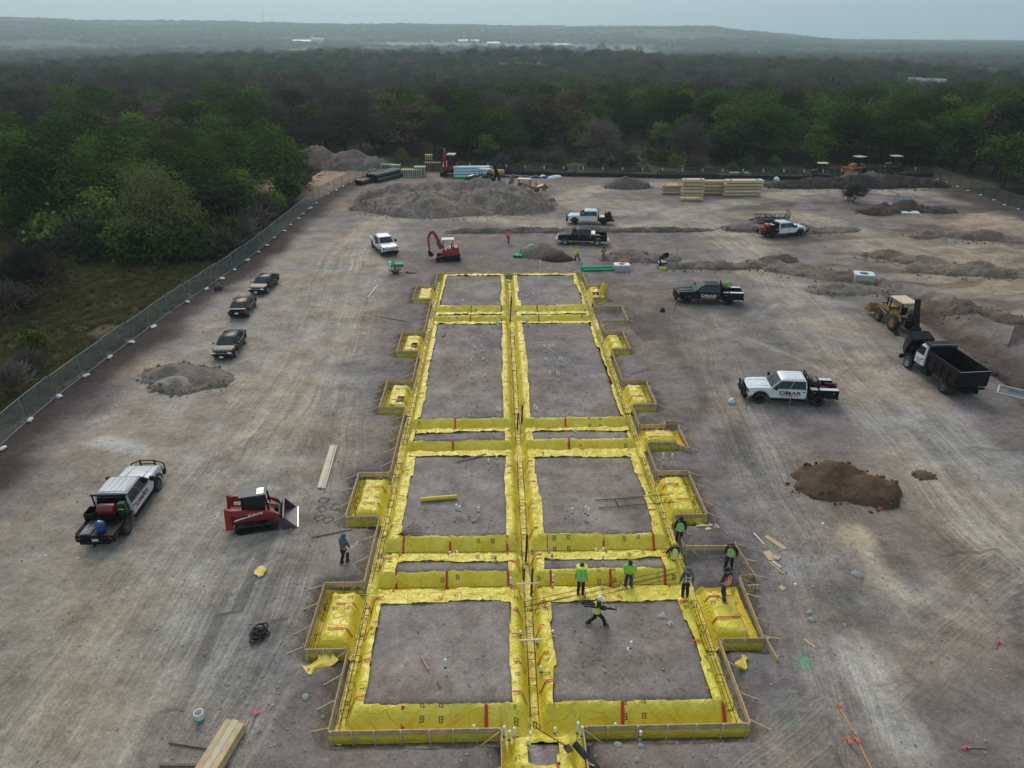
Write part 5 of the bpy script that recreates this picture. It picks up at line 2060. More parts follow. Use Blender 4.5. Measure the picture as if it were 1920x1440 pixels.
loc, rz = by_wheels((1643.4, 602.5), (1667, 618.5), 1, 1.75, -.75, 1.0)
bh = backhoe('yellow backhoe loader with tan canopy and black digging arm on the right of the site', loc, rz)
c = on(985, 366)
backhoe('muddy yellow backhoe loader beyond the big soil heap, bucket to the right', (c.x, c.y, c.z), R_(-12), arm=YELM, roof=TANROOF, bucket_up=.9)
c = on(908, 345)
backhoe('dark backhoe loader half hidden behind the big soil heap by the pale pipes', (c.x, c.y, c.z), R_(160), paint=mat('dull_grey_paint', (.08, .075, .07), .6), arm=BLACK, roof=LAMPW)


# ------------------------------------------------------------------ compact track loader
def track_loop(t, x0, x1, r0, r1, y, w, zc0, zc1, m=RUBBER, name='track', links=26):
    """rubber track round two end wheels"""
    pts = []
    for a in np.linspace(-math.pi / 2, math.pi / 2, 8):
        pts.append((x1 + r1 * math.cos(a), zc1 + r1 * math.sin(a)))
    for a in np.linspace(math.pi / 2, 3 * math.pi / 2, 8):
        pts.append((x0 + r0 * math.cos(a), zc0 + r0 * math.sin(a)))
    mb = MB()
    n = len(pts)
    inn = []
    cx, cz = (x0 + x1) / 2, (zc0 + zc1) / 2
    for x, z in pts:
        q = Vector((x, z))
        c_ = Vector((min(max(x, x0), x1), zc0 + (zc1 - zc0) * (min(max(x, x0), x1) - x0) / (x1 - x0)))
        d = (q - c_).normalized()
        inn.append(tuple(q - d * .06))
    vs = []
    for P in (pts, inn):
        for yy in (y - w / 2, y + w / 2):
            vs += [(x, yy, z) for x, z in P]
    fs = []
    for i in range(n):
        j = (i + 1) % n
        fs += [(i, j, n + j, n + i), (2 * n + i, 3 * n + i, 3 * n + j, 2 * n + j), (i, 2 * n + i, 2 * n + j, j), (n + i, n + j, 3 * n + j, 3 * n + i)]
    mb.add(vs, fs)
    # grousers
    L = [0]
    for i in range(n):
        a, b = pts[i], pts[(i + 1) % n]
        L.append(L[-1] + math.hypot(b[0] - a[0], b[1] - a[1]))
    for k in range(links):
        s = L[-1] * k / links
        i = max(j for j in range(n) if L[j] <= s)
        f = (s - L[i]) / max(L[i + 1] - L[i], 1e-6)
        a, b = pts[i], pts[(i + 1) % n]
        x, z = a[0] + (b[0] - a[0]) * f, a[1] + (b[1] - a[1]) * f
        ang = math.atan2(b[1] - a[1], b[0] - a[0])
        mb.box(x, y, z, .05, w * .98, .05, (0, -ang, 0))
    tr = mb.build(name, m, t, smooth=False)
    for x, z, rr in [(x0, zc0, r0 * .75), (x1, zc1, r1 * .75)] + [(x0 + (x1 - x0) * (i + 1) / 4, .18, .10) for i in range(3)]:
        MB().lathe([(.02, -w * .3), (rr, -w * .3), (rr, w * .3), (.02, w * .3)], 12, (x, y, z), 'y').build('roller', BLACK, tr)
    return tr


loc, rz = by_wheels((513, 995), (455, 1004), -1, .85, -.80, .88)
t = thing('track_loader', 'red compact track loader with black cab and empty steel bucket', 'track loader', loc, rz)
for s in (1, -1):
    track_loop(t, -.85, .85, .26, .24, s * .72, .40, .52 if False else .30, .27, links=30)
    a = MB()
    a.box(-.02, s * .72, .48, 1.3, .34, .16)
    a.build('track_frame', BLACK, t, bevel=.03)
    a = MB()
    a.ext([(-1.35, 1.35), (-1.15, 1.55), (.75, 1.18), (1.15, .95), (1.32, .45), (1.16, .42), (.95, .82), (.65, .98), (-1.2, 1.20), (-1.38, .95), (-1.52, .95)], s * .62, s * .76)
    a.build('lift_arm', RED, t, bevel=.025)
    a = MB()
    a.ext([(-1.55, .35), (-1.2, .35), (-1.15, 1.55), (-1.45, 1.70)], s * .55, s * .80)
    a.build('rear_upright', RED, t, bevel=.03)
    a = MB()
    a.tube((-1.1, s * .58, .75), (.2, s * .58, 1.02), .05)
    a.tube((.75, s * .42, 1.1), (1.3, s * .42, .6), .04)
    a.build('hydraulic_ram', CHROME, t)
    M = Matrix.Translation((.05, s * .765, 1.14)) @ Matrix.Rotation(math.pi if s > 0 else 0, 4, 'Z') @ Matrix.Rotation(R_(10) * (-1 if s < 0 else 1), 4, 'Y') @ Matrix.Rotation(math.pi / 2, 4, 'X')
    text_mesh('Kubota', .26, PLATE, t, M, bold=.006)
b = MB()
b.ext([(-1.45, .42), (.85, .42), (.95, .75), (.55, .95), (-.6, 1.0), (-1.35, 1.15)], -.52, .52)
b.build('body', RED, t, bevel=.04)
MB().box(-1.50, 0, .78, .10, 1.05, .72).build('rear_door', RED, t, bevel=.03)
c = MB()
for x, z1 in ((.62, 2.05), (-.55, 2.05)):
    for s in (1, -1):
        c.bar((x + (.12 if x > 0 else -.05), s * .50, .95), (x, s * .48, z1), .09)
c.box(-.55, 0, 1.5, .06, .9, .9)
c.box(0, .49, 1.15, 1.1, .03, .35)
c.box(0, -.49, 1.15, 1.1, .03, .35)
c.build('cab_frame', BLACK, t)
sg = MB()
for s in (1, -1):
    sg.box(.03, s * .485, 1.66, 1.08, .015, .68)
sg.build('side_screen', mat('dark_mesh_guard', (.012, .012, .013), .7), t)
rf_ = MB().box(.02, 0, 2.09, 1.42, 1.08, .08).build('cab_roof', mat('grey_cab_roof', (.06, .065, .075), .5, dirt=.2), t, bevel=.03)
MB().box(.40, -.10, 2.135, .34, .55, .02).build('roof_window', ALU, rf_)
st = MB()
st.box(.05, 0, 1.05, .5, .5, .14)
st.box(-.2, 0, 1.4, .12, .5, .6)
st.build('seat', BLACK, t, bevel=.04)
k = MB()
k.ext([(1.28, .06), (2.05, .04), (2.07, .08), (1.40, .13), (1.34, .45), (1.46, .78), (1.38, .80), (1.24, .45)], -.95, .95)
for s in (1, -1):
    k.ext([(1.28, .06), (2.02, .05), (1.46, .78), (1.26, .45)], s * .91, s * .955)
k.build('bucket', DARKSTEEL, t)
MB().box(2.06, 0, .05, .12, 1.92, .035).build('cutting_edge', ALU, t)
k = MB()
k.box(1.2, 0, .5, .1, 1.1, .5)
k.build('coupler', BLACK, t)
for s in (1, -1):
    MB().tube((.66, s * .42, 1.85), (.72, s * .42, 1.85), .08).build('work_lamp', LAMPW, t)


# ------------------------------------------------------------------ excavators
def excavator(label, loc, rz, s=1.0, swing=0.0, roof=LAMPW, boom=((.75, 1.2), (1.5, 2.6), (1.75, 2.75), (2.45, 1.9), (2.5, .75)), group='red excavators on the site', blade=True, cab=False):
    t = thing('excavator', label, 'excavator', loc, rz, group, s)
    for q in (1, -1):
        track_loop(t, -.95, .95, .26, .26, q * .68, .38, .27, .27, links=28)
        MB().box(0, q * .68, .3, 1.6, .26, .2).build('track_frame', BLACK, t, bevel=.02)
    MB().box(0, 0, .42, 1.3, 1.1, .2).build('undercarriage', BLACK, t, bevel=.03)
    if blade:
        b = MB()
        b.ext([(1.25, .05), (1.35, .05), (1.30, .45), (1.24, .45)], -.9, .9)
        b.bar((.5, .45, .35), (1.28, .45, .25), .1)
        b.bar((.5, -.45, .35), (1.28, -.45, .25), .1)
        b.build('blade', RED, t)
    h = MB()
    h.M = Matrix.Rotation(swing, 4, 'Z')
    h.loft([[(-1.05, -.72, .58), (.6, -.72, .58), (.6, .72, .58), (-1.05, .72, .58)], [(-1.1, -.74, .95), (.62, -.74, .95), (.62, .74, .95), (-1.1, .74, .95)], [(-1.0, -.68, 1.38), (-.35, -.68, 1.38), (-.35, .68, 1.38), (-1.0, .68, 1.38)]])
    h.build('house', RED, t, bevel=.07, seg=3, angle=20)
    c = MB()
    c.M = Matrix.Rotation(swing, 4, 'Z')
    for x in (.5, -.55):
        for y in (.66, -.12):
            c.bar((x, y, .95), (x * .9, y, 2.15), .08)
    c.box(-.1, .27, 1.2, .5, .5, .14)
    c.box(-.35, .27, 1.5, .12, .5, .5)
    c.bar((.4, .27, 1.0), (.3, .27, 1.5), .06)
    c.build('cab_frame', BLACK, t)
    if cab:
        g = MB()
        g.M = Matrix.Rotation(swing, 4, 'Z')
        g.box(0, .68, 1.6, 1.0, .02, 1.0)
        g.box(.5, .27, 1.6, .02, .78, 1.0)
        g.box(0, -.14, 1.6, 1.0, .02, 1.0)
        g.build('cab_glass', GLASS, t)
    r = MB()
    r.M = Matrix.Rotation(swing, 4, 'Z')
    r.box(0, .27, 2.2, 1.25, .95, .08)
    r.build('cab_roof', roof, t, bevel=.03)
    P = [Vector((x, -.30, z)) for x, z in boom]
    for i, (nm, m, w, hh) in enumerate((('boom', RED, .20, .30), ('boom', RED, .20, .28), ('stick', RED, .18, .24), ('stick', RED, .17, .22))):
        b = MB()
        b.M = Matrix.Rotation(swing, 4, 'Z')
        if i == 0:
            b.bar(P[0], P[1], w, hh)
            b.bar(P[1], P[2], w, hh)
            b.build('boom', RED, t, bevel=.02)
        elif i == 2:
            b.bar(P[2], P[3], w, hh)
            b.bar(P[3], P[4], w * .9, hh * .8)
            b.build('stick', RED, t, bevel=.02)
    rm = MB()
    rm.M = Matrix.Rotation(swing, 4, 'Z')
    rm.tube(P[0] + Vector((.2, 0, -.1)), (P[0] + P[1]) / 2 + Vector((.2, 0, -.1)), .05)
    rm.tube(P[1] + Vector((.1, 0, .2)), P[3] + Vector((0, 0, .35)), .045)
    rm.build('hydraulic_ram', BLACK, t)
    k = MB()
    x, z = boom[-1]
    k.M = Matrix.Rotation(swing, 4, 'Z')
    o = [(x, z), (x + .18, z - .1), (x + .12, z - .55), (x - .15, z - .68), (x - .42, z - .52), (x - .36, z - .48), (x - .12, z - .58), (x + .02, z - .48), (x + .02, z - .15)]
    k.ext(o, -.3 - .26, -.3 + .26)
    for q in (1, -1):
        k.ext([(x + .1, z - .1), (x + .1, z - .55), (x - .15, z - .65), (x - .38, z - .5)], -.3 + q * .24, -.3 + q * .27)
    k.build('bucket', BLACK, t)
    return t


c = on(841, 487)
excavator('small red excavator with canopy standing behind the foundation', (c.x, c.y, c.z), R_(184), 1.18, 0.0, LAMPW, boom=((.6, 1.1), (1.25, 2.55), (1.55, 2.85), (1.95, 2.2), (1.85, 1.0)))
c = on(843, 328)
excavator('large red excavator with white cab roof at the far fence', (c.x, c.y, c.z), R_(-95), 1.75, 0.0, LAMPW, boom=((.6, 1.1), (.95, 2.6), (1.15, 2.9), (1.5, 2.0), (1.5, .72)), blade=False, cab=True)


# ------------------------------------------------------------------ dozers and loaders on the far heap
def dozer(label, loc, rz, roof, paint=YELM, s=1.0):
    t = thing('bulldozer', label, 'bulldozer', loc, rz, 'machines parked beyond the dark soil bank', s)
    for q in (1, -1):
        track_loop(t, -1.2, 1.1, .38, .38, q * .85, .5, .40, .40, links=24)
    MB().box(.1, 0, .7, 2.6, 1.2, .5).build('chassis', paint, t, bevel=.05)
    MB().loft([[(.35, -.5, .9), (1.55, -.46, .9), (1.55, .46, .9), (.35, .5, .9)], [(.35, -.5, 1.65), (1.5, -.42, 1.5), (1.5, .42, 1.5), (.35, .5, 1.65)]]).build('hood', paint, t, bevel=.06)
    c_ = MB()
    for x, y in ((.3, .6), (.3, -.6), (-1.0, .6), (-1.0, -.6)):
        c_.bar((x, y, 1.0), (x, y, 2.7), .1)
    c_.build('canopy_post', BLACK, t)
    MB().box(-.35, 0, 2.75, 1.8, 1.6, .12).build('canopy_roof', roof, t, bevel=.04)
    MB().box(-.4, 0, 1.35, .6, .6, .5).build('seat', BLACK, t, bevel=.05)
    MB().box(-1.2, 0, 1.1, .5, 1.2, .8).build('fuel_tank', paint, t, bevel=.08)
    b = MB()
    b.ext([(1.9, .1), (2.05, .1), (1.98, .55), (2.1, 1.05), (2.0, 1.08), (1.85, .55)], -1.4, 1.4)
    for q in (1, -1):
        b.bar((0, q * 1.2, .4), (1.95, q * 1.2, .4), .16)
    b.build('blade', paint, t)
    return t


DOZ = [(1534, 334, 175, TANROOF, YELM, 'yellow bulldozer at the far fence left of the dark soil bank', 1.0, 0), (1601, 334, 200, LAMPW, mat('loader_orange', (.45, .15, .02), .5, dirt=.3), 'orange bulldozer with pale canopy behind the dark soil bank', 1.05, 1.0), (1668, 336, 185, LAMPW, mat('dull_dark_paint', (.05, .045, .04), .6), 'dark bulldozer with pale canopy on the dark soil bank, nearest the corner', 1.0, 1.4)]
for px, py, a, rf2, pt, lab, s_, up in DOZ:
    c = on(px, py)
    dozer(lab, (c.x, c.y, c.z + up), R_(a), rf2, pt, s_)

# ------------------------------------------------------------------ flat trailer behind the truck facing right
c = on(1446, 418)
t = thing('trailer', 'black open utility trailer with raised ramp behind the truck facing right', 'trailer', (c.x, c.y, c.z), R_(178))
k = MB()
k.box(0, 0, .55, 4.2, 1.9, .08)
for s in (1, -1):
    k.bar((-2.1, s * .95, .6), (2.1, s * .95, .6), .08)
k.bar((2.1, .6, .52), (3.2, 0, .5), .09)
k.bar((2.1, -.6, .52), (3.2, 0, .5), .09)
k.build('deck', BLACK, t)
k = MB()
for s in (1, -1):
    k.bar((-2.1, s * .95, 1.05), (2.1, s * .95, 1.05), .06)
    for i in range(7):
        x = -2.1 + 4.2 * i / 6
        k.bar((x, s * .95, .6), (x, s * .95, 1.05), .05)
k.bar((2.1, -.95, 1.05), (2.1, .95, 1.05), .06)
k.build('side_rail', BLACK, t)
k = MB()
for y in (-.9, -.45, 0, .45, .9):
    k.bar((-2.12, y, .6), (-2.25, y, 1.75), .05)
for z in (.7, 1.0, 1.3, 1.7):
    k.bar((-2.13 - .1 * (z - .6), -.9, z), (-2.13 - .1 * (z - .6), .9, z), .05)
k.build('ramp', BLACK, t)
for s in (1, -1):
    for x in (-.45, .4):
        wheel(t, x, s * 1.08, .36, .22, STEEL, .6)
    MB().box(0, s * 1.08, .82, 1.7, .26, .04).build('fender', BLACK, t)
MB().tube((2.9, .0, .05), (2.9, 0, .6), .05).build('jack', STEEL, t)


# ================================================================== PEOPLE
SKIN = mat('skin', (.30, .17, .11), .6, var=.06)
SKIND = mat('skin_dark', (.16, .085, .055), .6, var=.06)
JEANS = mat('blue_jeans', (.035, .05, .085), .9, var=.2)
DARKTR = mat('dark_trousers', (.014, .015, .02), .9, var=.2)
TAN = mat('tan_cloth', (.26, .20, .12), .9, var=.1)
LIME = mat('lime_cloth', (.30, .72, .05), .8, var=.08)
HVYEL = mat('hi_vis_yellow', (.62, .72, .06), .8, var=.08)
HVGRN = mat('hi_vis_green', (.16, .60, .10), .8, var=.08)
ORG = mat('hi_vis_orange', (.80, .12, .03), .8, var=.08)
REFL = mat('reflective_tape', (.62, .62, .60), .5, var=.05)
DKSHIRT = mat('dark_shirt', (.022, .024, .03), .9, var=.2)
NAVYSH = mat('navy_shirt', (.02, .028, .06), .9, var=.2)
PLAID = mat('grey_blue_plaid', (.10, .11, .15), .9, var=.5, scale=14)
GREYCL = mat('grey_cloth', (.11, .11, .115), .9, var=.15)
BOOT = mat('work_boots', (.05, .035, .025), .85, var=.2)
PEND = []          # skinned shapes waiting for one conversion


def skin_obj(name, chains, m, parent, sub=1):
    """chains: lists of (point, radius); the first point of a chain joins the nearest existing point"""
    vs, es, rs = [], [], []

    def vert(p, r):
        p = Vector(p)
        for i, q in enumerate(vs):
            if (q - p).length < 1e-4:
                return i
        vs.append(p)
        rs.append(r)
        return len(vs) - 1
    for ch in chains:
        last = None
        for p, r in ch:
            i = vert(p, r)
            if last is not None and last != i:
                es.append((last, i))
            last = i
    me = bpy.data.meshes.new(name)
    me.from_pydata([tuple(v) for v in vs], es, [])
    o = bpy.data.objects.new(name, me)
    COL.objects.link(o)
    o.parent = parent
    sm = o.modifiers.new('s', 'SKIN')
    sm.use_smooth_shade = True
    for i, r in enumerate(rs):
        d = me.skin_vertices[0].data[i]
        d.radius = (r, r) if not isinstance(r, tuple) else r
        d.use_root = (i == 0)
    ss = o.modifiers.new('d', 'SUBSURF')
    ss.levels = ss.render_levels = sub
    PEND.append((o, m))
    return o


def flush_people():
    dg = bpy.context.evaluated_depsgraph_get()
    for o, m in PEND:
        me = bpy.data.meshes.new_from_object(o.evaluated_get(dg))
        me.name = o.name
        me.materials.clear()
        me.materials.append(m)
        me.shade_smooth()
        o.modifiers.clear()
        o.data = me
    PEND.clear()


def bend(a, b, l1, l2, pole):
    """two bone joint between a and b, bending towards pole"""
    a, b = Vector(a), Vector(b)
    d = b - a
    L = min(d.length, (l1 + l2) * .995)
    d.normalize()
    x = (l1 * l1 - l2 * l2 + L * L) / (2 * L)
    h = math.sqrt(max(l1 * l1 - x * x, 0))
    p = Vector(pole)
    p = (p - d * p.dot(d)).normalized()
    return a + d * x + p * h, a + d * L


def person(label, loc, face, feet=((.11, .02), (-.11, -.02)), lean=0.0, hip=.92, hands=None, shirt=DKSHIRT, trousers=DARKTR, vest=None, hat=None, hatm=None, skin=SKIN, stripes=True, look=0.0, sleeve=None, s=1.0, long_vest=False, turn=0.0):
    """x right, y ahead, z up; face = heading in degrees anticlockwise from +x"""
    t = thing('person', label, 'person', loc, R_(face) - math.pi / 2, 'workers on the site', s)
    H = Vector((0, 0, hip))
    up = Vector((0, math.sin(lean), math.cos(lean)))
    fw = Vector((0, math.cos(lean), -math.sin(lean)))
    waist = H + up * .14
    chest = H + up * .36
    neck = H + up * .535
    head = neck + up * .10 + fw * .02
    crown_ = head + up * .16
    sh = [chest + up * .12 + Vector((x, 0, 0)) for x in (.19, -.19)]
    if hands is None:
        hands = ((.27, .08, hip - .08), (-.27, .08, hip - .08))
    chains = [[(H, .125), (waist, .12), (chest, .145), (neck, .062), (head, .092), (crown_, .072)]]
    tro = [[(H + Vector((0, 0, .03)), .16), (H + Vector((0, 0, -.02)), .15)]]
    slv, gl = [], []
    tors = [(H + up * .0, .165), (waist, .16), (chest, .175), (chest + up * .12, .12), (neck - up * .01, .075)]
    for i, sx in enumerate((1, -1)):
        hj = H + Vector((sx * .095, 0, -.04))
        fx, fy = feet[i][0], feet[i][1]
        fz = feet[i][2] if len(feet[i]) > 2 else 0.0
        ank, _ = Vector((fx, fy, fz + .09)), 0
        kn, ank = bend(hj, ank, .43, .42, (0, 1, 0))
        toe = ank + Vector((sx * .03, .15, -.05))
        chains.append([(H, .125), (hj, .092), (kn, .062), (ank, .042), (toe, .036)])
        tro.append([(H + Vector((0, 0, -.02)), .15), (hj, .124), ((hj + kn) / 2, .108), (kn, .092), ((kn + ank) / 2, .088), (ank + Vector((0, 0, .02)), .082)])
        b = MB()
        b.loft([[(-.05, -.09, 0), (.05, -.09, 0), (.055, .18, 0), (-.055, .18, 0)], [(-.05, -.09, .06), (.05, -.09, .06), (.05, .17, .05), (-.05, .17, .05)], [(-.05, -.07, .16), (.05, -.07, .16), (.05, .05, .16), (-.05, .05, .16)]])
        bo = b.build('boot', BOOT, t, bevel=.02)
        bo.location = (ank.x, ank.y, ank.z - .09)
        hand = Vector(hands[i])
        el, wr = bend(sh[i], hand, .29, .26, (sx * .5, -1, -.2))
        fd = (wr - el).normalized()
        sd = fd.cross(Vector((0, 0, 1)))
        sd = sd.normalized() if sd.length > .1 else Vector((1, 0, 0))
        palm = wr + fd * .06
        arm = [(chest, .145), (sh[i], .062), (el, .043), (wr, .03), (palm, .036)]
        chains.append(arm)
        for k, (o_, L) in enumerate(((-.030, .07), (-.010, .08), (.010, .077), (.030, .06))):
            r0 = palm + fd * .035 + sd * o_
            bd = (fd * .75 + Vector((0, 0, -.55))).normalized()
            chains.append([(palm, .036), (r0, .011), (r0 + fd * L * .5, .010), (r0 + fd * L * .5 + bd * L * .5, .008)])
        th = wr + fd * .03 + sd * (.04 * -sx)
        chains.append([(palm, .036), (th, .012), (th + fd * .05 + sd * (.015 * -sx), .009)])
        slv.append([(chest, .168), (sh[i], .096), ((sh[i] + el) / 2, .082), (el, .074), (wr - fd * .02, .056)])
    nose = head + fw * .105 + up * .01
    chains.append([(head, .092), (nose, .014)])
    for sx in (1, -1):
        chains.append([(head, .092), (head + Vector((sx * .095, 0, 0)) + up * .01, .018)])
    skin_obj('body', chains, skin, t)
    skin_obj('trousers', tro, trousers, t)
    skin_obj('shirt', [tors] + slv, shirt, t)
    fy = MB()
    for sx in (1, -1):
        fy.lathe([(.001, -.008), (.012, -.004), (.012, .004), (.001, .008)], 6, tuple(head + fw * .088 + Vector((sx * .034, 0, 0)) + up * .035), 'y')
    fy.build('eyes', BLACK, t)
    if vest is not None:
        rings = []
        for k, (q, rx, ry) in enumerate(((H - up * (.06 if not long_vest else .12), .20, .175), (waist, .195, .17), (chest, .215, .178), (chest + up * .11, .19, .138), (neck - up * .015, .095, .085))):
            ring = []
            for a in np.linspace(0, 2 * math.pi, 15)[:-1]:
                ring.append(tuple(q + Vector((rx * math.cos(a), 0, 0)) + fw * (ry * math.sin(a))))
            rings.append(ring)
        mb = MB()
        mb.loft(rings)
        v = mb.build('vest', vest, t)
        if stripes:
            k = MB()
            for q, rx, ry in ((waist + up * .03, .203, .178), (waist - up * .08, .203, .178)):
                for a0, a1 in zip(np.linspace(0, 2 * math.pi, 15)[:-1], np.linspace(0, 2 * math.pi, 15)[1:]):
                    c0 = q + Vector((rx * math.cos(a0), 0, 0)) + fw * (ry * math.sin(a0))
                    c1 = q + Vector((rx * math.cos(a1), 0, 0)) + fw * (ry * math.sin(a1))
                    k.add([c0 - up * .022, c1 - up * .022, c1 + up * .022, c0 + up * .022], [(0, 1, 2, 3)])
            for sx in (1, -1):
                for sy in (1, -1):
                    a = waist + up * .05 + Vector((sx * .095, 0, 0)) + fw * (sy * .155)
                    b_ = chest + up * .06 + Vector((sx * .105, 0, 0)) + fw * (sy * .16)
                    k.bar(a, b_, .045, .012, up=tuple(fw))
            k.build('reflective_strip', REFL, v)
    R3 = Matrix((Vector((1, 0, 0)), fw, up)).transposed().to_4x4()
    hm_ = MB()
    hm_.M = Matrix.Translation(head + up * .05) @ R3
    if hat == 'hard':
        hm_.lathe([(.125, .02), (.122, .06), (.10, .12), (.06, .155), (.005, .165)], 14)
        hm_.lathe([(.005, .015), (.150, .012), (.150, .024), (.005, .028)], 14, (0, .02, 0))
        hm_.build('hard_hat', hatm, t)
    elif hat == 'wide':
        hm_.lathe([(.115, .03), (.112, .08), (.09, .13), (.04, .15), (.004, .152)], 14)
        hm_.lathe([(.10, .02), (.26, -.02), (.27, -.01), (.26, .0), (.10, .04)], 20)
        hm_.build('wide_brim_hat', hatm, t)
        if hatm is HVYEL or hatm is LIME:
            k = MB()
            k.M = hm_.M
            k.lathe([(.118, .06), (.10, .135), (.05, .16), (.004, .164)], 14)
            k.build('hat_top', DKSHIRT, t)
    elif hat == 'cap':
        hm_.lathe([(.108, .0), (.108, .05), (.085, .10), (.03, .125), (.004, .128)], 14)
        hm_.box(0, .14, .02, .16, .13, .015)
        hm_.build('cap', hatm, t)
    elif hat == 'hood':
        hm_.lathe([(.11, -.12), (.125, -.03), (.122, .06), (.09, .115), (.03, .13), (.004, .132)], 14, (0, -.015, 0))
        hm_.build('hood', hatm, t)
    else:
        hm_.lathe([(.098, -.04), (.108, .02), (.102, .07), (.07, .11), (.004, .125)], 12, (0, -.02, 0))
        hm_.build('hair', DKSHIRT, t)
    return t


def pz(px, py, z):
    p = G(px, py, z)
    return Vector((p.x, p.y, z))


# workers on the foundation (headings: 270 faces the camera, 90 faces away)
person('worker in dark hood and green vest standing in the trench beside the right form', pz(1272, 1018, -.30), 250, shirt=DKSHIRT, vest=HVGRN, hat='hood', hatm=DKSHIRT, trousers=DARKTR, hands=((.25, .16, .95), (-.27, .05, .9)))
person('worker in yellow hard hat sitting on the trench lip with back to the camera', pz(1264, 1049, PAD), 95, feet=((.16, .38, -.5), (-.14, .42, -.45)), hip=.14, lean=.32, shirt=DKSHIRT, vest=HVYEL, hat='hard', hatm=HVYEL, hands=((.34, .32, .02), (-.3, .42, .1)))
person('worker in wide lime hat and lime vest standing on the plastic lap', pz(1088, 1114, PAD + .05), 75, shirt=LIME, vest=HVGRN, hat='wide', hatm=HVYEL, trousers=DARKTR, hands=((.28, .10, .86), (-.27, .12, .88)), lean=.10)
person('worker in lime shirt and jeans with hand on hip and dark cap', pz(1178, 1103, .1), 250, feet=((.14, .06), (-.14, -.04)), shirt=LIME, hat='cap', hatm=DKSHIRT, trousers=JEANS, hands=((.22, .10, 1.02), (-.22, .12, 1.0)), lean=.06)
pp = person('worker in grey wide hat and dark clothes with a pale harness, back to the camera', pz(1284, 1119, PAD + .05), 85, shirt=GREYCL, hat='wide', hatm=GREYCL, trousers=DARKTR, hands=((.30, .05, .84), (-.30, .05, .86)))
k = MB()
for sx in (1, -1):
    k.bar((sx * .10, -.175, 1.02), (sx * .12, -.18, 1.40), .05, .02, up=(0, 1, 0))
    k.bar((sx * .12, -.16, 1.42), (sx * .11, .14, 1.40), .05, .02)
k.bar((-.14, -.185, 1.12), (.14, -.185, 1.12), .05, .02, up=(0, 1, 0))
k.bar((-.14, -.185, 1.30), (.14, -.185, 1.30), .045, .02, up=(0, 1, 0))
k.build('harness', REFL, pp)
person('worker in green vest and black clothes standing in the soil pocket', pz(1366, 1066, -.22), 240, feet=((.16, .16), (-.12, -.16)), shirt=DKSHIRT, vest=HVGRN, hat='cap', hatm=MAROON, trousers=DARKTR, lean=.12, hands=((.30, .06, .86), (-.30, .02, .88)))
person('worker in orange vest and blue jeans standing on the covered bay mound', pz(1358, 1121, PAD), 120, feet=((.15, .14), (-.15, -.14)), shirt=NAVYSH, vest=ORG, hat='hard', hatm=GREYP, trousers=JEANS, lean=.10, hands=((.24, .22, 1.0), (-.26, .2, .98)))
wk = person('worker in white hard hat striding across the front right pad with a tripod', pz(1117, 1172, PAD), 5, feet=((.08, .40), (-.08, -.36, .03)), hip=.86, shirt=DKSHIRT, vest=HVYEL, hat='hard', hatm=WHITE, trousers=DARKTR, lean=.12, hands=((.14, .46, 1.12), (-.2, .2, 1.05)))
p = wk.location
t = thing('tripod', 'dark folded tripod carried over the shoulder of the striding worker', 'tripod', p, wk.rotation_euler.z)
for k_ in range(3):
    a = Vector((.10 + .035 * k_, .85, .92 + .03 * k_))
    b = Vector((.02 + .05 * k_, -.62, 1.50 - .10 * k_))
    MB().bar(a, b, .045).build('leg', BLACK, t)
MB().box(.08, -.66, 1.46, .14, .12, .14).build('head', BLACK, t, bevel=.02)
c = on(646, 1055)
wl = person('worker in grey plaid shirt carrying tools left of the foundation', c, 60, feet=((.09, .12), (-.09, -.12)), shirt=PLAID, trousers=DARKTR, hat='hood', hatm=PLAID, lean=.22, hands=((.2, .28, .86), (-.24, .16, .84)))
t = thing('timber_offcut', 'short timber carried by the worker in plaid', 'timber', wl.location, wl.rotation_euler.z)
MB().bar((.22, -.05, .76), (.40, .75, .98), .05).build('stick', PALEWOOD, t)
c = on(953, 456)
person('distant worker in orange shirt and jeans walking left of the black pickup', c, 300, feet=((.10, .22), (-.1, -.2)), shirt=ORG, vest=ORG, trousers=JEANS, hat='cap', hatm=DKSHIRT)
c = on(1083, 489)
ws = person('distant worker in yellow vest swinging a shovel by the dark soil mound', c, 210, feet=((.12, .26), (-.12, -.22)), shirt=HVYEL, vest=HVYEL, trousers=DARKTR, hat='hard', hatm=ORANGE, lean=.2, hands=((.3, .4, 1.2), (.0, .45, 1.05)))
t = thing('shovel', 'long handled shovel held by the distant worker in yellow', 'shovel', ws.location, ws.rotation_euler.z)
MB().bar((-.45, .5, .85), (1.1, .35, 1.6), .04).build('handle', PALEWOOD, t)
MB().box(-.6, .52, .78, .3, .03, .22).build('blade', STEEL, t)
c = on(1131, 489)
person('distant worker in tan clothing standing with back to the camera', c, 95, shirt=TAN, trousers=TAN, hat='hood', hatm=DKSHIRT, hands=((.22, .14, 1.0), (-.22, .14, 1.0)))
c = on(1236, 500)
person('distant worker in dark clothes bent over the small pump', c, 330, feet=((.12, .1), (-.12, -.1)), shirt=DKSHIRT, trousers=DARKTR, hat='cap', hatm=DKSHIRT, lean=.5, hands=((.2, .5, .8), (-.15, .5, .75)))
flush_people()


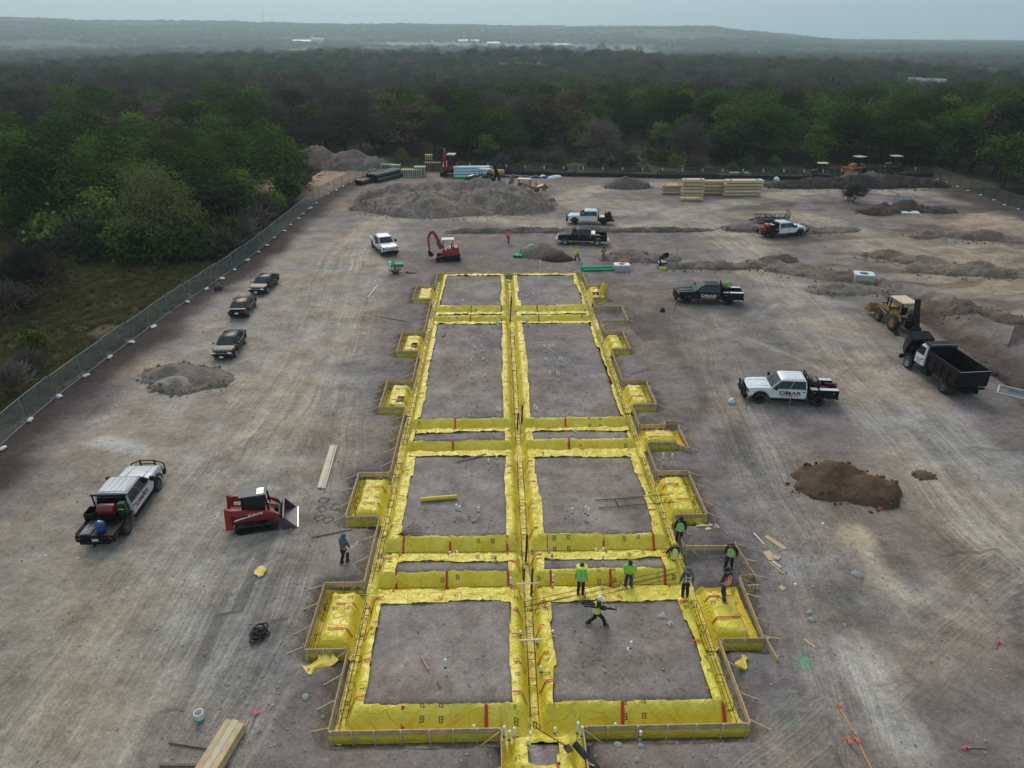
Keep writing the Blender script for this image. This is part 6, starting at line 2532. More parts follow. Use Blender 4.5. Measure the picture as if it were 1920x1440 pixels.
# ================================================================== SOIL HEAPS
def heap_mesh(name, label, cpx, rx, ry, h, col, lobes=None, rz=0.0, rough=.25, seed=1, sharp=1.2, group=None, n=None, cat='soil heap', grit=1.5, clods=0, z0=None):
    """a tipped heap: cones of loose soil with slumped, clodded flanks. lobes: (u, v, radius, height) in units of rx, ry, h"""
    c = Vector(cpx) if len(cpx) == 3 else on(*cpx)
    lobes = lobes or [(0, 0, 1, 1)]
    step = max(.16, min(rx, ry) / 26)
    nu = int(2.3 * rx / step)
    nv = int(2.3 * ry / step)
    U, V = np.meshgrid(np.linspace(-1.15, 1.15, nu), np.linspace(-1.15, 1.15, nv))
    ca, sa = math.cos(rz), math.sin(rz)
    lx, ly = U * rx, V * ry
    X = c.x + lx * ca - ly * sa
    Y = c.y + lx * sa + ly * ca
    Z = np.zeros(U.shape)
    wx = .30 * fbm(lx / 2.2, ly / 2.2, seed, 4) + .2 * fbm(lx / .7, ly / .7, seed + 11, 3)
    wy = .30 * fbm(lx / 2.2, ly / 2.2, seed + 9, 4) + .2 * fbm(lx / .7, ly / .7, seed + 12, 3)
    for u, v, r, hh in lobes:
        d = np.hypot((U + wx - u), (V + wy - v)) / r
        cone = hh * np.clip(1 - d, 0, 1) ** (1 / sharp)
        Z = np.maximum(Z, cone)
    edge = sstep(1.12, .95, np.maximum(np.abs(U), np.abs(V)))
    Z = Z * edge
    rg_ = rough * (fbm(lx / .9, ly / .9, seed + 3, 4) + .9 * np.abs(fbm(lx / 1.8, ly / 1.8, seed + 5, 3)) + .55 * np.abs(fbm(lx / .45, ly / .45, seed + 6, 2)))
    gz = hgt(X.ravel(), Y.ravel()).reshape(X.shape) if z0 is None else z0
    ZZ_ = gz + Z * h + rg_ * sstep(.0, .22, Z) * min(1.6, h) - .16 * (1 - sstep(0, .05, Z)) + .012
    v = np.stack([(X - c.x).ravel(), (Y - c.y).ravel(), (ZZ_ - c.z).ravel()], 1)
    ii = np.arange(nu * nv).reshape(nv, nu)
    q = np.stack([ii[:-1, :-1].ravel(), ii[:-1, 1:].ravel(), ii[1:, 1:].ravel(), ii[1:, :-1].ravel()], 1)
    keep = (Z.ravel()[q] > .004).any(1)
    me = grid_mesh(name, v, q[keep])
    key = 'soil_%02d%02d%02d' % tuple(int(99 * k) for k in col)
    if key not in MATS:
        MATS[key] = soil_mat(key, False, col, grit)
    o = link(name, me, MATS[key])
    o.location = c
    tag(o, label, cat, group)
    # clods rolled down to the foot
    rs_ = np.random.RandomState(seed)
    cand = np.argwhere((Z.ravel() < .30) & (Z.ravel() > -.1) & (np.hypot(U, V).ravel() < 1.1) & (np.abs(Z).ravel() + .12 * rs_.rand(Z.size) > .06))[:, 0]
    nc = min(len(cand), int(90 + 9 * rx * ry))
    mb = MB()
    for i in rs_.choice(cand, nc, replace=False):
        s_ = .03 + .16 * rs_.rand() ** 3
        q0 = v[i]
        jj = rs_.uniform(.6, 1.3, 6)
        a_ = rs_.uniform(0, 6.28)
        pts = [(math.cos(a_), math.sin(a_), 0), (-math.cos(a_), -math.sin(a_), 0), (-math.sin(a_), math.cos(a_), 0), (math.sin(a_), -math.cos(a_), 0), (0, 0, .8), (0, 0, -.8)]
        mb.add([(q0[0] + p[0] * s_ * j, q0[1] + p[1] * s_ * j, max(q0[2], gz.ravel()[i] - c.z if z0 is None else q0[2]) + s_ * .3 + p[2] * s_ * j) for p, j in zip(pts, jj)], [(0, 2, 4), (2, 1, 4), (1, 3, 4), (3, 0, 4), (2, 0, 5), (1, 2, 5), (3, 1, 5), (0, 3, 5)])
    mb.build('clods', MATS[key], o, smooth=False)['kind'] = 'stuff'
    return o


HG = 'heaps of soil around the site'
GREY1, GREY2, TAN1, DARK1, DARK2 = (.20, .175, .155), (.195, .163, .145), (.27, .22, .17), (.05, .042, .040), (.085, .062, .05)
c = on(850, 404)
heap_mesh('soil_heap', 'huge grey brown soil heap in front of the far pipe stacks', tuple(c + Vector((0, 6.5, 0))), 15.5, 9.0, 3.8, (.25, .205, .172), [(-.55, .35, .5, .75), (-.2, .4, .55, .85), (.15, .35, .55, .95), (.45, .2, .5, .9), (-.15, -.2, .62, .72), (.22, -.1, .55, .62), (.58, -.25, .45, .72), (-.6, -.1, .45, .5), (0, .1, .9, .55)], rough=.75, seed=3, group=HG, grit=3)
heap_mesh('soil_heap', 'paler soil tipped against the front of the huge heap', tuple(on(800, 408) + Vector((0, 3.2, 0))), 6.5, 4.0, 3.0, (.26, .215, .19), [(0, 0, 1, 1), (.4, -.1, .7, .7)], rough=.2, seed=8, group=HG)
heap_mesh('soil_heap', 'brownish soil fan at the right end of the huge heap', tuple(on(965, 402) + Vector((0, 2.8, 0))), 6.0, 3.6, 2.4, (.24, .19, .16), [(-.3, .1, .8, 1), (.3, 0, .7, .7)], rough=.2, seed=12, group=HG)
heap_mesh('soil_heap', 'low spoil heap along the left haul road near the dark sedans', tuple(on(350, 712)), 3.9, 2.7, .8, (.225, .19, .162), [(-.35, .1, .7, .8), (.2, .2, .75, 1), (.05, -.45, .5, .6)], rz=-.35, rough=.35, seed=21, group=HG, grit=3)
heap_mesh('soil_heap', 'pale spoil at the foot of the low heap beside the left road', tuple(on(330, 722)), 2.0, 1.5, .65, (.27, .24, .21), rough=.2, seed=25, group=HG)
heap_mesh('soil_heap', 'dark brown sandy heap right of the foundation', tuple(on(1580, 912)), 3.1, 2.4, 1.2, (.110, .072, .050), [(-.1, .25, .8, 1), (.35, -.2, .7, .9), (-.45, -.1, .55, .62)], rough=.3, seed=31, group=HG, grit=1.2)
heap_mesh('soil_heap', 'darker soil on the left of the dark brown sandy heap', tuple(on(1537, 915)), 1.1, .9, .75, (.075, .062, .056), rough=.1, seed=33, group=HG)
heap_mesh('soil_heap', 'brown grey heap beside the three green pipes', tuple(on(1016, 478)), 2.9, 2.2, 1.7, (.20, .155, .125), rough=.2, seed=35, group=HG)
heap_mesh('soil_heap', 'small black soil mound behind the far form board', tuple(on(1046, 487)), 2.0, 1.2, .85, (.055, .042, .038), rough=.2, seed=38, group=HG)
heap_mesh('soil_heap', 'grey rubble heap behind the white pump box', tuple(on(1200, 487)), 4.6, 2.2, 1.0, GREY2, [(-.3, .1, .7, 1), (.4, 0, .7, .6)], rough=.4, seed=41, group=HG, grit=3)
heap_mesh('soil_heap', 'reddish soil patch behind the grey rubble heap', tuple(on(1180, 476)), 2.4, 1.4, .6, (.21, .14, .115), rough=.3, seed=43, group=HG)
heap_mesh('soil_bank', 'long rubble berm between the black pickup and the haul road', tuple(on(1090, 434)), 17, 1.5, .6, (.17, .145, .13), [(u, .15 * math.sin(u * 9), .5, .7 + .3 * math.sin(u * 13)) for u in np.linspace(-.9, .9, 12)], rough=.6, seed=45, group=HG, grit=3)
heap_mesh('soil_bank', 'rubble berm beside the truck facing right and its trailer', tuple(on(1400, 430)), 4.2, 1.8, .8, GREY2, rough=.5, seed=47, group=HG, grit=3)
heap_mesh('soil_bank', 'grey spoil bank right of the truck facing right', tuple(on(1540, 436)), 5.0, 1.8, .7, (.19, .16, .14), [(-.4, 0, .7, 1), (.3, 0, .8, .7)], rough=.4, seed=49, group=HG)
heap_mesh('soil_bank', 'broken spoil bank beside the dark blue truck and the pump', tuple(on(1340, 501)), 6.5, 2.0, .7, (.18, .15, .132), [(-.6, 0, .5, .6), (-.2, .1, .6, .8), (.2, .0, .6, 1), (.6, 0, .5, .7)], rough=.5, seed=51, group=HG, grit=3)
heap_mesh('soil_bank', 'grey broken bank left of the concrete manhole box', tuple(on(1520, 512)), 7.5, 3.0, .9, (.19, .158, .138), [(-.6, .3, .5, .8), (-.1, .1, .7, 1), (.45, -.2, .6, .9)], rz=-.45, rough=.4, seed=53, group=HG, grit=3)
heap_mesh('soil_bank', 'tan soil around the concrete manhole box', tuple(on(1590, 545)), 4.2, 2.2, .9, (.235, .19, .15), [(-.2, 0, .8, 1), (.5, -.1, .5, .6)], rough=.25, seed=55, group=HG)
heap_mesh('soil_bank', 'reddish spoil ridge in the right clearing', tuple(on(1700, 492)), 5.5, 2.4, .9, (.215, .165, .13), [(-.4, .3, .6, 1), (.2, 0, .7, .9), (.6, -.3, .5, .6)], rz=-.4, rough=.3, seed=57, group=HG)
heap_mesh('soil_heap', 'small grey mound with a post beside the right haul road', tuple(on(1461, 490)), 2.4, 1.4, .95, (.13, .11, .10), rough=.35, seed=59, group=HG)
heap_mesh('soil_heap', 'round brown soil heap in front of the black silt fence', tuple(on(1177, 351)), 4.6, 2.6, 1.9, (.135, .105, .095), rough=.12, seed=61, group=HG)
heap_mesh('soil_bank', 'long dark topsoil bank below the parked bulldozers', tuple(on(1625, 358) + Vector((0, 4.0, 0))), 15.5, 5.0, 2.1, DARK1, [(-.75, 0, .4, .5), (-.4, .1, .5, .8), (0, .1, .6, 1), (.4, .1, .6, .95), (.75, 0, .4, .6)], rough=.25, seed=63, group=HG)
heap_mesh('soil_heap', 'grey broken concrete and rubble on top of the dark topsoil bank', tuple(on(1632, 343) + Vector((0, 2.0, 1.2))), 5.6, 2.6, 1.5, (.22, .20, .185), [(-.4, 0, .6, .8), (.2, .1, .7, 1)], rough=.9, seed=65, group=HG, grit=4)
heap_mesh('soil_bank', 'dark wet bank beside the precast concrete box', tuple(on(1725, 398)), 6.5, 2.4, 1.7, (.085, .066, .058), [(-.3, .2, .7, 1), (.3, 0, .7, .7)], rough=.4, seed=67, group=HG)
heap_mesh('soil_bank', 'brown bank left of the precast concrete box', tuple(on(1655, 398)), 4.6, 1.8, 1.3, (.10, .075, .062), rough=.4, seed=69, group=HG)
heap_mesh('soil_heap', 'pale grey soil heap outside the far left fence corner', tuple(on(622, 318) + Vector((0, 3, 0))), 12, 6, 4.2, (.20, .155, .135), [(-.3, 0, .7, 1), (.3, -.1, .7, .8)], rough=.3, seed=71, group=HG)
heap_mesh('soil_heap', 'tiny brown soil mound right of the dark sandy heap', tuple(on(1733, 892)), .75, .55, .28, (.12, .085, .062), rough=.08, seed=73, group=HG)

heap_mesh('soil_bank', 'brown spoil bank behind the yellow backhoe loader', tuple(on(1800, 588)), 6.0, 2.2, .85, (.19, .148, .12), [(-.5, .2, .6, 1), (.2, -.1, .7, .8), (.6, -.3, .5, .6)], rz=-.5, rough=.5, seed=81, group=HG, grit=3)
heap_mesh('soil_bank', 'low tan spoil ridge at the right edge above the brown bank', tuple(on(1850, 520)), 8, 2.6, 1.1, (.26, .205, .16), [(-.6, .2, .5, .7), (-.1, 0, .7, 1), (.5, -.2, .6, .8)], rz=-.3, rough=.5, seed=83, group=HG, grit=3)
heap_mesh('soil_bank', 'reddish tan dug ridge below the far right fence', tuple(on(1840, 455)), 9, 2.4, 1.0, (.25, .185, .145), [(-.6, 0, .5, .8), (0, .1, .6, 1), (.5, -.1, .5, .7)], rz=-.2, rough=.5, seed=85, group=HG, grit=3)
heap_mesh('soil_bank', 'dark cut bank at the right edge beside the screened fence', tuple(on(1905, 705)), 4.5, 1.3, .55, (.10, .078, .065), rz=-.65, rough=.5, seed=87, group=HG, grit=3)

# ================================================================== FENCES
FENCE_H = 1.85


def fence(name, label, pts, panel, screen, postm=GALV, h=FENCE_H, group=None, base=True):
    t = thing(name, label, 'fence', (pts[0][0], pts[0][1], 0), 0, group)
    inv = Vector(t.location)
    # resample into panels
    seg = []
    L = [0]
    for a, b in zip(pts[:-1], pts[1:]):
        L.append(L[-1] + math.hypot(b[0] - a[0], b[1] - a[1]))
    n = max(1, round(L[-1] / panel))

    def at(s):
        for i in range(len(pts) - 1):
            if s <= L[i + 1] or i == len(pts) - 2:
                f = (s - L[i]) / (L[i + 1] - L[i])
                return (pts[i][0] + (pts[i + 1][0] - pts[i][0]) * f, pts[i][1] + (pts[i + 1][1] - pts[i][1]) * f)
    P = [at(L[-1] * i / n) for i in range(n + 1)]
    out = []
    for i in range(n):
        (ax, ay), (bx, by) = P[i], P[i + 1]
        za, zb = ground_z(ax, ay), ground_z(bx, by)
        A, B = Vector((ax, ay, za)), Vector((bx, by, zb))
        d = (B - A).normalized()
        lean = Vector((-d.y, d.x, 0)) * random.uniform(-.08, .08)
        A2, B2 = A + d * .06, B - d * .06
        up = Vector((0, 0, h)) + lean
        fr = MB()
        r = .028
        lo = Vector((0, 0, .08))
        for p, q in ((A2 + lo, A2 + up), (B2 + lo, B2 + up), (A2 + up, B2 + up), (A2 + lo, B2 + lo)):
            fr.tube(p - inv, q - inv, r, 5)
        f = fr.build('panel_frame', postm, t)
        sc = MB()
        k = 6
        nrm = Vector((-d.y, d.x, 0))
        vs = []
        for u in range(k + 1):
            for v in range(3):
                q = A2 + (B2 - A2) * (u / k) + lo + (up - lo) * (v / 2) + nrm * (.05 * math.sin(u * 1.7 + i) * (v == 1))
                vs.append(q - inv)
        fs = []
        for u in range(k):
            for v in range(2):
                fs.append((u * 3 + v, u * 3 + 3 + v, u * 3 + 4 + v, u * 3 + 1 + v))
        sc.add(vs, fs)
        sc.build('mesh_panel', screen, f, smooth=True)
        if base:
            st = MB()
            st.bar(A - nrm * .4 - inv + Vector((0, 0, .04)), A + nrm * .4 - inv + Vector((0, 0, .04)), .05)
            st.build('foot', postm, t)
        out.append((A, d, nrm))
    return t, out


tl, lp = fence('panel_fence', 'long temporary chain link fence along the left of the site', LEFT_FENCE, 3.6, LINK)
tb, bp = fence('panel_fence', 'temporary fence with dark green screen across the far side of the site', BACK_FENCE, 3.7, SCREEN, DARKPOST)
tr_, rp = fence('panel_fence', 'temporary screened fence at the far right of the site', RIGHT_FENCE, 3.7, SCREEN, DARKPOST)
a, b = on(1888, 652), on(1960, 680)
tn, npn = fence('panel_fence', 'short screened fence section at the right edge near the dump truck', [(a.x, a.y), (a.x + 3.6, a.y - .2), (a.x + 7.4, a.y - 1.0)], 3.7, SCREEN, DARKPOST, h=1.85)

# low black silt barrier along the foot of the far fence
sb = MB()
for i in range(len(BACK_FENCE) - 1):
    (ax, ay), (bx, by) = BACK_FENCE[i], BACK_FENCE[i + 1]
    if i < 2:
        continue
    n = int(math.hypot(bx - ax, by - ay) / 2)
    for k in range(n):
        p = (ax + (bx - ax) * k / n, ay + (by - ay) * k / n - .8)
        q = (ax + (bx - ax) * (k + 1) / n, ay + (by - ay) * (k + 1) / n - .8)
        zp, zq = ground_z(*p), ground_z(*q)
        sb.bar((p[0], p[1], zp + .3), (q[0], q[1], zq + .3), .05, .75)
tag(sb.build('silt_barrier', SILT), 'low black silt barrier along the foot of the far fence', 'silt barrier')


# sandbags on the fence feet
def bag_mesh(seed):
    r = random.Random(seed)
    mb = MB()
    rings = []
    for x, s in ((-.30, .25), (-.26, .75), (-.1, 1.0), (.1, .98), (.24, .8), (.31, .3)):
        ring = []
        for a in np.linspace(0, 2 * math.pi, 11)[:-1]:
            w = 1 + r.uniform(-.13, .13)
            ring.append((x + r.uniform(-.015, .015), .19 * s * math.cos(a) * w, .09 + max(-.085, .10 * s * math.sin(a) * w)))
        rings.append(ring)
    mb.loft(rings)
    return mb.mesh('sandbag')


BAGS = [bag_mesh(i) for i in range(4)]
k_ = 0
for grp, lab, pan, pr in (('sandbags on the feet of the left fence', 'white sandbag lying on a foot of the long left fence', lp, .9), ('sandbags on the feet of the far right fence', 'white sandbag lying on a foot of the screened far right fence', rp, .95)):
    for A, d, nrm in pan:
        for j in range(random.choice((1, 1, 2))):
            if random.random() > pr:
                continue
            p = A - nrm * random.uniform(.12, .45) + d * random.uniform(-.35, .35)
            o = link('sandbag', BAGS[k_ % 4], BAG)
            k_ += 1
            o.location = (p.x, p.y, ground_z(p.x, p.y) + .02)
            o.rotation_euler = (0, random.uniform(-.1, .1), random.uniform(0, 6.28))
            o.scale = (.92,) * 3
            tag(o, lab, 'sandbag', grp)
# pale bags slung over the top rail of the far fence
for i, (A, d, nrm) in enumerate(bp):
    if i < 4:
        continue
    o = link('hung_bag', BAGS[i % 4], BAG)
    o.location = A + Vector((0, 0, FENCE_H - .42)) - nrm * .15
    o.rotation_euler = (0, R_(80), 0)
    o.scale = (.95,) * 3
    tag(o, 'pale bag hung near the top of the screened far fence', 'bag', 'pale bags hung along the far fence')


# ================================================================== STACKS OF MATERIAL AT THE FAR SIDE
def lumber_stack(label, px, py, L, D, layers, rz=0.0, hh=.42):
    c = on(px, py)
    t = thing('lumber_stack', label, 'lumber', (c.x, c.y, c.z), rz, 'stacks of fresh lumber by the far fence')
    z = .1
    for i in range(layers):
        dx = random.uniform(-.15, .15)
        k = MB()
        n = 5
        for j in range(n):
            k.box(dx + random.uniform(-.04, .04), D * ((j + .5) / n - .5), z + hh / 2, L * random.uniform(.98, 1.0), D / n - .015, hh - .07)
        k.build('bundle', WOOD if (i + layers) % 3 else PALEWOOD, t, smooth=False)
        z += hh + .06
        s = MB()
        for q in (-.35, .35):
            s.box(L * q, 0, z - .06, .09, D, .10)
        s.build('spacer', WOODD, t, smooth=False)
    return t


lumber_stack('low lumber stack at the left end of the row, three bundles high', 1258, 363, 3.4, 1.3, 3)
lumber_stack('tallest lumber stack, squarest, second from the left end', 1296, 368, 3.6, 1.4, 5, hh=.50)
lumber_stack('long lumber stack between the square stack and the right one', 1339, 364, 6.0, 1.4, 4, hh=.5)
lumber_stack('wide lumber stack at the right end of the row', 1390, 367, 6.2, 1.6, 5, hh=.46)
lumber_stack('loose low lumber bundle lying in front of the square stack', 1297, 376, 3.5, 1.2, 1, hh=.45)
lumber_stack('short narrow lumber stack tucked behind the low left stack', 1277, 362, .9, 1.2, 3)


def pipe_stack(label, px, py, L, r, rows, m, rz=0.0, wall=.04, name='pipe_stack', cat='pipes', pile='stacks of pipe at the far side'):
    c = on(px, py)
    t = thing(name, label, cat, (c.x, c.y, c.z), rz, pile)
    z = r + .02
    for k, n in enumerate(rows):
        for i in range(n):
            y = (i - (n - 1) / 2) * 2.05 * r
            mb = MB()
            mb.pipe((-L / 2 + random.uniform(-.1, .1), y, z), (L / 2 + random.uniform(-.1, .1), y, z), r, wall)
            mb.build('pipe', m, t)
        z += r * 1.75
    return t


pipe_stack('pair of black corrugated culvert pipes lying by the left fence corner', 691, 342, 6.0, .42, (2,), BLACKPL, R_(64))
pipe_stack('larger stack of black culvert pipes right of the pair', 722, 336, 7.5, .40, (4, 3), BLACKPL, R_(58))
pipe_stack('pale blue water pipes stacked near the large red excavator', 884, 331, 6.6, .26, (5, 5, 4, 3), BLUEW, R_(2), .02)
pipe_stack('single green pipes lying below the pale blue pipe stack', 877, 334.5, 5.0, .22, (2,), GREENP, R_(2), .02)
pipe_stack('three green drain pipes lying beside the brown grey heap', 985, 473, 5.6, .16, (3,), GREENP, R_(66), .015)
pipe_stack('green drain pipes lying behind the far form board', 1120, 507, 3.6, .13, (3, 1), GREENP, R_(2), .015)
c = on(744, 499)
t = thing('pipe_fitting', 'short green pipe with branch fittings left of the foundation', 'pipe fitting', (c.x, c.y, c.z), R_(-10))
MB().pipe((-.6, 0, .2), (.75, 0, .2), .18, .02).build('pipe', GREENP, t)
MB().pipe((-.75, -.1, .22), (-.95, .4, .3), .2, .02).build('branch', GREENP, t)
MB().pipe((-.4, .05, .3), (-.42, .1, .5), .15, .02).build('branch', GREENP, t)
c = on(742, 514)
t = thing('brush_pile', 'dark uprooted brush beside the green pipe fitting', 'brush', (c.x, c.y, c.z))
k = MB()
for i in range(70):
    a = random.uniform(0, 6.28)
    e = random.uniform(.1, 1.2)
    k.bar((random.uniform(-.3, .3), random.uniform(-.3, .3), .05), (math.cos(a) * math.cos(e) * .9, math.sin(a) * math.cos(e) * .9, math.sin(e) * .9), .03, .02)
k.build('branch', BARK, t, smooth=False)['kind'] = 'stuff'
c = on(768, 512)
t = thing('scrap_pile', 'reddish clay pipe scrap right of the dark brush', 'scrap', (c.x, c.y, c.z))
CLAY = mat('reddish_scrap', (.28, .12, .085), .8, var=.2)
for i in range(5):
    MB().bar((random.uniform(-.6, 0), random.uniform(-.25, .25), .08 + .03 * i), (random.uniform(.3, .9), random.uniform(-.25, .25), .1), .16, .05).build('plank', CLAY, t)

# crates, pallets and boxes left of the large excavator
CR = mat('pale_green_crate', (.42, .43, .28), .8, var=.2)
CG = mat('green_crate', (.16, .32, .2), .8, var=.2)
CBOX = mat('grey_green_box', (.36, .37, .30), .8, var=.15)


def slat_crate(label, px, py, L, D, H, m, rz=0):
    c = on(px, py)
    t = thing('crate', label, 'crate', (c.x, c.y, c.z), rz, 'crates standing at the far fence')
    n = max(4, int(L / .4))
    k = MB()
    k.box(0, 0, H / 2, L - .14, D - .14, H - .1)
    k.build('content', GREYP, t)
    me = None
    for s in (1, -1):
        for i in range(n):
            o = MB().box(-L / 2 + L * (i + .5) / n, s * D / 2, H / 2, L / n * .62, .05, H).build('slat', m, t, smooth=False)
        for z in (.1, H - .1):
            MB().box(0, s * (D / 2 + .04), z, L, .04, .12).build('rail', m, t, smooth=False)
    MB().box(0, 0, H + .02, L, D, .05).build('lid', m, t)
    return t


slat_crate('low pale slatted crates right of the black culvert stack', 770, 331, 4.4, 1.2, 1.3, CR)
slat_crate('pale slatted crate at the right end beside the excavator', 788, 330, 2.2, 1.4, 1.7, CR)
slat_crate('long low crate left of the pale slatted one', 756, 330, 2.2, 1.3, 1.2, CR)
slat_crate('green crate behind the black culvert stack', 728, 322, 2.4, 1.2, 1.4, CG)
slat_crate('white and dark crate behind the culvert stack, right of the green one', 742, 323, 2.0, 1.2, 1.4, CBOX)
slat_crate('brownish crate row left of the large red excavator', 812, 320, 3.2, 1.2, 1.6, WOODD)
slat_crate('small tan box standing above the brownish crate row', 805, 315, 1.5, 1.0, 2.6, WOODG)
c = on(706, 336)
t = thing('trench_box', 'tan sided frame standing between the two culvert stacks', 'trench box', (c.x, c.y, c.z), R_(60))
for s in (1, -1):
    MB().box(0, s * .9, .9, 2.6, .12, 1.7).build('side_plate', CBOX, t)
for x in (-1, 1):
    MB().tube((x, -.9, 1.4), (x, .9, 1.4), .07).build('spreader', BLACK, t)
c = on(928, 331)
t = thing('tank', 'orange yellow tank lying right of the dark backhoe', 'tank', (c.x, c.y, c.z), R_(4))
MB().lathe([(.02, -1.8), (.55, -1.75), (.62, -1.5), (.62, 1.5), (.55, 1.75), (.02, 1.8)], 16, (0, 0, .7), 'y').build('shell', mat('orange_tank', (.50, .26, .05), .5), t)
for o in t.children:
    o.rotation_euler = (0, 0, R_(90))
for x in (-1, 1):
    MB().box(x, 0, .1, .2, 1.1, .2).build('saddle', BLACK, t)
c = on(912, 326)
t = thing('tarp_bundle', 'grey blue wrapped bundle behind the dark backhoe', 'bundle', (c.x, c.y, c.z))
MB().box(0, 0, .7, 2.4, 1.2, 1.4).build('wrap', mat('grey_blue_wrap', (.16, .2, .27), .6, var=.3), t, bevel=.15, seg=3)
MB().box(.4, 0, 1.42, .06, 1.24, .04).build('strap', BLACK, t)

# blue tarpaulin strip and white bags at the far fence
a, b = on(925, 331), on(1052, 334)
k = MB()
n = 26
for i in range(n):
    p, q = a.lerp(b, i / n), a.lerp(b, (i + 1) / n)
    h_ = .28 + .12 * math.sin(i * 1.7)
    k.bar(p + Vector((0, -.3, h_ / 2)), q + Vector((0, -.3, h_ / 2)), .7 + .2 * math.sin(i), h_)
tag(k.build('tarpaulin', BLUE, bevel=.04), 'blue tarpaulin roll lying along the foot of the far fence', 'tarpaulin')


def lump(name, label, px, py, sx, sy, sz, m, cat, group=None, seed=0, z=0.0, at=None):
    c = on(px, py) if at is None else Vector(at)
    r = random.Random(seed)
    bm = bmesh.new()
    bmesh.ops.create_icosphere(bm, subdivisions=2, radius=1)
    for v in bm.verts:
        k = 1 + .28 * float(fbm(v.co.x * 1.3 + seed * 3.1, v.co.y * 1.3 + v.co.z * 1.9 + seed, 200 + seed, 2)) * 2
        v.co = Vector((v.co.x * sx * k, v.co.y * sy * k, max(-.25, v.co.z) * sz * k))
    me = bpy.data.meshes.new(name)
    bm.to_mesh(me)
    bm.free()
    o = link(name, me, m)
    o.location = c + Vector((0, 0, sz * .12 + z))
    o.rotation_euler = (0, 0, r.uniform(0, 6.28))
    tag(o, label, cat, group)
    return o


PLW = mat('white_sheeting', (.60, .62, .65), .5, var=.1)
for i, (px, py, s, lab) in enumerate(((1018, 333, 1.0, 'white plastic sheeting bundle left of the pair on the blue tarpaulin'), (1035, 335, 1.3, 'white plastic sheeting bundle on the blue tarpaulin'), (1043, 334, 1.1, 'white plastic sheeting bundle at the right end of the blue tarpaulin'), (1456, 338, .9, 'lone white bag at the far fence right of the lumber'))):
    lump('sheeting_bundle', lab, px, py, s, s * .6, .5, PLW, 'sheeting', 'white bundles at the far fence', i)
for px, py, L, lab in ((1373, 331.5, 1.8, 'white board lying on the far fence foot behind the lumber'), (1396, 331.5, .7, 'short white board behind the right lumber stack')):
    c = on(px, py)
    o = MB().box(0, 0, .9, L, .8, .06, (.15, 0, 0)).build('white_board', PLATE, bevel=.01)
    o.location = c + Vector((0, -.8, 0))
    tag(o, lab, 'board')


# ================================================================== CONCRETE PIECES
def box_open(label, px, py, sx, sy, h, rz, hole=None, notch=False, z=0.0, cap=CONC, name='manhole_box'):
    c = on(px, py)
    t = thing(name, label, 'concrete box', (c.x, c.y, c.z + z), rz, 'precast concrete boxes on the site')
    k = MB()
    w = .16
    for s in (1, -1):
        k.box(s * (sx / 2 - w / 2), 0, h / 2, w, sy, h)
        k.box(0, s * (sy / 2 - w / 2), h / 2, sx - 2 * w - .004, w, h)
    k.build('wall', CONC, t, bevel=.02)
    if hole:
        m = MB()
        n = 24
        ci = [(hole * math.cos(2 * math.pi * i / n + math.pi / 4 + .0001), hole * math.sin(2 * math.pi * i / n + math.pi / 4 + .0001)) for i in range(n)]
        sq = []
        for x, y in ci:
            f = max(abs(x) / (sx / 2), abs(y) / (sy / 2))
            sq.append((x / f, y / f))
        vs = [(x, y, z_) for z_ in (h + .003, h + .15) for x, y in ci] + [(x, y, z_) for z_ in (h + .003, h + .15) for x, y in sq]
        fs = []
        for i in range(n):
            j = (i + 1) % n
            fs += [(i, j, n + j, n + i), (2 * n + i, 3 * n + i, 3 * n + j, 2 * n + j), (n + i, n + j, 3 * n + j, 3 * n + i), (i, 2 * n + i, 2 * n + j, j)]
        m.add(vs, fs)
        m.build('lid', cap, t, smooth=False)
    return t


PALEC = mat('pale_concrete', (.62, .66, .66), .8, var=.06)
box_open('pale concrete manhole box with round opening set in the soil bank', 1617, 528, 2.0, 1.6, .8, R_(-14), .5, cap=PALEC)
t = box_open('tall precast concrete box with notched top in the right clearing', 1690, 393, 2.6, 2.2, 1.9, R_(-35))
k = MB()
for x, y in ((-1.1, -.95), (1.1, -.95), (-1.1, .95), (1.1, .95), (0, -1.02)):
    k.box(x, y, 2.08, .38, .2, .34)
k.build('lug', CONC, t, bevel=.02)
MB().box(.15, -1.105, 1.15, .12, .02, .9).build('slot', BLACK, t)
c = on(1703, 402)
t = thing('cover_slab', 'flat concrete lid slab with a round hole in front of the tall precast box', 'cover slab', (c.x, c.y, c.z), R_(-10))
box_open('grey concrete pump box with white lid behind the foundation', 1165, 507, 1.75, 1.2, .6, R_(-1), .38, cap=PLATE)
m = MB()
n = 24
ci = [(.5 * math.cos(2 * math.pi * i / n), .5 * math.sin(2 * math.pi * i / n)) for i in range(n)]
sq = [(x / max(abs(x) / 1.25, abs(y) / 1.15), y / max(abs(x) / 1.25, abs(y) / 1.15)) for x, y in ci]
vs = [(x, y, z_) for z_ in (.05, .3) for x, y in ci] + [(x, y, z_) for z_ in (.05, .3) for x, y in sq]
fs = []
for i in range(n):
    j = (i + 1) % n
    fs += [(i, j, n + j, n + i), (2 * n + i, 3 * n + i, 3 * n + j, 2 * n + j), (n + i, n + j, 3 * n + j, 3 * n + i), (i, 2 * n + i, 2 * n + j, j)]
m.add(vs, fs)
m.build('slab', PALEC, t, smooth=False)
for x in (-.9, .9):
    MB().tube((x, -.1, .32), (x, .1, .32), .03).build('lifting_eye', BLACK, t)
c = on(1170, 503)
t = thing('hose_coil', 'orange coiled hose on the white lid of the pump box', 'hose', (c.x - .1, c.y, c.z + .77))
k = MB()
for j in range(3):
    k.path([Vector(((.30 + .06 * j) * math.cos(q), .22 * math.sin(q), .04 + .05 * j)) for q in np.linspace(0, 6.28, 15)], .05, 6)
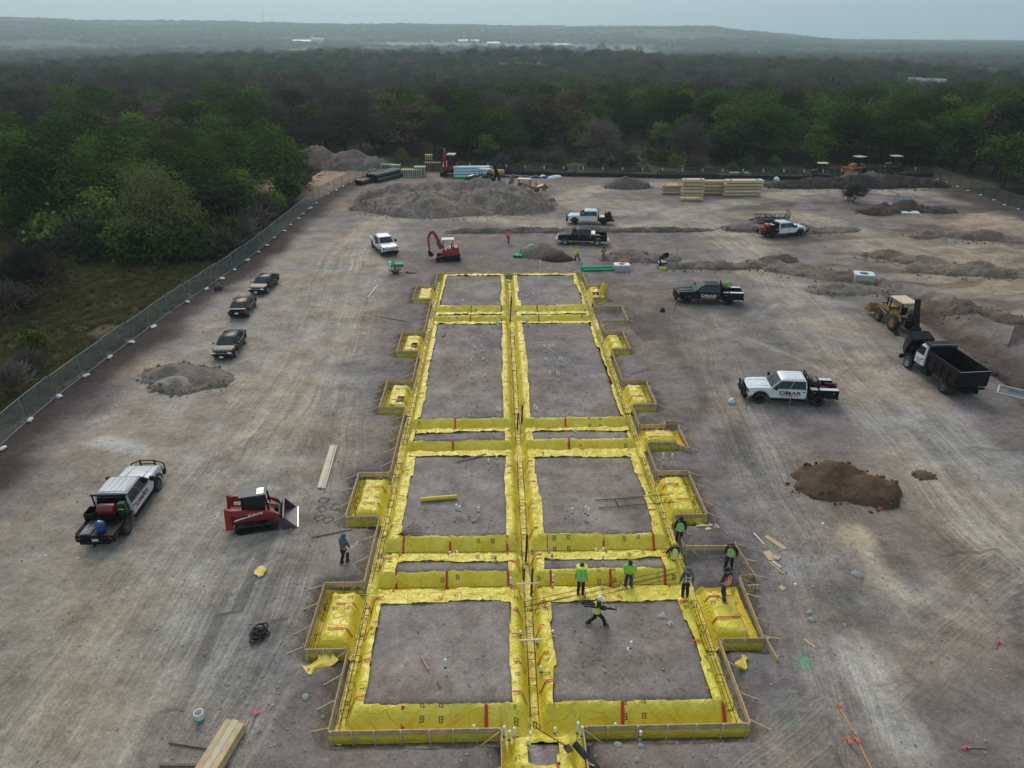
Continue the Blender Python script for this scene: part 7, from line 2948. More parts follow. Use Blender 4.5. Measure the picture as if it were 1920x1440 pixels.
k.build('coil', ORANGE, t)
k = MB()
k.path([Vector((.3, 0, .05)), Vector((.9, .1, .05)), Vector((1.0, .2, -.1))], .04, 6)
k.build('hose_tail', ORANGE, t)
c = on(1241, 498)
t = thing('pump_set', 'small dark pump with raised handles on a white tank', 'pump', (c.x, c.y, c.z), R_(10))
MB().box(0, 0, .45, .9, .6, .22).build('tank', PVC, t, bevel=.08)
MB().box(.25, 0, .2, .6, .5, .36).build('motor', BLACK, t, bevel=.05)
for x in (.2, .4):
    MB().tube((x, 0, .5), (x + .15, .1, 1.5), .035).build('handle', BLACK, t)
for x in (-.5, .5):
    MB().tube((x, -.25, .5), (x * 1.5, -.4, 0), .025).build('leg', STEEL, t)
MB().lathe([(.3, -.05), (.34, 0), (.3, .05)], 16, (.45, 0, 1.2), 'y').build('wheel', BLACK, t)
c = on(1243, 507)
t = thing('fuel_can', 'yellow plastic box on the soil in front of the small pump', 'box', (c.x, c.y, c.z))
MB().box(0, 0, .18, .75, .4, .36).build('case', mat('yellow_case', (.6, .5, .05), .5), t, bevel=.05)
MB().bar((-.15, 0, .42), (.15, 0, .42), .04).build('handle', BLACK, t)
# half buried concrete trough at the right edge
c = on(1908, 742)
t = thing('concrete_trough', 'open concrete trough sunk in the ground at the right edge', 'concrete trough', (c.x + .6, c.y, c.z), R_(-38))
k = MB()
for s in (1, -1):
    k.box(0, s * .8, -.05, 3.6, .14, .7)
    k.box(s * 1.73, 0, -.05, .14, 1.45, .7)
k.build('wall', CONC, t, bevel=.02)
MB().box(0, 0, .075, 3.3, 1.44, .03).build('floor', mat('trough_floor', (.10, .12, .14), .4), t)

# ================================================================== LOOSE TIMBER AND SMALL THINGS
LB = 'loose boards lying around the site'


def board(px0, py0, px1, py1, w, th, m, label, z=.03, on_pad=None, name='loose_board', cat='board'):
    if on_pad is None:
        a, b = on(px0, py0), on(px1, py1)
    else:
        a, b = G(px0, py0, on_pad), G(px1, py1, on_pad)
    o = MB().bar(Vector((0, 0, 0)), (b - a), w, th).build(name, m, smooth=False)
    o.location = a + Vector((0, 0, z))
    tag(o, label, cat, LB)
    return o


for i, (x0, y0, x1, y1, w, lab) in enumerate(((599, 917, 623, 838, .24, 'widest of the three long pale boards left of the foundation'), (605, 918, 628, 838, .12, 'middle one of the three long pale boards'), (609, 918, 632, 838, .09, 'narrow right one of the three long pale boards'))):
    board(x0, y0, x1, y1, w, .06, PALEWOOD, lab, .06)
for x0, y0, x1, y1, w, m, lab in ((586, 1008, 660, 993, .10, WOODD, 'long weathered timber behind the worker in plaid'), (690, 559, 708, 535, .12, PALEWOOD, 'pale thin board left of the far bays'), (1307, 971, 1330, 994, .30, WOOD, 'wide short plank beside the second right bay'), (1305, 987, 1336, 985, .10, WOOD, 'narrow plank laid across the wide short plank'),
                                  (1331, 974, 1341, 990, .07, PALEWOOD, 'thin lath right of the wide short plank'), (1341, 982, 1348, 991, .06, PALEWOOD, 'shorter thin lath beside the wide plank'), (1413, 1001, 1432, 1021, .09, PALEWOOD, 'thin lath left of the long plank in the open soil'),
                                  (1436, 1005, 1472, 1031, .28, WOOD, 'long plank lying right of the workers'), (1436, 1035, 1448, 1051, .42, WOOD, 'square plank scrap below the long plank'), (1450, 1044, 1461, 1050, .3, WOOD, 'small plank scrap touching the square one'), (1443, 1055, 1468, 1078, .07, WOOD, 'first lath of the loose bunch below the plank scraps'),
                                  (1448, 1053, 1464, 1066, .10, PALEWOOD, 'pale lath of the loose bunch below the plank scraps'), (1462, 1101, 1470, 1107, .28, WOOD, 'tiny offcut lying alone right of the orange vest'), (1507, 1200, 1528, 1216, .07, WOOD, 'thin stake lying near the green paint mark'),
                                  (1185, 701, 1219, 691, .16, WOODD, 'weathered timber outside the right forms behind the third bay'), (714, 1000, 722, 996, .1, WOODD, 'short scrap by the left form'), (1180, 478, 1196, 470, .14, WOODD, 'scrap timber near the far rubble'), (693, 592, 765, 603, .06, WOODD, 'thin rod on the soil left of the third bay')):
    board(x0, y0, x1, y1, w, .045, m, lab)
for x0, y0, x1, y1, w, m, lab in ((790, 1231, 803, 1257, .06, mat('pink_stake', (.5, .25, .2), .8), 'reddish stake lying on the front left pad'), (820, 1278, 826, 1290, .05, WOODD, 'short stake near the middle of the front left pad'), (857, 866, 915, 852, .10, WOODD, 'dark timber on the far side of the third left pad'), (830, 632, 834, 625, .12, WOODD, 'small dark offcut on the large left pad')):
    board(x0, y0, x1, y1, w, .05, m, lab, .05, PAD)
# leaning timber in the porch form
t = thing('black_pipe', 'long black pipe leaning out of the porch form', 'pipe', tuple(G(1125, 1440, .2)))
MB().pipe((0, 0, -.2), tuple(G(1077, 1394, .45) - G(1125, 1440, .2)), .13, .02).build('pipe_tube', BLACKPL, t)
MB().tube(tuple((G(1077, 1394, .45) - G(1125, 1440, .2)) * .98), tuple(G(1077, 1394, .45) - G(1125, 1440, .2)), .14).build('collar', BLACKPL, t)
p = G(1062, 1401, .45)
t = thing('shovel', 'long handled shovel lying across the porch form', 'shovel', p)
q = G(1004, 1364, .55) - p
MB().tube((0, 0, .05), q, .022, 6).build('handle', GREYP, t)
MB().box(.05, -.08, .02, .26, .34, .02, (0, 0, .5)).build('blade', GREYP, t, bevel=.05)
# yellow tubes of plastic
a, b = G(788, 937, PAD + .12), G(857, 931, PAD + .12)
t = thing('plastic_roll', 'roll of yellow plastic lying on the third left pad', 'plastic roll', a)
YP = mat('rolled_yellow_plastic', (.62, .47, .03), .4, var=.06)
MB().tube((0, 0, 0), b - a, .13, 14).build('roll', YP, t)
MB().tube((b - a) * 1.0, (b - a) * 1.01, .05, 10).build('core', WOODD, t)
p = G(1131, 550, .3)
t = thing('plastic_roll', 'fat yellow plastic roll propped in the farthest right bay', 'plastic roll', p)
MB().tube((-.25, -.2, 0), (.25, .15, .95), .36, 14).build('roll', YP, t)
MB().tube((.25, .15, .95), (.26, .157, .97), .1, 10).build('core', WOODD, t)


def scrap_sheet(label, px, py, s, seed, z=0.04):
    c = on(px, py)
    r = random.Random(seed)
    n = 9
    vs, fs = [], []
    for i in range(n):
        for j in range(5):
            w = .5 + .5 * math.sin(i * .7 + seed)
            vs.append(((i / (n - 1) - .5) * s, (j / 4 - .5) * s * (.25 + .5 * w), .02 + abs(.35 * s * float(fbm(i * .6, j * .8, seed, 2)))))
    for i in range(n - 1):
        for j in range(4):
            fs.append((i * 5 + j, i * 5 + 5 + j, i * 5 + 6 + j, i * 5 + 1 + j))
    o = MB().add(vs, fs).build('plastic_scrap', YP)
    o.location = c + Vector((0, 0, z))
    o.rotation_euler = (0, 0, r.uniform(0, 3))
    tag(o, label, 'plastic scrap', 'scraps of yellow plastic')


scrap_sheet('yellow plastic scrap on the soil beside the nearest left bay', 600, 1243, 1.3, 3)
scrap_sheet('yellow plastic scrap on the left road behind the worker in plaid', 489, 1076, .8, 5)
scrap_sheet('yellow tape scrap outside the right front form', 1392, 1243, .7, 7)
# bucket
c = on(376, 1350)
t = thing('bucket', 'white bucket with green base standing on the road', 'bucket', (c.x, c.y, c.z))
MB().lathe([(.15, .12), (.17, .42), (.185, .42), (.185, .45), (.16, .45), (.14, .14)], 18).build('pail', PVC, t)
MB().lathe([(.145, 0), (.155, .13), (.01, .13)], 18).build('base', GREENP, t)
k = MB()
k.path([Vector((.18 * math.cos(a), .03, .44 - .12 * math.sin(a))) for a in np.linspace(0, math.pi, 8)], .008, 5)
k.build('handle', STEEL, t)
# black coil
c = on(485, 1197)
t = thing('tubing_coil', 'tangled coil of black tubing lying on the left road', 'coil', (c.x, c.y, c.z))
for cx, cy_, r, n in ((.05, .18, .24, 11), (-.05, -.15, .2, 7)):
    k = MB()
    for j in range(n):
        ph = random.uniform(0, 6)
        k.path([Vector((cx + .10 * math.sin(j * 2.1) + (r * (.75 + .35 * math.sin(j * 1.7) ** 2) + .03 * math.sin(3 * q + j)) * math.cos(q), cy_ + .12 * math.cos(j * 1.3) + (r * (.9 - .3 * math.sin(j) ** 2) + .03 * math.cos(2 * q)) * math.sin(q), .05 + .04 * j + .04 * math.sin(2 * q + ph))) for q in np.linspace(0, 6.28, 17)], .04, 5)
    k.build('coil', BLACKPL, t)
k = MB()
k.path([Vector((.2, .5, .1)), Vector((.3, 1.0, .05)), Vector((1.0, 1.15, .03))], .015, 5)
k.build('loose_end', BLACKPL, t)
# old tyre in the field
c = on(154, 621)
t = thing('old_tyre', 'old tyre lying in the grass beyond the left fence', 'tyre', (c.x, c.y, c.z + .02))
MB().lathe([(.28, .02), (.5, .0), (.56, .1), (.5, .22), (.28, .2), (.34, .1)], 20).build('tyre', RUBBER, t)
MB().lathe([(.285, .03), (.30, .05), (.285, .07)], 16).build('bead', BLACK, t)
c = on(410, 543)
t = thing('black_bag', 'black rubbish bag against the left fence', 'bag', (c.x, c.y, c.z))
lump('bag_body', '', 0, 0, .45, .4, .5, BLACKPL, 'bag', None, 9, 0, (0, 0, 0))
o = [q for q in bpy.data.objects if q.name.startswith('bag_body')][0]
o.parent = t
for key in ('label', 'category'):
    del o[key]
MB().tube((0, 0, .5), (.05, 0, .7), .06, 8, .1).build('knot', BLACKPL, t)

# lumber bundle and dunnage at the lower left
a, b = on(398, 1440), on(443, 1366)
d = (b - a).normalized()
a = a - d * 2.5
t = thing('lumber_bundle', 'stack of pale long boards at the lower left edge', 'lumber', (a.x, a.y, a.z), math.atan2(d.y, d.x))
L = (b - a).length
for i in range(3):
    for j in range(3):
        MB().box(L / 2 + random.uniform(-.05, .05), -.36 + .27 * i + .02 * j, .14 + .115 * j, L, .255, .105).build('plank', PALEWOOD if i == 1 else WOOD, t, smooth=False)
for x0, y0, x1, y1, lab in ((318, 1393, 425, 1410, 'dark dunnage timber under the far end of the pale boards'), (300, 1437, 430, 1437, 'dark dunnage timber under the near end of the pale boards')):
    board(x0, y0, x1, y1, .10, .09, WOODD, lab, .04)

# orange marked laths
OM = 'orange marked survey laths'


def lath(label, x0, y0, x1, y1, m, mark, at_=1.0):
    a, b = on(x0, y0), on(x1, y1)
    t = thing('survey_lath', label, 'survey lath', (a.x, a.y, a.z + .03), 0, OM)
    v = b - a
    MB().bar((0, 0, 0), v, .05, .02).build('stick', m, t)
    k = MB()
    e = v * at_
    for i in range(6):
        q = random.uniform(0, 6.28)
        k.bar(e + Vector((0, 0, .04)), e + Vector((.17 * math.cos(q), .17 * math.sin(q), random.uniform(.0, .12))), .035, .012)
    k.build('ribbon', mark, t)
    return t


OST = mat('orange_lath', (.62, .27, .12), .7)
lath('orange lath lying right of the pale board stack with ribbon at its lower end', 466, 1351, 448, 1395, OST, ORANGE)
lath('loose red ribbon lath beside the orange one', 470, 1368, 481, 1340, WOODD, PINK)
lath('orange lath with ribbon at its top, right of the foundation', 1604, 1380, 1573, 1330, OST, ORANGE)
lath('orange lath running off the lower edge at the right', 1636, 1450, 1606, 1389, OST, ORANGE)
lath('brown lath crossing beside the orange ribbons', 1577, 1374, 1609, 1418, WOODD, ORANGE, .4)
lath('pink tipped lath lying alone in the lower right corner', 1850, 1404, 1808, 1402, WOODD, PINK)
lath('small pink ribbon marker on the right road', 1868, 1212, 1874, 1205, WOODD, PINK)
lath('red ribbon scrap below the dark sandy heap', 1655, 958, 1650, 955, WOODD, PINK)
for px, py, lab in ((1398, 768, 'thin survey stake in front of the white lettered truck'), (1479, 765, 'thin survey stake beside the door of the white lettered truck'), (1265, 583, 'thin survey stake before the dark blue truck'), (1270, 478, 'thin survey stake beyond the small pump'), (1461, 486, 'thin post stuck in the small grey mound'), (1156, 490, 'dark marker stake left of the rubble heap')):
    c = on(px, py)
    t = thing('survey_stake', lab, 'stake', (c.x, c.y, c.z), 0, 'upright survey stakes')
    MB().bar((0, 0, -.1), (.02, 0, 1.0), .05).build('stick', WOODD, t)
    MB().box(.02, 0, .98, .07, .07, .1).build('tip', PINK, t)
for px, py, lab in ((1371, 755, 'pale bucket scrap left of the white lettered truck'), (1242, 584, 'dark and white scrap left of the dark blue truck'), (1374, 760, '')):
    if lab:
        lump('scrap_lump', lab, px, py, .3, .25, .3, PLW if 'pale' in lab else GREYP, 'scrap', None, int(px))
# stones that stand out
rs0 = np.random.RandomState(8)
STONE = mat('grey_stone', (.30, .28, .26), .9, var=.2, bump=.02)
for i, (px, py, s, lab) in enumerate(((1607, 1079, .55, 'largest grey boulder right of the foundation'), (1518, 1150, .28, 'pale stone near the right forms'), (1520, 1164, .3, 'round stone below the pale stone'), (1524, 1102, .2, 'small stone above the pale stone'), (1584, 1172, .2, 'lone stone right of the round one'), (889, 977, .25, 'stone on the third left pad'), (573, 1308, .3, 'pale flat stone left of the front form'), (463, 1320, .2, 'pale stone by the bucket'), (604, 1340, .15, 'small pale stone left of the front corner'), (1160, 1395, .28, 'grey stone before the front board'), (1195, 1425, .25, 'stone at the lower edge right of the porch form'), (1202, 1398, .22, 'stone right of the grey one before the front board'))):
    at = None
    s *= .62
    lump('stone', lab, px, py, s, s * .8, s * .6, STONE, 'stone', 'loose stones standing out from the soil', i, at=None if px != 889 else tuple(G(px, py, PAD)))
for i, (px, py, lab) in enumerate(((86, 1042, 'white plastic litter left on the road'), (146, 1047, 'round white litter on the left road'), (1075, 1070, ''), (1197, 1112, ''), (1178, 1217, 'white litter beside the middle stub of the front right pad'), (1240, 1155, 'pale rope litter on the front right pad'), (1254, 1170, 'second pale rope litter on the front right pad'), (1543, 982, 'pale blue litter on the right tracks'), (1491, 1098, 'blue and white litter near the loose boards'), (412, 812, ''), (95, 806, ''))):
    if 'rope' in lab:
        p = G(px, py, PAD)
        k = MB()
        for j in range(3):
            w = [Vector((rs0.uniform(-.2, .2), rs0.uniform(-.15, .15), .02 + .05 * rs0.rand())) for _ in range(6)]
            k.path(w, .008, 4)
        o = k.build('rope_litter', PVC)
        o.location = p + Vector((0, 0, .03))
        tag(o, lab, 'litter')
        continue
    if lab:
        lump('litter', lab, px, py, .11, .08, .07, PLW, 'litter', None, i, at=tuple(G(px, py, PAD)) if 1000 < px < 1300 else None)

# rebar offcuts left of the second left bay
for i, (px, py) in enumerate(((607, 939), (604, 955), (628, 951), (600, 972), (616, 975))):
    c = on(px, py)
    t = thing('rebar_stirrup', 'bent rebar stirrup lying left of the second left bay', 'rebar', (c.x, c.y, c.z + .03), random.uniform(0, 3), 'bent rebar stirrups on the soil')
    k = MB()
    q = [(-.25, -.2, 0), (.25, -.2, .02), (.25, .2, 0), (-.25, .2, .03), (-.25, -.2, 0)]
    k.path([Vector(z) for z in q], .014, 5)
    k.build('stirrup', REBAR, t)
p = G(745, 1003, PAD + .08)
t = thing('rebar_offcuts', 'fan of rebar offcuts on the plastic at the second cross trench', 'rebar', p)
for i in range(6):
    a = R_(5) + .28 * i
    MB().tube((0, 0, 0), (1.3 * math.cos(a - .6), .9 * math.sin(a - .3), .1), .014, 5).build('bar', REBAR, t)

# gravel and clods strewn over the near ground
rs = np.random.RandomState(5)
gv, gf_ = [], []
nst = 7500
tries = 0
cnt = 0
unit = [(1, 0, 0), (-1, 0, 0), (0, 1, 0), (0, -1, 0), (0, 0, 1), (0, 0, -1)]
tris = [(0, 2, 4), (2, 1, 4), (1, 3, 4), (3, 0, 4), (2, 0, 5), (1, 2, 5), (3, 1, 5), (0, 3, 5)]
X = rs.uniform(-30, 40, 90000)
Y = 15 + 65 * rs.rand(90000) ** 1.5
dn = fbm(X / 5, Y / 5, 301, 3) + .25 * fbm(X / 1.2, Y / 1.2, 302, 2)
wt = (.22 + .78 * sstep(-.02, .2, dn)) * (.3 + .7 * sstep(16, 11, np.abs(X - 2)))
kp = (rs.rand(90000) < wt)
X, Y = X[kp][:15000], Y[kp][:15000]
F_ = foot_sdf(X, Y)
Hq = Hp(X, Y)
onpad = (F_ < 0) & (Hq > PAD - .02) & (np.minimum(np.abs(X - XC) - 1.5, 9) > 0) & (X > XL + 2.4) & (X < XR - 2.6)
okk = (F_ > .25) | onpad
for lap, yn, yf in CROSS:
    okk &= ~((Y > lap - .4) & (Y < yf + .6) & (F_ < 0))
okk &= ~((F_ < 0) & ((Y < YF + 2) | (Y > YB - 2)))
X, Y, F_ = X[okk], Y[okk], F_[okk]
Zg = np.where(F_ > 0, hgt(X, Y), PAD + .0)
S = .018 + .07 * rs.rand(len(X)) ** 4
for i in range(len(X)):
    s = S[i]
    j = rs.uniform(.6, 1.3, (6, 1))
    q = np.array(unit) * j * s * np.array([1, .8, .65])
    a = rs.uniform(0, 6.28)
    ca, sa = math.cos(a), math.sin(a)
    o = len(gv)
    for p in q:
        gv.append((X[i] + p[0] * ca - p[1] * sa, Y[i] + p[0] * sa + p[1] * ca, Zg[i] + p[2] + s * .3))
    gf_ += [tuple(t_ + o for t_ in f) for f in tris]
gme = bpy.data.meshes.new('gravel')
gme.from_pydata(gv, [], gf_)
go = link('gravel', gme, mat('gravel_stone', (.33, .30, .27), .9, var=.5, scale=3))
go['kind'] = 'stuff'


# ================================================================== TREES
def trunk_mesh(seed, H, R, spread, bare=False):
    r = random.Random(seed)
    mb = MB()
    r0 = .05 + .018 * H
    base = Vector((0, 0, -.3))
    forks = r.choice((1, 2, 2, 3))
    tips = []
    top = Vector((r.uniform(-.3, .3), r.uniform(-.3, .3), H * .32))
    mb.tube(base, top, r0 * 1.2, 7, r0 * .85)

    def limb(p, d, L, rad, depth):
        q = p + d * L
        mb.tube(p, q, rad, 5 if depth < 2 else 3, rad * .62, cap=False)
        tips.append(q)
        if depth >= (4 if bare else 2):
            return
        for k in range(r.choice((2, 3)) if depth else r.choice((3, 4, 5))):
            a = r.uniform(0, 6.28)
            e = Vector((math.cos(a), math.sin(a), r.uniform(-.1, .5)))
            nd = (d * .8 + e * spread).normalized()
            if nd.z < -.1:
                nd.z = .1
            limb(q, nd, L * r.uniform(.62, .85), rad * .58, depth + 1)
    for k in range(forks + 1):
        a = r.uniform(0, 6.28)
        limb(top, (Vector((math.cos(a) * .5, math.sin(a) * .5, 1))).normalized(), H * .22, r0 * .6, 0)
    return mb, tips


def quad_cloud(P, Nn, size, aspect, rs):
    """small leaf sprays: one bent four-cornered face each"""
    n = len(P)
    t = rs.normal(size=(n, 3))
    t -= (t * Nn).sum(1)[:, None] * Nn
    t /= np.linalg.norm(t, axis=1)[:, None] + 1e-9
    b = np.cross(Nn, t)
    s = size * rs.uniform(.55, 1.3, (n, 1))
    c = [P - t * s * aspect, P - b * s * .55 + Nn * s * .12, P + t * s * aspect, P + b * s * .55 - Nn * s * .1]
    V = np.stack(c, 1).reshape(-1, 3)
    Q = np.arange(4 * n).reshape(n, 4)
    return V, Q


def crown_mesh(name, seed, H, R, n, size, kind):
    rs = np.random.RandomState(seed)
    lob = []
    nl = {'green': 16, 'spring': 12, 'olive': 26, 'cedar': 8, 'bare': 10, 'brown': 9}[kind]
    zc, zr = H * .56, H * .40
    if kind == 'cedar':
        zc, zr = H * .50, H * .46
    for i in range(nl):
        a = i * 2.4 + rs.uniform(-.4, .4)
        rr = R * .62 * math.sqrt((i + .3) / nl)
        z = zc + zr * (.75 - 2.3 * (rr / R) ** 1.4) + rs.uniform(-.18, .18) * H
        if kind == 'cedar':
            rr *= .8
            z = zc + rs.uniform(-.8, .75) * zr
            rr *= (1.05 - (z / H)) * 1.6
        lob.append((rr * math.cos(a), rr * math.sin(a), max(z, H * .20), R * rs.uniform(.30, .52)))
    lob = np.array(lob)
    k = rs.randint(0, nl, n)
    d = rs.normal(size=(n, 3))
    d /= np.linalg.norm(d, axis=1)[:, None]
    d[:, 2] = np.abs(d[:, 2]) * .9 - .25 * rs.rand(n)
    d /= np.linalg.norm(d, axis=1)[:, None]
    rad = lob[k, 3] * (.55 + .55 * rs.rand(n) ** .6)
    P = lob[k, :3] + d * rad[:, None] * np.array([1.05, 1.05, .82])
    P += .18 * R * rs.normal(size=(n, 3)) * (rs.rand(n, 1) < .25)
    P = P[P[:, 2] > H * .10]
    if kind == 'bare':
        # twig sprays: slender, pointing up and out
        n_ = len(P)
        dirn = P - np.array([0, 0, H * .25])
        dirn /= np.linalg.norm(dirn, axis=1)[:, None]
        dirn += rs.normal(size=(n_, 3)) * .45
        dirn /= np.linalg.norm(dirn, axis=1)[:, None]
        sd = np.cross(dirn, rs.normal(size=(n_, 3)))
        sd /= np.linalg.norm(sd, axis=1)[:, None] + 1e-9
        L = size * 2.6 * rs.uniform(.6, 1.4, (n_, 1))
        w = .035 + .03 * rs.rand(n_, 1)
        V = np.stack([P - sd * w, P + sd * w, P + dirn * L + sd * w * .3, P + dirn * L - sd * w * .3], 1).reshape(-1, 3)
        Q = np.arange(4 * n_).reshape(n_, 4)
    else:
        n_ = len(P)
        kk = np.argmin(((P[:, None, :] - lob[None, :, :3]) ** 2).sum(2) / lob[None, :, 3] ** 2, 1)
        Nn = P - lob[kk, :3]
        Nn /= np.linalg.norm(Nn, axis=1)[:, None] + 1e-9
        Nn = Nn * .8 + rs.normal(size=(n_, 3)) * .45 + np.array([0, 0, .35])
        Nn /= np.linalg.norm(Nn, axis=1)[:, None]
        V, Q = quad_cloud(P, Nn, size, .95, rs)
    me = grid_mesh(name, V, Q)
    me.polygons.foreach_set('use_smooth', np.zeros(len(Q), dtype=bool))
    return me


KINDS = {  # name, label noun, leaf material, R, H, leaves, size
    'green': ('leafy_tree', LEAF_G, 4.4, 9.8, 5200, .205),
    'spring': ('spring_tree', LEAF_B, 3.4, 8.4, 2400, .23),
    'olive': ('olive_tree', LEAF_O, 5.9, 11.0, 8000, .17),
    'cedar': ('cedar_tree', LEAF_D, 2.9, 7.0, 2600, .23),
    'bare': ('bare_tree', TWIG, 4.0, 9.0, 2600, .42),
    'brown': ('brown_tree', TWIGB, 3.9, 8.8, 2300, .26),
}
PROTO = {}
for ki, (kind, (nm, lm, R, H, n, sz)) in enumerate(KINDS.items()):
    PROTO[kind] = []
    for v in range(1 if kind == 'olive' else 3):
        tm, _ = trunk_mesh(10 * ki + v, H, R, .75, kind == 'bare')
        tme = tm.mesh('trunk')
        tme.materials.append(BARK)
        cme = crown_mesh('crown', 50 * ki + v + 3, H, R, n, sz, kind)
        cme.materials.append(lm)
        PROTO[kind].append((tme, cme))


def tree(kind, x, y, s, label, group, rz=None, sz=None, v=None):
    tme, cme = random.choice(PROTO[kind]) if v is None else PROTO[kind][v]
    t = thing(KINDS[kind][0], label, 'tree', (x, y, ground_z(x, y) - .1), random.uniform(0, 6.28) if rz is None else rz, group)
    w = 1.0 if v is not None or kind == 'olive' else 1.32
    t.scale = (s * w, s * w, (sz or s) * random.uniform(.98, 1.15))
    link('trunk', tme, None, t)
    link('crown', cme, None, t)
    return t


# trees one can point at
p = G(285, 500)
tree('olive', p.x, p.y + 4.5, .88, 'big pale olive tree with twigs at its top, fronting the left woods', None, 1.0)
p = G(75, 568)
tree('bare', p.x, p.y, .55, 'small bare tree standing alone in the left grass field', None)
p = G(70, 655)
UNIQ = [('spring', 1098, 292, .95, 'yellow green tree behind the far fence, right of centre'), ('spring', 1000, 288, .85, 'bright green tree left of the yellow green one behind the far fence'),
        ('spring', 1240, 282, .8, 'pale green spindly tree on the slope behind the lumber'), ('cedar', 1372, 312, 1.25, 'round dark cedar standing behind the far fence above the lumber'), ('cedar', 1345, 306, .9, 'smaller dark cedar left of the round dark one'),
        ('spring', 1545, 285, 1.15, 'bright green tree in the right hand wood edge, left one'), ('green', 1700, 300, 1.15, 'broad green tree above the parked bulldozers'), ('spring', 1760, 285, 1.15, 'bright green tree right of the broad one at the right wood edge'),
        ('brown', 1862, 330, 1.45, 'large reddish brown tree at the far right fence'), ('bare', 1285, 318, .8, 'bare grey tree on the grass slope behind the lumber'), ('bare', 1122, 312, .9, 'bare grey tree below the yellow green tree'),
        ('spring', 910, 305, .7, 'bright green bushy tree behind the pale blue pipes'), ('green', 960, 300, .8, 'dark green tree between the pale pipes and the soil heap')]
for kind, px, py, s, lab in UNIQ:
    p = G(px, py)
    tree(kind, p.x, p.y, s, lab, None)


def scatter(x0, x1, y0, y1, sp, seed, jit=.42):
    rs = np.random.RandomState(seed)
    gx_, gy_ = np.meshgrid(np.arange(x0, x1, sp), np.arange(y0, y1, sp))
    X = (gx_ + rs.uniform(-jit, jit, gx_.shape) * sp).ravel()
    Y = (gy_ + rs.uniform(-jit, jit, gy_.shape) * sp).ravel()
    return X, Y, rs


def view_mask(X, Y, Z, m):
    P = np.stack([X, Y, Z - CAM_H], 1)
    f, r, u = (np.array(v) for v in (_F, _R, _U))
    c = P @ f
    return (c > 5) & (np.abs(P @ r / c) < .72 + m) & (np.abs(P @ u / c) < .54 + m), c


slope = [tuple(G(x, y)[:2]) for x, y in ((740, 300), (830, 296), (900, 304), (1000, 300), (1200, 262), (1330, 300), (1480, 318), (1745, 318), (1745, 330), (1250, 334), (860, 322), (722, 314))]


def wood_mask(X, Y, edge=4.5):
    s = poly_sdf(X, Y, SITE)
    f = poly_sdf(X, Y, FIELD)
    sl = poly_sdf(X, Y, slope)
    yard = np.hypot((X - G(630, 332).x), (Y - G(630, 332).y) * .55)
    return (s > edge) & (f > 1.5) & (sl > 0.5) & (yard > 12) & (far_field(X, Y) < .35)


def kind_at(X, Y, rs):
    """which sort of tree grows where: green oaks on the near left and right edge, mixed bare woods between"""
    n1 = fbm(X / 38, Y / 38, 401, 3)
    n2 = fbm(X / 16, Y / 16, 402, 2)
    left = sstep(-12, -24, X) * sstep(150, 118, Y)
    right = sstep(25, 60, X) * sstep(230, 170, Y)
    u = rs.rand(len(X))
    out = []
    for i in range(len(X)):
        g = .38 + .66 * left[i] + .42 * right[i] + 1.1 * n1[i]
        q = u[i]
        if q < g * .70:
            out.append('green')
        elif q < g * .96:
            out.append('spring')
        elif q < g + .20 + .8 * n2[i]:
            out.append('cedar' if (u[i] * 97) % 1 < .62 else 'brown')
        else:
            out.append('bare' if (u[i] * 53) % 1 < .72 else 'brown')
    return out


X, Y, rs = scatter(-190, 170, 55, 330, 7.7, 11)
Z = hgt(X, Y)
vm, c = view_mask(X, Y, Z + 5, .06)
ok = wood_mask(X, Y) & vm
X, Y, Z, c = X[ok], Y[ok], Z[ok], c[ok]
o_ = np.argsort(c)
X, Y, Z, c = X[o_], Y[o_], Z[o_], c[o_]
ks = kind_at(X, Y, rs)
NIND = 285
WORD = {'green': 'leafy green oak', 'spring': 'bright green young tree', 'cedar': 'dark cedar', 'bare': 'bare grey tree', 'brown': 'brown budding tree'}
MARKS = [(90, 'at the left edge'), (200, 'left of the big pale olive tree'), (380, 'around the big pale olive tree'), (520, 'right of the big pale olive tree'), (640, 'above the left fence bend'), (740, 'beyond the left fence corner'), (830, 'behind the slatted crates'), (930, 'behind the pale blue pipes'),
         (1050, 'behind the blue tarpaulin'), (1150, 'behind the yellow green tree'), (1250, 'behind the round soil heap'), (1330, 'behind the square lumber stack'), (1430, 'behind the right lumber stack'), (1520, 'right of the lumber stacks'), (1600, 'above the yellow bulldozer'), (1690, 'above the dark bulldozer'), (1790, 'by the far right fence corner'), (1870, 'above the far right fence'), (9999, 'at the right edge')]


def zone(x, y):
    d = Vector((x, y, 5)) - Vector((0, 0, CAM_H))
    px = 960 + FPX * d.dot(_R) / d.dot(_F)
    py = 720 - FPX * d.dot(_U) / d.dot(_F)
    w = [n for m, n in MARKS if px < m][0]
    lim = (450, 370, 310, 260) if px < 600 else (290, 258, 232, 210)
    r = sum(py < q for q in lim)
    return ('front row', 'second row', 'middle depth', 'deep part', 'deepest part')[r] + ' ' + w


olive_xy = (G(285, 500).x, G(285, 500).y + 4.5)
cnt = 0
last_c = 0
rest = []
for i in range(len(X)):
    if cnt < NIND:
        if math.hypot(X[i] - olive_xy[0], Y[i] - olive_xy[1]) < 7.5:
            continue
        zn = zone(X[i], Y[i])
        s = random.uniform(.85, 1.25)
        if ks[i] == 'cedar':
            s *= 1.1
        if X[i] < -22 and Y[i] < 125:
            s *= .9
        szw = 'tall ' if s > 1.08 else 'low ' if s < .92 else ''
        tree(ks[i], X[i], Y[i], s, '%s%s, %s' % (szw, WORD[ks[i]], zn), '%s%ss, %s' % (szw, WORD[ks[i]], zn))
        cnt += 1
        last_c = c[i]
    else:
        rest.append(i)

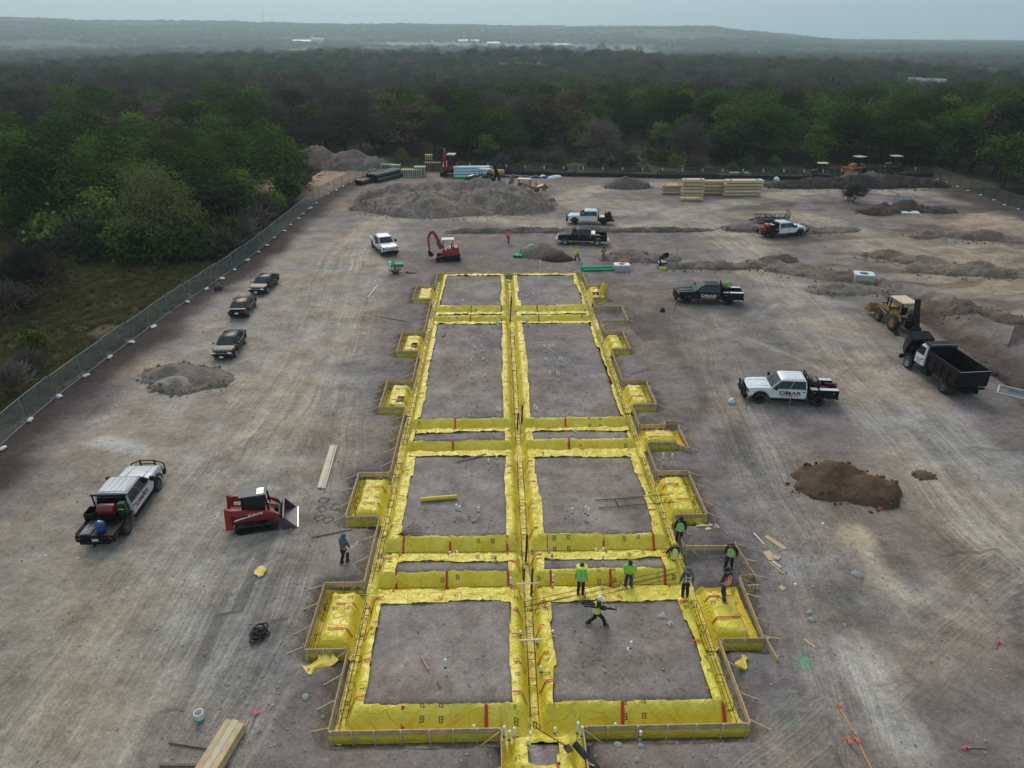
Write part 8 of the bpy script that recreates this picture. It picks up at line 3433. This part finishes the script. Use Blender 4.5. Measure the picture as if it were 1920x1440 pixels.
# understorey shrubs on the slope and along the wood edge
SH = []
for kind, n, sz, R, H in (('spring', 420, .2, 1.3, 1.8), ('bare', 420, .3, 1.4, 2.0), ('green', 420, .18, 1.2, 1.8)):
    cme = crown_mesh('foliage', 900 + n + len(SH), H, R, n, sz, kind)
    cme.materials.append(KINDS[kind][1])
    mb = MB()
    for a in np.linspace(0, 6.28, 6)[:-1]:
        mb.tube((0, 0, -.1), (.5 * math.cos(a), .5 * math.sin(a), H * .6), .03, 4, .012)
    sme = mb.mesh('stem')
    sme.materials.append(BARK)
    SH.append((sme, cme))


def shrub(k, x, y, s, label, group):
    t = thing('shrub', label, 'shrub', (x, y, ground_z(x, y)), random.uniform(0, 6.28), group, s)
    link('stem', SH[k][0], None, t)
    link('foliage', SH[k][1], None, t)


SL = {0: 'fresh green shrub', 1: 'grey leafless shrub', 2: 'dark evergreen shrub'}
rsx = np.random.RandomState(77)
n_s = 0
while n_s < 92:
    x, y = rsx.uniform(-25, 75), rsx.uniform(138, 200)
    q = np.array([x]), np.array([y])
    if poly_sdf(*q, slope)[0] < 2.5 and poly_sdf(*q, SITE)[0] > 1.5:
        k = rsx.choice(3, p=(.35, .45, .2))
        w = ' '.join(zone(x, y).split()[2:])
        sz_ = rsx.uniform(.6, 1.5)
        lb = ('small ' if sz_ < .9 else 'big ' if sz_ > 1.2 else '') + SL[k]
        shrub(k, x, y, sz_, '%s on the grass slope, %s' % (lb, w), lb + 's on the grass slope ' + w)
        n_s += 1
for px, py, k, s, lab in ((72, 665, 0, 1.05, 'bright green bush in the left grass field'), (30, 560, 1, 1.6, 'grey brush at the left edge of the grass field'), (20, 600, 1, 1.5, 'grey brush below the first brush at the left edge'), (55, 585, 2, .9, 'dark shrub beside the grey brush in the left field'), (95, 470, 1, 1.6, 'grey brush at the foot of the left woods'),
                          (130, 480, 1, 1.3, 'second grey brush at the foot of the left woods'), (420, 486, 1, 1.6, 'grey brush between the woods and the left fence'), (445, 470, 1, 1.4, 'grey brush close to the left fence'), (250, 500, 2, 1.7, 'dark shrub below the big pale olive tree'), (180, 498, 2, 1.6, 'dark shrub left of the olive tree'), (330, 498, 2, 1.8, 'dark shrub right of the olive tree'), (20, 745, 1, 1.1, 'grey shrub low in the left field near the fence'), (60, 700, 1, .8, 'small grey shrub behind the bright green bush'), (1590, 378, 2, .9, 'dark uprooted bush on the bank left of the concrete box'), (1600, 380, 1, 1.1, 'grey uprooted brush beside the dark bush')):
    q = on(px, py)
    shrub(k, q.x, q.y, s, lab, None)


for i in range(16):
    t_ = (i + .5) / 16
    q = on(float(np.interp(t_, [0, .5, 1], [468, 535, 592])) + rsx.uniform(-4, 2), float(np.interp(t_, [0, .5, 1], [462, 402, 345])))
    k = int(rsx.choice(3, p=(.2, .3, .5)))
    shrub(k, q.x - 1.5, q.y, rsx.uniform(1.2, 2.0), '%s between the left woods and the fence, %s part' % (SL[k], ('near', 'middle', 'far')[i // 6]), SL[k] + 's between the left woods and the fence, ' + ('near', 'middle', 'far')[i // 6])
WN = [('at the left edge of the photo', 70), ('above the lone bare tree', 150), ('left of the big olive tree', 220), ('below the big olive tree', 300), ('right of the big olive tree', 380), ('beside the left fence', 470)]
for i in range(30):
    t_ = i / 29
    px = 5 + 455 * t_ + rsx.uniform(-6, 6)
    py = float(np.interp(px, [0, 95, 250, 385, 470], [430, 473, 494, 491, 468])) - rsx.uniform(0, 9)
    q = on(px, py)
    k = int(rsx.choice(3, p=(.35, .05, .6)))
    wn = [n for n, m in WN if px < m or m == 470][0]
    shrub(k, q.x, q.y, rsx.uniform(1.3, 2.4), '%s at the left wood edge, %s' % (SL[k], wn), SL[k] + 's at the left wood edge, ' + wn)


# ------------------------------------------------------------------ woods beyond, as one mass each
def point_cloud(name, X, Y, Z, idx, sc, protos, rz, flat=1.0):
    me = bpy.data.meshes.new(name)
    me.vertices.add(len(X))
    me.vertices.foreach_set('co', np.stack([X, Y, Z], 1).astype(np.float32).ravel())
    attr(me, 'pick', 'INT', idx.astype(np.int32))
    attr(me, 'size', 'FLOAT_VECTOR', np.stack([sc, sc, sc * flat], 1).astype(np.float32))
    attr(me, 'turn', 'FLOAT', rz.astype(np.float32))
    coll = bpy.data.collections.new(name + '_kinds')
    for i, pm in enumerate(protos):
        po = bpy.data.objects.new('kind_%02d' % i, pm)
        coll.objects.link(po)
    ng = bpy.data.node_groups.new(name + '_spread', 'GeometryNodeTree')
    ng.interface.new_socket('Geometry', in_out='INPUT', socket_type='NodeSocketGeometry')
    ng.interface.new_socket('Geometry', in_out='OUTPUT', socket_type='NodeSocketGeometry')
    n = ng.nodes
    gi, gout = n.new('NodeGroupInput'), n.new('NodeGroupOutput')
    ip = n.new('GeometryNodeInstanceOnPoints')
    ci = n.new('GeometryNodeCollectionInfo')
    ci.inputs['Collection'].default_value = coll
    ci.inputs['Separate Children'].default_value = True
    ci.inputs['Reset Children'].default_value = True
    ip.inputs['Pick Instance'].default_value = True

    def named(nm, t):
        a = n.new('GeometryNodeInputNamedAttribute')
        a.data_type = t
        a.inputs['Name'].default_value = nm
        return a.outputs['Attribute']
    cx = n.new('ShaderNodeCombineXYZ')
    ng.links.new(named('turn', 'FLOAT'), cx.inputs['Z'])
    er = n.new('FunctionNodeEulerToRotation')
    ng.links.new(cx.outputs[0], er.inputs[0])
    ng.links.new(gi.outputs[0], ip.inputs['Points'])
    ng.links.new(ci.outputs[0], ip.inputs['Instance'])
    ng.links.new(named('pick', 'INT'), ip.inputs['Instance Index'])
    ng.links.new(er.outputs[0], ip.inputs['Rotation'])
    ng.links.new(named('size', 'FLOAT_VECTOR'), ip.inputs['Scale'])
    ng.links.new(ip.outputs[0], gout.inputs[0])
    o = link(name, me)
    md = o.modifiers.new('spread', 'NODES')
    md.node_group = ng
    o['kind'] = 'stuff'
    return o


def joined(trunk, crown, name):
    bm = bmesh.new()
    bm.from_mesh(crown)
    n0 = len(bm.faces)
    bm.from_mesh(trunk)
    bm.faces.ensure_lookup_table()
    for f in bm.faces[n0:]:
        f.material_index = 1
    me = bpy.data.meshes.new(name)
    bm.to_mesh(me)
    bm.free()
    me.materials.append(crown.materials[0])
    me.materials.append(BARK)
    return me


MASSK = [('green', 0), ('green', 1), ('spring', 0), ('cedar', 0), ('bare', 0), ('bare', 1), ('brown', 0)]
mass_protos = []
for j, (k, v) in enumerate(MASSK):
    nm, lm, R, H, n, sz = KINDS[k]
    cme = crown_mesh('mass_crown', 700 + j, H, R * 1.05, int(n * .36), sz * 1.6, k)
    cme.materials.append(lm)
    mass_protos.append(joined(PROTO[k][v][0], cme, 'woodland_tree'))
PICK = {'green': (0, 1), 'spring': (2,), 'cedar': (3,), 'bare': (4, 5), 'brown': (6,)}

# rest of the mid-distance woods and the woods out to 1.4 km
Xr, Yr = X[rest], Y[rest]
X2, Y2, rs2 = scatter(-330, 330, 300, 700, 8.6, 21)
X3, Y3, rs3 = scatter(-1100, 1100, 640, 1700, 12, 22)
Xa = np.concatenate([Xr, X2[Y2 > 330], X3[Y3 > 700]])
Ya = np.concatenate([Yr, Y2[Y2 > 330], Y3[Y3 > 700]])
# woods spread sideways past the first window too
X4, Y4, rs4 = scatter(-420, 420, 150, 330, 8.0, 23)
m4 = (X4 < -190) | (X4 > 170)
Xa = np.concatenate([Xa, X4[m4]])
Ya = np.concatenate([Ya, Y4[m4]])
Za = hgt(Xa, Ya)
vm, c2 = view_mask(Xa, Ya, Za + 5, .10)
ok = vm & wood_mask(Xa, Ya)
Xa, Ya, Za = Xa[ok], Ya[ok], Za[ok]
ks = kind_at(Xa, Ya, rs2)
idx = np.array([PICK[k][int(rs2.randint(len(PICK[k])))] for k in ks])
sc = rs2.uniform(.8, 1.25, len(Xa)) * np.where(Ya > 700, 1.6, 1.3)
point_cloud('far_woodland', Xa, Ya, Za - .2, idx, sc, mass_protos, rs2.uniform(0, 6.28, len(Xa)), .82)

# hazy country beyond: clumps of trees on the plain and the ridge
X5, Y5, rs5 = scatter(-4300, 4300, 1650, 4900, 30, 25)
Z5 = hgt(X5, Y5)
vm, c5 = view_mask(X5, Y5, Z5, .05)
ok = vm & (far_field(X5, Y5) < .3) & (fbm(X5 / 300, Y5 / 300, 411, 3) > -.14)
X5, Y5, Z5 = X5[ok], Y5[ok], Z5[ok]
idx5 = np.array([(0, 3, 4, 0, 3, 6)[k] for k in rs5.randint(0, 6, len(X5))])
point_cloud('distant_woodland', X5, Y5, Z5 - 1.5, idx5, rs5.uniform(2.2, 3.6, len(X5)), mass_protos, rs5.uniform(0, 6.28, len(X5)), .38)

# grass in the field left of the fence and on the slope behind
rs6 = np.random.RandomState(31)
tuft = []
for k in range(3):
    n = 26
    a = rs6.uniform(0, 6.28, n)
    r = rs6.rand(n) * .28
    P = np.stack([r * np.cos(a), r * np.sin(a), np.zeros(n)], 1)
    L = rs6.uniform(.16, .42, (n, 1))
    lean = np.stack([np.cos(a), np.sin(a), np.full(n, 1.3)], 1)
    lean /= np.linalg.norm(lean, axis=1)[:, None]
    sd = np.stack([-np.sin(a), np.cos(a), np.zeros(n)], 1) * .022
    V = np.stack([P - sd, P + sd, P + lean * L + sd * .2, P + lean * L - sd * .2], 1).reshape(-1, 3)
    me = grid_mesh('grass_tuft', V, np.arange(4 * n).reshape(n, 4))
    me.materials.append(GRASSM)
    tuft.append(me)
Xg = rs6.uniform(-95, -22, 42000)
Yg = rs6.uniform(38, 112, 42000)
m = (poly_sdf(Xg, Yg, FIELD) < 0) & (poly_sdf(Xg, Yg, SITE) > .4) & (fbm(Xg / 3, Yg / 3, 421, 3) > -.26)
vmg, _ = view_mask(Xg, Yg, Xg * 0, .02)
m &= vmg
Xs = rs6.uniform(-25, 80, 16000)
Ys = rs6.uniform(138, 205, 16000)
ms = (poly_sdf(Xs, Ys, slope) < 0) & (poly_sdf(Xs, Ys, SITE) > .4) & (fbm(Xs / 4, Ys / 4, 422, 3) > -.05)
Xg, Yg = np.concatenate([Xg[m], Xs[ms]]), np.concatenate([Yg[m], Ys[ms]])
point_cloud('grass', Xg, Yg, hgt(Xg, Yg), rs6.randint(0, 3, len(Xg)), rs6.uniform(.7, 1.5, len(Xg)), tuft, rs6.uniform(0, 6.28, len(Xg)))


# ------------------------------------------------------------------ far buildings and mast
def polar(az, d):
    x, y = d * math.sin(R_(az)), d * math.cos(R_(az))
    return x, y


def shed(label, px, d, L, D, H, wallm, roofm, up=0.0, name='barn'):
    az = math.degrees(math.atan((px - 960) / FPX * math.cos(PITCH))) + 1.27
    x, y = polar(az, d)
    t = thing(name, label, 'building', (x, y, ground_z(x, y) + up), R_(-az + random.uniform(-20, 20)), 'far buildings in the haze')
    MB().box(0, 0, H / 2, L, D, H).build('wall', wallm, t, smooth=False)
    r = MB()
    r.ext([(-D / 2 - .3, H), (0, H + D * .22), (D / 2 + .3, H), (D / 2 + .3, H + .25), (0, H + D * .22 + .3), (-D / 2 - .3, H + .25)], -L / 2 - .4, L / 2 + .4)
    ro = r.build('roof', roofm, t, smooth=False)
    ro.rotation_euler = (0, 0, R_(90))
    for k in range(4):
        MB().box(-L * .35 + k * L * .23, -D / 2 - .04, H * .5, L * .09, .08, H * .35).build('window', GLASS, t, smooth=False)
    return t


BRIGHT = mat('bright_metal_roof', (.55, .57, .59), .35, var=.03)
WALLW = mat('white_wall', (.5, .5, .49), .7, var=.05)
GREYR = mat('grey_roof', (.25, .25, .27), .6, var=.1)
shed('white long shed beside the field at the upper left', 570, 2400, 36, 18, 7, WALLW, BRIGHT, 2)
shed('small white shed left of the long white one', 553, 2400, 16, 14, 8, WALLW, BRIGHT, 2)
shed('pale house right of the white sheds', 594, 2450, 36, 22, 10, WALLW, GREYR, 2)
shed('white flat shed in the town strip near the top centre', 868, 2550, 30, 16, 7, WALLW, BRIGHT, 2)
shed('pale low building in the town strip', 925, 2450, 40, 18, 7, WALLW, BRIGHT, 2)
shed('grey pale building group left of the bright long roof', 1015, 2420, 44, 24, 6, WALLW, GREYR, 2)
shed('bright long roofed building right of centre on the plain', 1052, 2380, 46, 22, 7, WALLW, BRIGHT, 2)
shed('pale house at the upper left of the town strip', 890, 2560, 26, 14, 7, WALLW, BRIGHT, 2)
shed('dark low shelter by the pale field', 1170, 745, 13, 6, 3.2, WOODD, GREYR, 1)
shed('grey roofed house with pale gables among the right woods', 1762, 505, 17, 9, 6.5, WALLW, GREYR, 1.5, 'house')
shed('small pale house at the far right of the woods', 1733, 498, 6, 7, 7.5, WALLW, GREYR, 2.0, 'house')
az = math.degrees(math.atan((498 - 960) / FPX * math.cos(PITCH))) + 1.27
x, y = polar(az, 3600)
t = thing('radio_mast', 'thin radio mast on the hazy left ridge', 'mast', (x, y, ground_z(x, y)))
k = MB()
H = 72
for i in range(3):
    a = i * 2.094
    k.tube((2.2 * math.cos(a), 2.2 * math.sin(a), 0), (.5 * math.cos(a), .5 * math.sin(a), H), .35, 4)
k.build('leg', GALV, t)
k = MB()
for j in range(12):
    z0, z1 = H * j / 12, H * (j + 1) / 12
    for i in range(3):
        a, b = i * 2.094, (i + 1) * 2.094
        r0, r1 = 2.2 - 1.7 * z0 / H, 2.2 - 1.7 * z1 / H
        k.tube((r0 * math.cos(a), r0 * math.sin(a), z0), (r1 * math.cos(b), r1 * math.sin(b), z1), .15, 3)
k.build('lattice', GALV, t)
